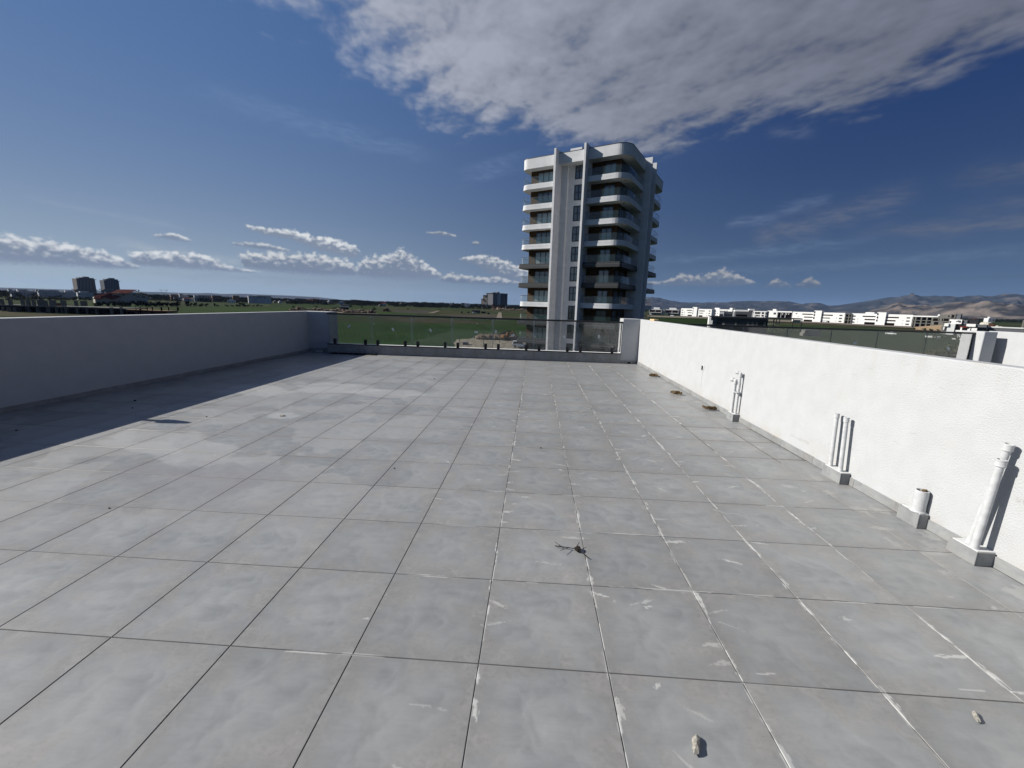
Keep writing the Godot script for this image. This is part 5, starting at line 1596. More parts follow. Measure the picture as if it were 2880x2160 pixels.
	build("grey_house", "wide dark grey house with a big black opening before the row", "house", "", [160.63, -9.61, -331.73, -0.3104], [["body", "slate", -5.26, -0.5, -12, 6.21, 11.48, 0], ["roof_volume", "slate", 4.13, 11.4, -9, 6.88, 12.6, -1], ["parapet", "white", -5.21, 10.96, -12, 4.44, 12.48, -3], ["roof_room", "white", 4.47, 12.28, -9, 8.15, 13.65, -3], ["black_opening", "hole", -4.52, 6.48, -0.25, 3.06, 9.31, 0.05]], [])
	build("shaded_house", "low house with its shaded front coloured black and a white end wall, beyond the farther railing", "house", "", [119.05, -10.51, -242.32, -0.3506], [["body", "black", -14.41, -0.5, -14.6, 11.56, 8.45, -0.6], ["roof_slab", "black", -17.97, 8.37, -16, 10.86, 9.28, 1], ["white_end_wall", "white", -18.58, -0.5, -14.8, -17.51, 8.74, 1.2], ["white_block", "white", -17.99, 4.51, -1.7, -16.52, 6.84, 1.3], ["grey_wing", "slate", -17.2, -0.5, -7.8, -14.54, 8.29, 0.2], ["pale_post", "concrete", -11.28, 4.1, -0.8, -9.99, 6.04, -0.4], ["pale_post", "concrete", -4.68, 4.39, -0.8, -3.88, 6.31, -0.4], ["pale_post", "concrete", 1.21, 4.67, -0.8, 2.56, 6.56, -0.4], ["pale_post", "concrete", 3.34, 4.77, -0.8, 4.9, 6.66, -0.4], ["pale_post", "concrete", 5.67, 4.86, -0.8, 6.66, 6.74, -0.4], ["pale_post", "concrete", 9.52, 5.03, -0.8, 10.5, 6.9, -0.4]], [[-9.51, 4.13, 4.62, 2.05, 4, 1, -0.55, 0], [-3.52, 4.4, 4.53, 2.03, 4, 1, -0.55, 0]])  # shade on the front is put into the black body colour
	build("pergola", "flat black pergola roof on thin posts beside the low dark house", "pergola", "", [152.64, -10.25, -261.26, -0.4225], [["roof", "black", -10.06, 8.37, -9, 8.13, 9.02, 1], ["post", "black", -6.4, -0.5, 0.3, -5.97, 8.18, 0.6], ["post", "black", 3.57, -0.5, 0.3, 3.98, 8.58, 0.6], ["post", "black", 7.86, -0.5, 0.3, 8.26, 8.75, 0.6], ["pale_post", "concrete", -6.29, 4.83, -3.3, -5.91, 8.14, -3], ["pale_post", "concrete", -4.74, 4.9, -3.3, -4.36, 8.2, -3], ["pale_post", "concrete", -3.09, 4.97, -3.3, -2.71, 8.27, -3], ["deck", "concrete", -8.75, 4.61, -6, -2.83, 5.16, -1], ["deck_leg", "concrete", -8.25, 1.16, -1.5, -7.92, 4.49, -1.2], ["deck_leg", "concrete", -6.34, 1.26, -1.5, -6.01, 4.57, -1.2], ["deck_leg", "concrete", -3.51, 1.41, -1.5, -3.18, 4.71, -1.2], ["low_wall", "white", 4.33, 6.41, -6.4, 8.36, 8.05, -6]], [])
	build("block_ruin", "grey block wall stump with a stepped end toned pale for sunlight, in the field", "wall", "", [152.07, -10.44, -234.38, -0.1373], [["wall_body", "slate", -2.99, -0.5, -5, 3.71, 3.37, 0], ["lit_step_end", "concrete", -3.93, -0.5, -3.8, -3.11, 3.34, 0.2], ["low_step", "concrete", -4.57, -0.5, -3.8, -3.81, 1.73, 0.2]], [])  # sunlight on the stepped end is put into its paler colour
	build("unfinished_block", "large unfinished grey concrete frame at the right end of the white row", "building", "", [344.68, -8.05, -383.19, -0.8725], [["roof_parapet", "white", -11.06, 9.8, -12, 5.38, 10.9, 0], ["floor_slab", "concrete", -10.97, 6.47, -11, 1.35, 7.02, 0], ["floor_slab", "concrete", -10.58, 4, -11, 1.73, 4.56, 0], ["dark_back", "hole", -11.75, -0.5, -6.5, 1.05, 9.64, -6], ["column", "concrete", -10.78, -0.5, -9.2, -9.9, 9.41, -0.2], ["column", "concrete", -9.05, -0.5, -9.2, -8.17, 9.48, -0.2], ["column", "concrete", -5.39, -0.5, -9.2, -4.53, 9.62, -0.2], ["column", "concrete", -1.79, -0.5, -9.2, -0.94, 9.76, -0.2], ["column", "concrete", 1.54, -0.5, -9.2, 2.38, 9.9, -0.2], ["end_wall", "concrete", 2.18, -0.5, -10.6, 12.89, 10.11, 0.4], ["roof_room", "white", 4.76, 10.97, -7, 5.95, 12.42, -1], ["roof_wall", "concrete", 6.05, 10.2, -6, 11.27, 12.14, -1], ["wall_opening", "hole", 2.62, 6.69, 0.1, 6.52, 9.04, 0.5], ["wall_opening", "hole", 8.05, 6.89, 0.1, 12.07, 9.03, 0.5], ["wall_opening", "hole", 3.67, 3.52, 0.1, 6.27, 5.93, 0.5], ["wall_opening", "hole", 9.19, 5.16, 0.1, 11.83, 5.76, 0.5], ["stair_flight", "concrete", 5.68, 6.76, 0.3, 6.15, 9.1, 0.6], ["stair_flight", "concrete", 8.7, 6.84, 0.3, 9.17, 8.93, 0.6]], [])
	build("earth_bank", "bare tan earth bank before the unfinished concrete frame", "earth bank", "", [317.72, -8.49, -349.19, -0.8725], [], [], [["slope", "earth", [-11.14, 2, -9, 5.06, 4.5, -9, 5.6, -0.2, 3, -10.96, -0.2, 3], 0.6]])
	build("modern_villa", "stacked white and dark modern villa right of the unfinished frame", "villa", "", [277.53, -9.29, -285.7, -0.8735], [["concrete_frame", "concrete", -6.65, 10.53, -13, -4.03, 13.65, -8], ["frame_opening", "hole", -5.93, 11.03, -8.4, -4.64, 13, -7.9], ["dark_upper", "slate", -4.03, 10.04, -13.5, -1.65, 13.59, -8.5], ["white_upper", "white", -5.64, 7.17, -10, 0.05, 10, -2], ["upper_notch", "hole", -5.53, 7.69, -2.2, -4.76, 8.81, -1.9], ["wall_unit", "slate", -1.9, 8.61, -2.1, -1.19, 9.48, -1.7], ["wall_unit", "slate", -1.31, 8.2, -2.1, -0.58, 9.36, -1.7], ["wall_unit", "slate", -2.59, 8.57, -2.1, -2.14, 9.06, -1.7], ["dark_rear", "slate", -0.01, 7.14, -11, 2.39, 9.89, -3], ["black_wing", "black", 2.18, 6.89, -13, 7.1, 10.62, -4], ["grey_wall", "plaster", -5.79, -0.5, -6, -2.33, 7.13, 0], ["white_box", "white", -7.28, 5.39, -3, -5.29, 7.33, 1], ["grey_left", "concrete", -8.71, -0.5, -7, -5.87, 6.37, -1], ["white_trim", "white", -7.57, 3.11, -1.2, -7.11, 4.94, -0.8], ["dark_ground_floor", "black", -2.65, -0.5, -9, 3.24, 7.2, -3], ["white_canopy", "white", 2.53, 5.71, -8, 6.61, 7.45, -1], ["slate_roof", "slate", 6.59, 5.55, -11, 11.31, 7.25, -2], ["under_canopy", "black", 2.69, -0.5, -9, 11.07, 5.8, -4], ["white_balcony", "white", -1.52, 2.21, -3, 4.1, 3.19, 1], ["white_post", "white", 0.36, 3.11, -0.3, 1.1, 5.07, 0.5], ["orange_roof", "roof", -0.2, 4.89, -4, 3.19, 5.85, 0], ["white_panel", "white", 3.45, 2.95, -2, 4.63, 4.91, -1], ["white_panel", "white", 5.14, 2.96, -2, 7.57, 4.93, -1]], [[-7, 2.42, 1.32, 2.57, 2, 1, -0.95, 0]])
	build("garden_wall", "pale flat-topped wall running right of the modern villa", "wall", "", [296.65, -9.21, -277.17, -0.8171], [["wall_body", "plaster", -7.96, 5.41, -0.5, 7.31, 6.2, 0], ["wall_foot", "slate", -7.67, -0.5, -0.8, 7.61, 5.41, -0.4]], [])
	build("concrete_pillar", "grey concrete pillar standing at the right picture edge", "pillar", "", [301.66, -9.2, -272.41, -0.8340], [["shaft", "concrete", -0.79, -0.5, -1.4, 0.09, 10.75, 0], ["foot", "concrete", -0.96, -0.5, -1.2, -0.43, 6.47, 0]], [])
	build("garden_wall", "long white garden wall seen through the farther glass", "wall", "white garden walls", [230.13, -9.88, -252.27, -0.7372], [["wall_body", "white", -2.23, -0.5, -0.4, 2, 0.88, 0], ["coping", "plaster", -2.33, 0.88, -0.5, 2.1, 1, 0.1]], [])
	build("garden_wall", "short white garden wall right of the long one", "wall", "white garden walls", [229.24, -9.93, -246.12, -0.7475], [["wall_body", "white", -0.72, -0.5, -0.4, 0.52, 0.96, 0], ["coping", "plaster", -0.82, 0.96, -0.5, 0.62, 1.08, 0.1]], [])
	build("garden_wall", "white garden wall nearest the farther terrace's pier", "wall", "white garden walls", [231.66, -9.96, -240.06, -0.7651], [["wall_body", "white", -0.81, -0.5, -0.4, 0.63, 0.52, 0], ["coping", "plaster", -0.91, 0.52, -0.5, 0.73, 0.64, 0.1]], [])
	build("garden_wall", "low white garden wall behind a dark shrub", "wall", "white garden walls", [229.67, -10.02, -233.91, -0.7737], [["wall_body", "white", -0.7, -0.5, -0.4, 0.53, 0.86, 0], ["coping", "plaster", -0.8, 0.86, -0.5, 0.63, 0.98, 0.1]], [])
	build("garden_shed", "small white shed behind the garden walls", "shed", "", [254.74, -9.64, -261.67, -0.7697], [["shed_body", "white", -0.61, -0.5, -3, 0.68, 1.32, 0], ["shed_roof", "plaster", -0.96, 1.27, -3.3, 0.6, 1.59, 0.3]], [[-0.25, 0.11, 0.46, 0.67, 1, 1, 0.02, 0]])
	build("unfinished_building", "long unfinished concrete frame with bare columns beyond the left parapet", "building", "", [-271.89, -10.9, -212.55, 0.0698], [["upper_slab", "concrete", -21.47, 4.2, -14, 30.22, 4.92, 0], ["upper_slab", "concrete", 30.07, 4.32, -14, 47.23, 4.84, 0], ["column", "concrete", -20.87, 4.05, -1.9, -19.52, 8, -1], ["column", "concrete", -16.51, 4.18, -1.9, -14.94, 7.9, -1], ["column", "concrete", -9.87, 4.37, -1.9, -8.29, 8.21, -1], ["column", "concrete", -6.97, 4.45, -1.9, -5.16, 8.07, -1], ["column", "concrete", -3.82, 4.54, -1.9, -2.47, 8.08, -1], ["column", "concrete", -0.89, 4.62, -1.9, 0.46, 8.17, -1], ["column", "concrete", 0.68, 4.67, -1.9, 2.15, 8.21, -1], ["column", "concrete", 2.79, 4.72, -1.9, 4.03, 7.89, -1], ["column", "concrete", 5.51, 4.83, -1.9, 8.66, 8.15, -1], ["column", "concrete", 11.69, 4.99, -1.9, 14.06, 8.16, -1], ["column", "concrete", 19.01, 5.19, -1.9, 20.36, 8.13, -1], ["column", "concrete", 22.28, 5.28, -1.9, 23.4, 8.11, -1], ["column", "concrete", 24.09, 5.33, -1.9, 25.33, 8.2, -1], ["loose_board", "concrete", -11.96, 4.64, -5.5, -7.85, 5.1, -4], ["loose_board", "concrete", -1.91, 4.89, -5.5, -0.54, 5.35, -4], ["loose_board", "concrete", 0.71, 4.97, -5.5, 2.54, 5.43, -4], ["loose_board", "concrete", 12.26, 5.33, -5.5, 16.38, 5.79, -4], ["loose_board", "concrete", 17.29, 5.44, -5.5, 19.13, 5.9, -4], ["loose_board", "concrete", -23.35, 4.31, -5.5, -19.71, 4.77, -4], ["lower_column", "concrete", -23.54, -0.5, -4.1, -22.18, 3.43, -3.2], ["lower_column", "concrete", -18.24, -0.5, -2.1, -15.75, 3.61, -1.2], ["lower_column", "concrete", -14.85, -0.5, -2.1, -13.04, 3.69, -1.2], ["lower_column", "concrete", -13.73, -0.5, -3.1, -12.37, 3.71, -2.2], ["lower_column", "concrete", -10.55, -0.5, -4.1, -9.86, 3.79, -3.2], ["lower_column", "concrete", -6.7, -0.5, -2.1, -6.25, 3.91, -1.2], ["lower_column", "concrete", -3.51, -0.5, -3.1, -2.37, 4, -2.2], ["lower_column", "concrete", 1.95, -0.5, -3.1, 4, 4.17, -2.2], ["lower_column", "concrete", 6.73, -0.5, -3.1, 8.1, 4.29, -2.2], ["lower_column", "concrete", 8.64, -0.5, -4.1, 9.56, 4.34, -3.2], ["lower_column", "concrete", 13.01, -0.5, -2.1, 14.14, 4.47, -1.2], ["lower_column", "concrete", 19.14, -0.5, -2.1, 20.05, 4.64, -1.2], ["lower_column", "concrete", 22.38, -0.5, -4.1, 23.53, 4.73, -3.2], ["lower_column", "concrete", 28.62, -0.5, -3.1, 29.53, 4.91, -2.2], ["lower_column", "concrete", 37.55, -0.5, -2.1, 38.91, 5.17, -1.2], ["lower_column", "concrete", 43.01, -0.5, -2.1, 44.15, 5.32, -1.2], ["dark_basement", "hole", -33.03, -0.5, -9.6, 38.7, 4.13, -9], ["timber_board", "timber", -20.02, -0.41, 0.3, -16.66, -0.14, 0.8], ["timber_board", "timber", -5.75, -0.44, 0.3, -0.81, -0.17, 0.8], ["timber_board", "timber", -4.28, 0.26, 0.3, -0.69, 0.53, 0.8], ["timber_board", "timber", 6.5, -0.68, 0.3, 9.65, -0.41, 0.8], ["timber_board", "timber", 21.14, -0.28, 0.3, 23.62, -0.01, 0.8], ["rubble_wall", "slate", -16.32, -0.91, -2.6, -13.6, 2.75, -2], ["rubble_wall", "slate", -1.36, -1.75, -1.7, 4.04, 1.43, 0.3], ["brick_infill", "brick", 4.83, 4.45, -5.5, 7.35, 6.52, -5]], [])
	build("formwork_frame", "half-built concrete footing with rusty timber props, end of the left building site", "building site", "", [-226.1, -10.9, -227.47, 0.0698], [["top_slab", "earth", -26.75, 2.64, -9, 12.89, 3.67, -1], ["column", "concrete", -25.14, -0.5, -0.9, -23.83, 2.17, 0], ["column", "concrete", -18.01, -0.5, -0.9, -16.7, 2.37, 0], ["column", "concrete", -11.11, -0.5, -0.9, -9.8, 2.56, 0], ["column", "concrete", -4.91, -0.5, -0.9, -3.6, 2.74, 0], ["column", "concrete", 2, -0.5, -0.9, 3.31, 2.93, 0], ["column", "concrete", 13.45, -0.5, -0.9, 14.76, 3.26, 0], ["timber_prop", "timber", -2.11, -0.5, 0.3, -1.88, 2.57, 0.5], ["timber_prop", "timber", -0.69, -0.5, 0.3, -0.45, 2.61, 0.5], ["timber_prop", "timber", 0.5, -0.5, 0.3, 0.74, 2.65, 0.5], ["timber_prop", "timber", 1.45, -0.5, 0.3, 1.69, 2.67, 0.5], ["rusty_formwork", "brick", -2.08, 2.55, -1.2, 13.86, 3.5, 0.3], ["dark_underside", "hole", -30.92, -0.5, -5.4, 15.28, 2.56, -5], ["starter_bars", "hole", -12, 3.08, -2.3, -11.64, 5, -2], ["starter_bars", "hole", -6.01, 3.25, -2.3, -5.68, 5.17, -2], ["starter_bars", "hole", -3.85, 3.32, -2.3, -2.89, 5.24, -2], ["starter_bars", "hole", 0.46, 3.43, -2.3, 0.75, 5.35, -2], ["starter_bars", "hole", 3.34, 3.52, -2.3, 3.82, 5.44, -2], ["starter_bars", "hole", 8.38, 3.67, -2.3, 9.22, 5.59, -2], ["starter_bars", "hole", 12.7, 3.78, -2.3, 13.18, 5.7, -2], ["starter_bars", "hole", 17.75, 3.93, -2.3, 18.71, 5.85, -2]], [])
	build("white_villa", "white villa, far left, with one dark square window", "villa", "white flat-roofed villas behind the building site", [-656.92, -6.55, -494.14, 1.0287], [["body", "farwhite", -2.38, -0.5, -12, 3.27, 6.99, 0], ["roof_room", "farwhite", -4.01, 6.31, -9, -0.95, 10.18, -3], ["eave", "plaster", -2.2, 6.68, -12.2, 3.86, 7.2, 0.4]], [[-0.24, 5.11, 1.3, 1.24, 1, 1, 0.03, 0], [-1.93, 3.29, 0.92, 2.32, 1, 1, 0.03, 0]])
	build("white_villa", "long white villa with a roof room, second in the left row", "villa", "white flat-roofed villas behind the building site", [-654.08, -6.53, -502.94, 1.0182], [["body", "farwhite", -5.28, -0.5, -12, 6.07, 8.27, 0], ["roof_room", "farwhite", -5.59, 7.48, -9, 3.26, 10.27, -3], ["eave", "plaster", -5.19, 7.95, -12.2, 6.57, 8.48, 0.4]], [[0.04, 8.36, 0.88, 1.31, 1, 1, 0.03, 0], [-0.21, 5.1, 0.63, 1.05, 1, 1, 0.03, 0]])
	build("white_villa", "cream villa with an open balcony, third in the left row", "villa", "white flat-roofed villas behind the building site", [-650.64, -6.52, -510.86, 1.0080], [["body", "farwhite", -2.61, -0.5, -12, 3.54, 7.94, 0], ["roof_room", "farwhite", -1.49, 7.08, -9, 1.4, 8.68, -3], ["eave", "plaster", -2.42, 7.62, -12.2, 4.16, 8.15, 0.4]], [[-1, 4.7, 1.62, 1.97, 1, 1, 0.03, 0], [-1.79, 3.29, 4.16, 0.91, 1, 1, 0.03, 0]])
	build("white_villa", "white villa with two dark windows, middle of the left row", "villa", "white flat-roofed villas behind the building site", [-619.71, -6.72, -495.9, 0.9987], [["body", "farwhite", -3.86, -0.5, -12, 5.19, 10.18, 0], ["roof_room", "farwhite", -5.78, 8.57, -9, 1.08, 10.38, -3], ["eave", "plaster", -3.48, 9.87, -12.2, 5.99, 10.39, 0.4]], [[-0.32, 5.3, 1.06, 1.45, 1, 1, 0.03, 0], [1.72, 5.27, 1.14, 1.45, 1, 1, 0.03, 0], [-1.46, 5.55, 0.35, 0.77, 1, 1, 0.03, 0]])
	build("white_villa", "white villa with a roof room left of the grey block", "villa", "white flat-roofed villas behind the building site", [-615.87, -6.71, -504.94, 0.9869], [["body", "farwhite", -5.12, -0.5, -12, 5.83, 8.59, 0], ["roof_room", "farwhite", -4.6, 8.02, -9, 4.71, 10.65, -3], ["eave", "plaster", -5.07, 8.27, -12.2, 6.31, 8.8, 0.4]], [[0.66, 8.34, 0.84, 1.31, 1, 1, 0.03, 0], [0.66, 5.45, 0.55, 1.05, 1, 1, 0.03, 0]])
	build("white_villa", "white villa with a lean-to roof before the left high-rise", "villa", "white flat-roofed villas behind the building site", [-605.96, -6.72, -513.54, 0.9706], [["body", "farwhite", -6.93, -0.5, -12, 7.66, 8.08, 0], ["roof_room", "farwhite", -3.24, 7.8, -9, 4.7, 10.64, -3], ["eave", "plaster", -6.91, 7.76, -12.2, 8.12, 8.29, 0.4]], [[-6.31, 5.19, 1.11, 1.59, 1, 1, 0.03, 0], [2.43, 8.44, 0.76, 1.23, 1, 1, 0.03, 0], [-4.28, 5.35, 0.41, 1.22, 1, 1, 0.03, 0]])
	build("white_villa", "white villa below the left high-rise", "villa", "white flat-roofed villas behind the building site", [-567.91, -6.9, -499.22, 0.9524], [["body", "farwhite", -6.64, -0.5, -12, 7.33, 8.57, 0], ["roof_room", "farwhite", -4.33, 8.27, -9, 3.87, 10.34, -3], ["eave", "plaster", -6.63, 8.26, -12.2, 7.78, 8.78, 0.4]], [[-5.68, 5.78, 1.1, 1.28, 1, 1, 0.03, 0], [-3.87, 5.69, 0.48, 1.18, 1, 1, 0.03, 0], [2.39, 8.66, 0.64, 1.19, 1, 1, 0.03, 0], [2.26, 6.06, 0.45, 1.04, 1, 1, 0.03, 0]])
	build("high_rise", "left of two distant high-rises, grey brown with a stepped crown", "high-rise", "distant high-rises on the left", [-1176.7, -4, -1040.49, 1.1600], [["body", "drab", -15.45, -0.5, -26, 20.32, 40.9, 0], ["crown", "drab", -9.12, 40.74, -21, 20.14, 44.49, -3], ["crown_top", "drab", 0.84, 44.54, -16, 11.83, 47.33, -6], ["eave", "slate", -14.57, 40.02, -27, 23.14, 41.3, 1], ["podium", "drab", -18.94, 12.8, -28, 21.6, 14.74, 2]], [[-11.06, 36.25, 2.06, 1.38, 1, 1, 0.05, 0], [-4.58, 36.67, 2.08, 1.38, 1, 1, 0.05, 0], [1.98, 37.09, 2.11, 1.39, 1, 1, 0.05, 0], [8.61, 37.51, 2.13, 1.4, 1, 1, 0.05, 0], [15.31, 37.94, 2.15, 1.41, 1, 1, 0.05, 0], [-11.38, 33.73, 2.06, 1.38, 1, 1, 0.05, 0], [-4.89, 34.13, 2.08, 1.38, 1, 1, 0.05, 0], [1.67, 34.54, 2.11, 1.39, 1, 1, 0.05, 0], [8.3, 34.95, 2.13, 1.4, 1, 1, 0.05, 0], [15, 35.36, 2.15, 1.41, 1, 1, 0.05, 0], [-11.69, 31.21, 2.06, 1.38, 1, 1, 0.05, 0], [-5.2, 31.6, 2.08, 1.39, 1, 1, 0.05, 0], [1.36, 31.99, 2.11, 1.39, 1, 1, 0.05, 0], [7.99, 32.38, 2.13, 1.4, 1, 1, 0.05, 0], [14.68, 32.78, 2.15, 1.41, 1, 1, 0.05, 0], [-12, 28.68, 2.06, 1.38, 1, 1, 0.05, 0], [-5.51, 29.06, 2.08, 1.39, 1, 1, 0.05, 0], [1.05, 29.43, 2.11, 1.39, 1, 1, 0.05, 0], [7.67, 29.82, 2.13, 1.4, 1, 1, 0.05, 0], [14.37, 30.2, 2.15, 1.41, 1, 1, 0.05, 0], [-12.31, 26.16, 2.06, 1.38, 1, 1, 0.05, 0], [-5.82, 26.52, 2.08, 1.39, 1, 1, 0.05, 0], [0.74, 26.88, 2.11, 1.39, 1, 1, 0.05, 0], [7.36, 27.25, 2.13, 1.4, 1, 1, 0.05, 0], [14.06, 27.62, 2.15, 1.41, 1, 1, 0.05, 0], [-12.62, 23.63, 2.06, 1.38, 1, 1, 0.05, 0], [-6.13, 23.98, 2.08, 1.39, 1, 1, 0.05, 0], [0.42, 24.33, 2.11, 1.39, 1, 1, 0.05, 0], [7.05, 24.68, 2.13, 1.4, 1, 1, 0.05, 0], [13.75, 25.04, 2.15, 1.41, 1, 1, 0.05, 0], [-12.93, 21.1, 2.06, 1.38, 1, 1, 0.05, 0], [-6.44, 21.44, 2.08, 1.39, 1, 1, 0.05, 0], [0.11, 21.77, 2.11, 1.39, 1, 1, 0.05, 0], [6.74, 22.11, 2.13, 1.4, 1, 1, 0.05, 0], [13.43, 22.46, 2.15, 1.41, 1, 1, 0.05, 0], [-13.24, 18.57, 2.06, 1.38, 1, 1, 0.05, 0], [-6.76, 18.89, 2.08, 1.39, 1, 1, 0.05, 0], [-0.2, 19.22, 2.11, 1.4, 1, 1, 0.05, 0], [6.42, 19.55, 2.13, 1.4, 1, 1, 0.05, 0], [13.12, 19.88, 2.15, 1.41, 1, 1, 0.05, 0], [-13.55, 16.04, 2.06, 1.38, 1, 1, 0.05, 0], [-7.07, 16.35, 2.08, 1.39, 1, 1, 0.05, 0], [-0.51, 16.66, 2.11, 1.4, 1, 1, 0.05, 0], [6.11, 16.98, 2.13, 1.4, 1, 1, 0.05, 0], [12.81, 17.29, 2.15, 1.41, 1, 1, 0.05, 0], [-13.86, 13.51, 2.06, 1.38, 1, 1, 0.05, 0], [-7.38, 13.81, 2.08, 1.39, 1, 1, 0.05, 0], [-0.83, 14.1, 2.11, 1.4, 1, 1, 0.05, 0], [5.8, 14.4, 2.13, 1.4, 1, 1, 0.05, 0], [12.49, 14.71, 2.15, 1.41, 1, 1, 0.05, 0], [-14.18, 10.98, 2.06, 1.38, 1, 1, 0.05, 0], [-7.69, 11.26, 2.08, 1.39, 1, 1, 0.05, 0], [-1.14, 11.54, 2.1, 1.4, 1, 1, 0.05, 0], [5.49, 11.83, 2.13, 1.4, 1, 1, 0.05, 0], [12.18, 12.12, 2.15, 1.41, 1, 1, 0.05, 0]])
	build("high_rise", "right of two distant high-rises, dark and unfinished with open floors", "high-rise", "distant high-rises on the left", [-1109.84, -4, -1044.2, 1.1291], [["body", "slate", -12.93, -0.5, -26, 17, 38.83, 0], ["crown", "slate", -7.62, 38.54, -21, 16.65, 42.83, -3], ["crown_top", "slate", 0.04, 42.9, -16, 11.36, 45.69, -6], ["eave", "slate", -12.4, 37.95, -27, 19.51, 39.23, 1], ["podium", "drab", -16.21, 14.71, -28, 18.63, 16.64, 2]], [[-8.75, 34.41, 2.14, 1.38, 1, 1, 0.05, 0], [-3.53, 34.73, 2.15, 1.39, 1, 1, 0.05, 0], [1.74, 35.05, 2.17, 1.39, 1, 1, 0.05, 0], [7.06, 35.37, 2.19, 1.4, 1, 1, 0.05, 0], [12.42, 35.7, 2.21, 1.4, 1, 1, 0.05, 0], [-9.01, 32.24, 2.14, 1.38, 1, 1, 0.05, 0], [-3.78, 32.55, 2.15, 1.39, 1, 1, 0.05, 0], [1.49, 32.86, 2.17, 1.39, 1, 1, 0.05, 0], [6.8, 33.17, 2.19, 1.4, 1, 1, 0.05, 0], [12.16, 33.49, 2.21, 1.4, 1, 1, 0.05, 0], [-9.27, 30.07, 2.14, 1.38, 1, 1, 0.05, 0], [-4.04, 30.37, 2.15, 1.39, 1, 1, 0.05, 0], [1.23, 30.67, 2.17, 1.39, 1, 1, 0.05, 0], [6.54, 30.97, 2.19, 1.4, 1, 1, 0.05, 0], [11.9, 31.28, 2.21, 1.4, 1, 1, 0.05, 0], [-9.52, 27.89, 2.14, 1.38, 1, 1, 0.05, 0], [-4.3, 28.18, 2.15, 1.39, 1, 1, 0.05, 0], [0.97, 28.47, 2.17, 1.39, 1, 1, 0.05, 0], [6.29, 28.77, 2.19, 1.4, 1, 1, 0.05, 0], [11.65, 29.07, 2.21, 1.41, 1, 1, 0.05, 0], [-9.78, 25.72, 2.14, 1.38, 1, 1, 0.05, 0], [-4.55, 26, 2.15, 1.39, 1, 1, 0.05, 0], [0.72, 26.28, 2.17, 1.39, 1, 1, 0.05, 0], [6.03, 26.57, 2.19, 1.4, 1, 1, 0.05, 0], [11.39, 26.85, 2.21, 1.41, 1, 1, 0.05, 0], [-10.04, 23.54, 2.14, 1.38, 1, 1, 0.05, 0], [-4.81, 23.81, 2.15, 1.39, 1, 1, 0.05, 0], [0.46, 24.09, 2.17, 1.39, 1, 1, 0.05, 0], [5.77, 24.36, 2.19, 1.4, 1, 1, 0.05, 0], [11.13, 24.64, 2.21, 1.41, 1, 1, 0.05, 0], [-10.29, 21.36, 2.14, 1.38, 1, 1, 0.05, 0], [-5.07, 21.63, 2.15, 1.39, 1, 1, 0.05, 0], [0.2, 21.89, 2.17, 1.39, 1, 1, 0.05, 0], [5.52, 22.16, 2.19, 1.4, 1, 1, 0.05, 0], [10.88, 22.43, 2.21, 1.41, 1, 1, 0.05, 0], [-10.55, 19.19, 2.13, 1.38, 1, 1, 0.05, 0], [-5.32, 19.44, 2.15, 1.39, 1, 1, 0.05, 0], [-0.05, 19.7, 2.17, 1.4, 1, 1, 0.05, 0], [5.26, 19.95, 2.19, 1.4, 1, 1, 0.05, 0], [10.62, 20.22, 2.21, 1.41, 1, 1, 0.05, 0], [-10.81, 17.01, 2.13, 1.38, 1, 1, 0.05, 0], [-5.58, 17.25, 2.15, 1.39, 1, 1, 0.05, 0], [-0.31, 17.5, 2.17, 1.4, 1, 1, 0.05, 0], [5, 17.75, 2.19, 1.4, 1, 1, 0.05, 0], [10.36, 18, 2.21, 1.41, 1, 1, 0.05, 0], [-11.06, 14.83, 2.13, 1.38, 1, 1, 0.05, 0], [-5.84, 15.07, 2.15, 1.39, 1, 1, 0.05, 0], [-0.57, 15.3, 2.17, 1.4, 1, 1, 0.05, 0], [4.75, 15.54, 2.19, 1.4, 1, 1, 0.05, 0], [10.1, 15.78, 2.21, 1.41, 1, 1, 0.05, 0], [-11.32, 12.65, 2.13, 1.39, 1, 1, 0.05, 0], [-6.09, 12.88, 2.15, 1.39, 1, 1, 0.05, 0], [-0.83, 13.11, 2.17, 1.4, 1, 1, 0.05, 0], [4.49, 13.34, 2.19, 1.4, 1, 1, 0.05, 0], [9.85, 13.57, 2.21, 1.41, 1, 1, 0.05, 0]])
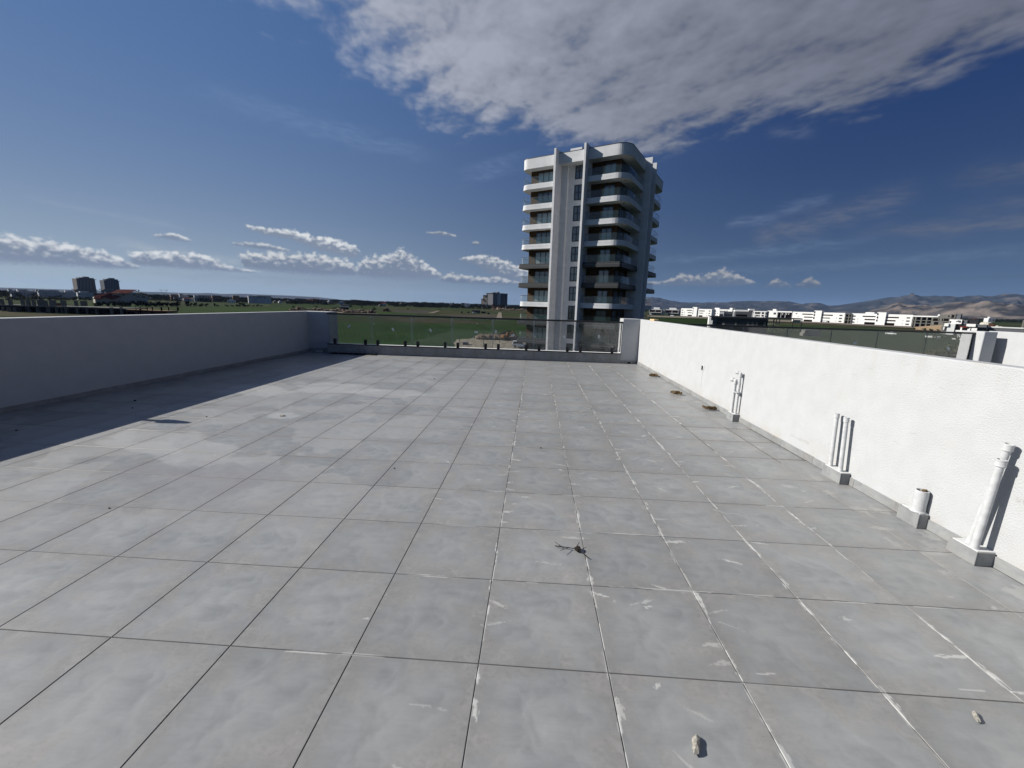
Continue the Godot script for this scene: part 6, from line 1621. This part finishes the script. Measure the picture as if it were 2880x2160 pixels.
	build("red_roof_house", "large house with several sloping dark red roofs behind the black trees", "house", "", [-409.66, -7.6, -389.69, 0.9823], [["left_wall", "cream", -16.46, -0.5, -11, -5.05, 5.6, -2], ["main_wall", "cream", 2.25, -0.5, -13, 13.27, 11.09, -4], ["right_wall", "cream", 13.29, -0.5, -14, 23.47, 10.47, -6], ["middle_wall", "cream", -4.78, -0.5, -12.2, 4.08, 9.55, -4.2], ["chimney", "drab", 17.17, 12.3, -9, 18.15, 13.77, -8]], [[3.88, 7.69, 1.55, 2.04, 1, 1, -3.95, 0], [12.18, 7.98, 1.28, 1.25, 1, 1, -3.95, 0], [15.61, 6.4, 0.98, 1.05, 1, 1, -5.95, 0], [18.83, 5.91, 2.98, 1.48, 1, 1, -5.95, 0]], [["roof", "roof", [-5.82, 9.53, -1.5, 2.59, 13.6, -10, 17.03, 13.94, -10, 7.45, 9.93, -1.5], 0.3], ["roof", "roof", [-12.66, 6.03, 1, -5.27, 9.67, -2, 2.53, 6.62, -2, -4.34, 3.92, 1], 0.3], ["roof", "roof", [-17.98, 3.84, 0.5, -15.45, 7.18, -4, -4.34, 10.56, -7, -5.36, 9.34, -3.5, -11.97, 6.16, -0.2, -12.49, 3.8, 0.5], 0.3], ["roof", "slate", [13.51, 12.22, -3, 15.65, 12.83, -11, 25.26, 10.06, -11, 23.29, 9.41, -3], 0.3], ["roof_fascia", "plaster", [-5.22, 7.37, -1.2, 1.29, 10.5, -1.2, 1.25, 10.09, -1.2, -4.64, 7.23, -1.2], 0.2]])
	build("far_house", "pale stepped house with a small tower, left of the long terrace row", "house", "houses along the far side of the fields", [-546.12, -6.51, -622.99, 0.8054], [["body", "farwhite", -5.32, -0.5, -10, -1.2, 11.06, 0], ["body", "plaster", -1.24, -0.5, -11, 5.92, 8.71, -1], ["roof", "drab", -1.34, 8.71, -10.7, 6.16, 9.15, 0.3]], [[-4.32, 8.85, 1.18, 1.1, 1, 1, 0.05, 0]])
	build("far_house", "long whitish terrace row with dark bays beyond the far field", "house", "houses along the far side of the fields", [-516.81, -6.63, -624, 0.7773], [["body", "farwhite", -10.17, -0.5, -10, -5.41, 9.28, 0], ["body", "plaster", -5.36, -0.5, -11, 11.09, 9.3, -1], ["roof", "drab", -5.35, 9.3, -10.7, 11.44, 9.74, 0.3]], [[-4.17, 6.17, 3.01, 1.47, 1, 1, 0.05, 0], [0.05, 6.3, 2.43, 1.47, 1, 1, 0.05, 0], [3.66, 6.04, 1.83, 1.48, 1, 1, 0.05, 0], [6.72, 6.14, 1.84, 1.48, 1, 1, 0.05, 0], [-4.38, 3.75, 3.01, 1.69, 1, 1, 0.05, 0], [-0.17, 3.72, 2.43, 1.84, 1, 1, 0.05, 0], [3.46, 3.68, 1.83, 1.77, 1, 1, 0.05, 0]])
	build("far_house", "grey apartment row beyond the clump of dark trees", "house", "houses along the far side of the fields", [-428.32, -6.88, -628.88, 0.6835], [["body", "farwhite", -14.87, -0.5, -10, -4.11, 11.12, 0], ["body", "plaster", -4.05, -0.5, -11, 15.83, 11.22, -1], ["roof", "drab", -4.14, 11.22, -10.7, 16.09, 11.66, 0.3]], [[-12.93, 8.63, 1.89, 1.09, 1, 1, 0.05, 0], [-9.14, 8.76, 1.9, 1.09, 1, 1, 0.05, 0], [-2.84, 7.87, 1.93, 1.47, 1, 1, 0.05, 0], [0.38, 7.97, 1.94, 1.47, 1, 1, 0.05, 0], [5.54, 8.15, 2.61, 1.11, 1, 1, 0.05, 0]])
	build("far_house", "brown house among trees right of the terrace row", "house", "houses along the far side of the fields", [-495.16, -6.7, -625.46, 0.7553], [["body", "brownwall", -5.61, -0.5, -10, 6.08, 9.68, 0], ["roof", "drab", -5.6, 9.68, -10.7, 6.45, 10.12, 0.3]], [[-3.17, 6.88, 1.53, 1.1, 1, 1, 0.05, 0]])
	build("far_house", "brick-brown house left of the grey apartment row", "house", "houses along the far side of the fields", [-465.03, -6.79, -627.06, 0.7237], [["body", "brownwall", -4.03, -0.5, -10, 4.46, 10.48, 0], ["roof", "drab", -4.03, 10.48, -10.7, 4.83, 10.92, 0.3]], [[1.92, 7.62, 1.26, 1.11, 1, 1, 0.05, 0]])
	build("far_house", "brownish house at the left of the far houses", "house", "houses along the far side of the fields", [-560.34, -6.45, -622.2, 0.8187], [["body", "brownwall", -4.74, -0.5, -10, 5.23, 9.27, 0], ["roof", "drab", -4.7, 9.27, -10.7, 5.62, 9.71, 0.3]], [[-3.02, 6.23, 1.17, 1.1, 1, 1, 0.05, 0]])
	build("far_house", "long low pale wall house below the stepped house", "house", "houses along the far side of the fields", [-545.98, -6.51, -622.33, 0.8057], [["body", "farwhite", -11.83, -0.5, -10, 12.47, 5.32, 0], ["roof", "drab", -11.84, 5.32, -10.7, 12.81, 5.77, 0.3]], [[-1.28, 3.32, 1.78, 1.25, 1, 1, 0.05, 0]])
	build("mid_rise", "pale stepped mid-rise block with a front coloured dark for shade, left of the tower", "apartment block", "", [-109.49, -4.45, -1072.54, 0.7644], [["shade_toned_front", "slate", 0.22, -0.5, -22, 48.68, 34.96, 0], ["roof_edge", "slate", -1.6, 34.45, -23, 48.85, 35.62, 1], ["lift_room", "slate", 4.78, 34.38, -12, 12.37, 37.29, -4], ["lift_room", "slate", 18.1, 34.88, -12, 24.52, 38.79, -4], ["grey_rib", "plaster", 15.42, -0.5, -0.2, 17.73, 34.66, 0.8], ["grey_rib", "plaster", 21.2, -0.5, -0.2, 23.52, 34.89, 0.8]], [[4.25, 29.89, 3.03, 1.74, 1, 1, 0.05, 0], [4.33, 26.69, 3.03, 1.75, 1, 1, 0.05, 0], [4.41, 23.49, 3.03, 1.75, 1, 1, 0.05, 0], [4.49, 20.28, 3.03, 1.75, 1, 1, 0.05, 0], [4.58, 17.07, 3.03, 1.75, 1, 1, 0.05, 0], [4.66, 13.85, 3.04, 1.76, 1, 1, 0.05, 0], [4.74, 10.63, 3.04, 1.76, 1, 1, 0.05, 0], [4.83, 7.4, 3.04, 1.76, 1, 1, 0.05, 0], [4.91, 4.17, 3.04, 1.76, 1, 1, 0.05, 0], [9.93, 30.1, 3.05, 1.75, 1, 1, 0.05, 0], [10.02, 26.89, 3.05, 1.75, 1, 1, 0.05, 0], [10.1, 23.67, 3.05, 1.75, 1, 1, 0.05, 0], [10.19, 20.45, 3.05, 1.76, 1, 1, 0.05, 0], [10.28, 17.23, 3.06, 1.76, 1, 1, 0.05, 0], [10.36, 14, 3.06, 1.76, 1, 1, 0.05, 0], [10.45, 10.77, 3.06, 1.76, 1, 1, 0.05, 0], [10.54, 7.54, 3.06, 1.77, 1, 1, 0.05, 0], [10.63, 4.3, 3.06, 1.77, 1, 1, 0.05, 0], [16.93, 30.36, 3.07, 1.76, 1, 1, 0.05, 0], [17.02, 27.13, 3.08, 1.76, 1, 1, 0.05, 0], [17.11, 23.91, 3.08, 1.76, 1, 1, 0.05, 0], [17.2, 20.67, 3.08, 1.76, 1, 1, 0.05, 0], [17.3, 17.43, 3.08, 1.77, 1, 1, 0.05, 0], [17.39, 14.19, 3.08, 1.77, 1, 1, 0.05, 0], [17.48, 10.95, 3.09, 1.77, 1, 1, 0.05, 0], [17.57, 7.7, 3.09, 1.77, 1, 1, 0.05, 0], [17.66, 4.44, 3.09, 1.78, 1, 1, 0.05, 0], [28.51, 30.79, 3.12, 1.77, 1, 1, 0.05, 0], [28.61, 27.54, 3.12, 1.77, 1, 1, 0.05, 0], [28.71, 24.29, 3.12, 1.77, 1, 1, 0.05, 0], [28.81, 21.03, 3.12, 1.78, 1, 1, 0.05, 0], [28.91, 17.77, 3.12, 1.78, 1, 1, 0.05, 0], [29.01, 14.51, 3.13, 1.78, 1, 1, 0.05, 0], [29.11, 11.24, 3.13, 1.78, 1, 1, 0.05, 0], [29.21, 7.97, 3.13, 1.79, 1, 1, 0.05, 0], [29.31, 4.69, 3.13, 1.79, 1, 1, 0.05, 0], [40.26, 31.22, 3.16, 1.78, 1, 1, 0.05, 0], [40.37, 27.95, 3.16, 1.78, 1, 1, 0.05, 0], [40.47, 24.67, 3.16, 1.79, 1, 1, 0.05, 0], [40.58, 21.4, 3.17, 1.79, 1, 1, 0.05, 0], [40.69, 18.11, 3.17, 1.79, 1, 1, 0.05, 0], [40.8, 14.83, 3.17, 1.79, 1, 1, 0.05, 0], [40.9, 11.54, 3.17, 1.8, 1, 1, 0.05, 0], [41.01, 8.24, 3.18, 1.8, 1, 1, 0.05, 0], [41.12, 4.94, 3.18, 1.8, 1, 1, 0.05, 0]])  # shade on the front is put into its dark slate colour
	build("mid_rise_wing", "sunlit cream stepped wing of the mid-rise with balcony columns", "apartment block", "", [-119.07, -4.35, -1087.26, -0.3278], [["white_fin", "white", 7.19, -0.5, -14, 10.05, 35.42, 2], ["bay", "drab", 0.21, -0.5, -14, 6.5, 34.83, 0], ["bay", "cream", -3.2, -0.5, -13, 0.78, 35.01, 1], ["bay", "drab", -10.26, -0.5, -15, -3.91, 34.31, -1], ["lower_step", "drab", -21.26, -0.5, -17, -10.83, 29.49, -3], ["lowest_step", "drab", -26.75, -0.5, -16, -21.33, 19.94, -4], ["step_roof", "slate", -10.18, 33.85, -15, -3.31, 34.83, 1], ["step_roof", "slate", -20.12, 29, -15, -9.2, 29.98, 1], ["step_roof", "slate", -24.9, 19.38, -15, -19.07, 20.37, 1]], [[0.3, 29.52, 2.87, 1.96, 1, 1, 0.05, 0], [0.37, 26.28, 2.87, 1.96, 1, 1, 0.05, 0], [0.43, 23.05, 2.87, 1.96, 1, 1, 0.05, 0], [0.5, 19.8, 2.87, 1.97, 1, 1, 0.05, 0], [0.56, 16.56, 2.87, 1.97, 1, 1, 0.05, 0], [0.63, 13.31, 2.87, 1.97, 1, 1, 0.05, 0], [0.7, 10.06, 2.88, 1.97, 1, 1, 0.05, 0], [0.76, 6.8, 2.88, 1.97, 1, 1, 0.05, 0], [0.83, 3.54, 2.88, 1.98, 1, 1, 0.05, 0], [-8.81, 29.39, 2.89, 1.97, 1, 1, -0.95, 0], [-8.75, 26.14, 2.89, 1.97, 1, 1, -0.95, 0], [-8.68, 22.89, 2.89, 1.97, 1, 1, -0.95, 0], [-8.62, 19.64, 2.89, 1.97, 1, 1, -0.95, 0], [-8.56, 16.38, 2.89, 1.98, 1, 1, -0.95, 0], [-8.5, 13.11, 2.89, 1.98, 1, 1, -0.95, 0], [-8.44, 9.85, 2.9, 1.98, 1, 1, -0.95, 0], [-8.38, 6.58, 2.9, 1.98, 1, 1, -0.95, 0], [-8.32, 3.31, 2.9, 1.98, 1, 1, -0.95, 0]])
	build("white_house", "small white house with dark openings in the middle distance", "house", "", [-153.65, -5.77, -907.04, -0.0947], [["body", "white", -0.02, -0.5, -9, 8.63, 8.53, 0], ["left_part", "farwhite", -9.42, -0.5, -10, -0.3, 9.11, -1], ["dark_opening", "hole", -7.82, 5.39, -0.3, -0.88, 8.29, 0.1], ["dark_opening", "hole", -6.06, 1.52, -0.3, -0.85, 4.17, 0.1], ["dark_opening", "hole", 0.86, 4.32, -0.3, 2.42, 6.96, 0.1], ["dark_opening", "hole", 5.19, 4.86, -0.3, 7.09, 7.34, 0.1]], [])
	build("white_shed", "low white sheds at the foot of the mid-rise", "shed", "", [-132.32, -4.9, -1010.13, 0.1297], [["body", "white", -6.38, -0.5, -6, -4.7, 5.82, 0], ["long_part", "white", -4.69, -0.5, -8, 6.06, 3.7, 0], ["right_part", "farwhite", 12.61, -0.5, -12, 17.78, 8.26, -4]], [])
	build("site_container", "black site container on a pale slab in the bare plot", "container", "", [-66.77, -8.5, -466.25, 0.1409], [["container_body", "black", -4.56, -0.5, -3.5, 4.75, 3.25, 0], ["container_door", "slate", 2.8, 0.43, -0.12, 3.88, 2.57, 0.08], ["pale_slab", "concrete", -10.52, -0.67, -3, 20.1, 0.01, 3]], [])
	build("site_bin", "dark skip left of the site container", "site bin", "dark bins about the site container", [-75.71, -8.46, -468.75, 0.1588], [["bin_body", "hole", -1.31, -0.5, -2, 1.3, 1.16, 0], ["bin_rim", "black", -1.45, 1.12, -2.2, 1.42, 1.5, 0.2]], [])
	build("site_bin", "dark mound of rubble right of the site container", "site bin", "dark bins about the site container", [-59.25, -8.43, -474.4, 0.1230], [["bin_body", "hole", -2.44, -0.5, -2, 2.41, 1.74, 0], ["bin_rim", "black", -2.58, 1.7, -2.2, 2.53, 2.09, 0.2]], [])
	build("site_bin", "dark drum at the left of the bare plot", "site bin", "dark bins about the site container", [-80.89, -8.6, -454.94, 0.1745], [["bin_body", "hole", -0.74, -0.5, -2, 0.73, 1.55, 0], ["bin_rim", "black", -0.87, 1.51, -2.2, 0.86, 1.89, 0.2]], [])
	build("site_bin", "dark bin on the pale slab of the bare plot", "site bin", "dark bins about the site container", [-50.59, -8.71, -448.7, 0.1110], [["bin_body", "hole", -1.06, -0.5, -2, 1.03, 1.4, 0], ["bin_rim", "black", -1.19, 1.36, -2.2, 1.14, 1.73, 0.2]], [])
	build("field_tent", "white flat-roofed market shelter behind the rubble heap", "shelter", "", [-206.97, -8.34, -440.58, 0.4370], [["roof", "farwhite", -4.58, 2.69, -4, 5.23, 3.51, 1], ["post", "drab", -4.28, -0.5, 0.2, -3.89, 2.57, 0.5], ["post", "drab", -1.39, -0.5, 0.2, -1, 2.65, 0.5], ["post", "drab", 1.51, -0.5, 0.2, 1.9, 2.72, 0.5], ["post", "drab", 4.43, -0.5, 0.2, 4.82, 2.79, 0.5], ["dark_inside", "brownwall", -4.07, -0.5, -3.3, 4.95, 2.53, -3], ["rear_block", "slate", -2.73, 3.44, -10, 5.61, 5.36, -6]], [])
	build("concrete_crate", "grey concrete box lying on the dirt lot", "crate", "", [-21.54, -11, -125.38, 0.1649], [["box_body", "slate", -0.9, -0.5, -2, 0.9, 0.9, 0], ["box_base", "slate", -0.89, -0.5, -1.8, 2.1, 0.16, 0.6]], [])
	build("leaning_panel", "white panel leaning over at the edge of the dirt lot", "panel", "", [-23.18, -11, -153.17, 0.1461], [], [], [["panel", "white", [-0.47, 0.01, 0, 0.45, 0.99, 0, 0.79, 1.06, 0, 0.27, 0.03, 0], 0.15]])
	build("lamp_post", "left of two grey lamp posts beside the dirt lot", "lamp post", "", [-15.42, -11, -121.37, 0.1215], [["shaft", "post", -0.09, -0.2, -0.09, 0.09, 6.99, 0.09], ["arm", "post", -1.6, 6.87, -0.05, -0.09, 6.97, 0.05], ["lamp_head", "plaster", -2.3, 6.83, -0.15, -1.6, 6.99, 0.15]], [])
	build("lamp_post", "right of two grey lamp posts, before the glass joint", "lamp post", "", [-16.21, -11, -155.18, 0.1005], [["shaft", "post", -0.09, -0.2, -0.09, 0.09, 7.19, 0.09], ["arm", "post", -1.6, 7.07, -0.05, -0.09, 7.17, 0.05], ["lamp_head", "plaster", -2.3, 7.03, -0.15, -1.6, 7.19, 0.15]], [])
	build("site_pole", "short grey pole at the left edge of the dirt lot", "pole", "", [-24.72, -11, -132.06, 0.1799], [["shaft", "post", -0.09, -0.2, -0.09, 0.09, 2.25, 0.09], ["base_plate", "post", -0.25, -0.2, -0.25, 0.25, 0.1, 0.25]], [])
	build("site_pole", "short grey pole near the digger", "pole", "", [-11.81, -11, -135.78, 0.0828], [["shaft", "post", -0.09, -0.2, -0.09, 0.09, 2.58, 0.09], ["base_plate", "post", -0.25, -0.2, -0.25, 0.25, 0.1, 0.25]], [])
	build("site_board", "dark post with a pale notice plate at the edge of the dirt lot", "notice board", "", [-15.08, -11, -155.64, 0.0930], [["post", "hole", -0.06, -0.2, -0.06, 0.06, 3.88, 0.06], ["plate", "paper", -0.36, 2.45, 0.07, 0.15, 3.36, 0.12]], [])
	fence_post(-68.0, -141.2, 1.90, 0)
	fence_post(-63.8, -144.0, 1.90, 1)
	fence_post(-59.6, -142.4, 1.90, 2)
	fence_post(-57.8, -146.7, 1.90, 3)
	fence_post(-52.1, -141.5, 1.90, 4)
	fence_post(-49.9, -144.5, 1.90, 5)
	fence_post(-46.7, -145.9, 1.90, 6)
	fence_post(-42.1, -145.7, 1.90, 7)
	fence_post(-38.4, -145.1, 1.90, 8)
	fence_post(-35.9, -150.8, 1.90, 9)
	for q in [[-337.9, -304, 4.4, 4.4, 0, 0], [-337.1, -306.9, 4.7, 4.7, 0, 0], [-336.1, -310.5, 4.9, 5, 0, 0], [-335.2, -314.3, 5.1, 4.8, 0, 0], [-334.2, -317.7, 5.8, 5.1, 0, 0], [-333.2, -321.2, 5.5, 4.9, 0, 0], [-332.5, -324.7, 5.7, 4.6, 0, 0], [-331.5, -328.1, 5.9, 5, 0, 0], [-330.4, -331.8, 5.8, 4.7, 0, 0], [-329.6, -335.5, 6.1, 4.8, 0, 0], [-328.5, -339, 5.8, 4.8, 0, 0], [-327.4, -342.6, 5.7, 4.9, 0, 0], [-326.7, -345.9, 5.6, 4.6, 0, 0], [-325.9, -348.7, 4.6, 4.3, 0, 0], [-325.1, -351.2, 5, 4, 0, 0], [-324.3, -354.6, 3.7, 4, 0, 0], [-323.3, -357.8, 4.4, 4.1, 0, 0], [-492.1, -365.3, 4.4, 5.3, 0, 7], [-493.7, -370.2, 3.5, 5.4, 0, 7], [-495, -375.1, 4.1, 5.4, 0, 7], [-496.6, -380.2, 4.6, 5.5, 0, 7], [-498.3, -385.6, 3.7, 5.6, 0, 7], [-500.1, -391, 4.3, 5.6, 0, 7], [-501.9, -396.6, 4.9, 5.7, 0, 7], [-503.8, -402.4, 4, 5.8, 0, 7], [-506, -408.6, 4.6, 5.9, 0, 7], [-508.1, -414.8, 3.6, 6, 0, 7], [-510.5, -421.4, 4.2, 6.1, 0, 7], [-513.3, -428.5, 4.9, 6.1, 0, 7], [-516.2, -435.8, 3.9, 6.2, 0, 7], [-519.3, -443.4, 4.5, 6.4, 0, 7], [-522.8, -451.5, 5.2, 6.5, 0, 7], [-526.7, -460.3, 4.2, 6.6, 0, 7], [-530.7, -469.2, 4.9, 6.7, 0, 7], [-329.4, -367.1, 5.6, 4.4, 0, 1], [-327.3, -375.4, 5.9, 4.9, 0, 1], [-326.5, -378.9, 4.1, 2.9, 0, 1], [-325.5, -382.5, 4.4, 3.3, 0, 1], [-324.1, -388.1, 3.8, 4.6, 0, 1], [-322.8, -393.4, 3.6, 3, 0, 1], [-320.8, -400.9, 3.7, 2, 0, 1], [-320.1, -403.4, 2.2, 2.6, 0, 1], [-317.6, -412.7, 2.2, 4, 0, 1], [-316.1, -418.4, 1.8, 3.6, 0, 1], [-314.4, -425.2, 2.8, 5.5, 0, 1], [-313.1, -430.1, 4.4, 6.5, 0, 1], [-311.2, -437.2, 2.4, 3.8, 0, 1], [-309.8, -442.9, 1.9, 3.3, 0, 1], [-308.4, -448.2, 2.9, 3.4, 0, 1], [-307.3, -452.7, 2, 3.4, 0, 1], [-330.4, -363.5, 4, 5.6, 0, 1], [-621.2, -803.2, 6.9, 3.5, 0, 2], [-727.4, -1095.8, 11.7, 5.9, 0, 2], [-253, -423.1, 3.4, 2.7, 0, 2], [-271.9, -502.8, 1.9, 5.9, 0, 2], [-227.6, -462.1, 2, 5.9, 0, 2], [-237, -524.1, 3.9, 3.3, 0, 2], [-225.1, -530.5, 2.5, 2.8, 0, 2], [-180.6, -458.8, 3.4, 4.4, 0, 2], [-485.7, -820.8, 3.5, 7.9, 0, 2], [-457.9, -758.6, 2, 4.1, 0, 2], [-322.7, -820.3, 3, 9.6, 0, 2], [-164.6, -531.5, 2.2, 2.2, 0, 2], [-276.2, -992, 2.9, 6.7, 0, 2], [-227.9, -577.5, 1.5, 2.9, 0, 2], [-133.4, -575.5, 1, 2.4, 0, 2], [297.6, -341.6, 2.3, 2.3, 1, 3], [298.9, -334, 2.7, 2.9, 1, 3], [300.4, -330.5, 2.4, 2.9, 1, 3], [313.5, -339.2, 1.7, 2.2, 1, 3], [227, -246.4, 2.8, 2.1, 1, 4], [227.5, -240.7, 2.3, 1.8, 1, 4], [240.9, -250.7, 2.8, 2.1, 1, 4], [239.1, -247.2, 2.1, 1.6, 1, 4], [242.5, -245.3, 2.1, 2.1, 1, 4], [238.4, -238.3, 2.7, 2.7, 1, 4], [225.4, -231.6, 1.1, 1.5, 1, 4], [221.5, -222.7, 1, 1.7, 1, 4], [227.2, -237.7, 1.6, 1.3, 1, 4], [136.5, -141.3, 5.2, 8.4, 2, 5], [-11.6, -164.4, 3.2, 5, 2, 6]]:
		put_tree(q)
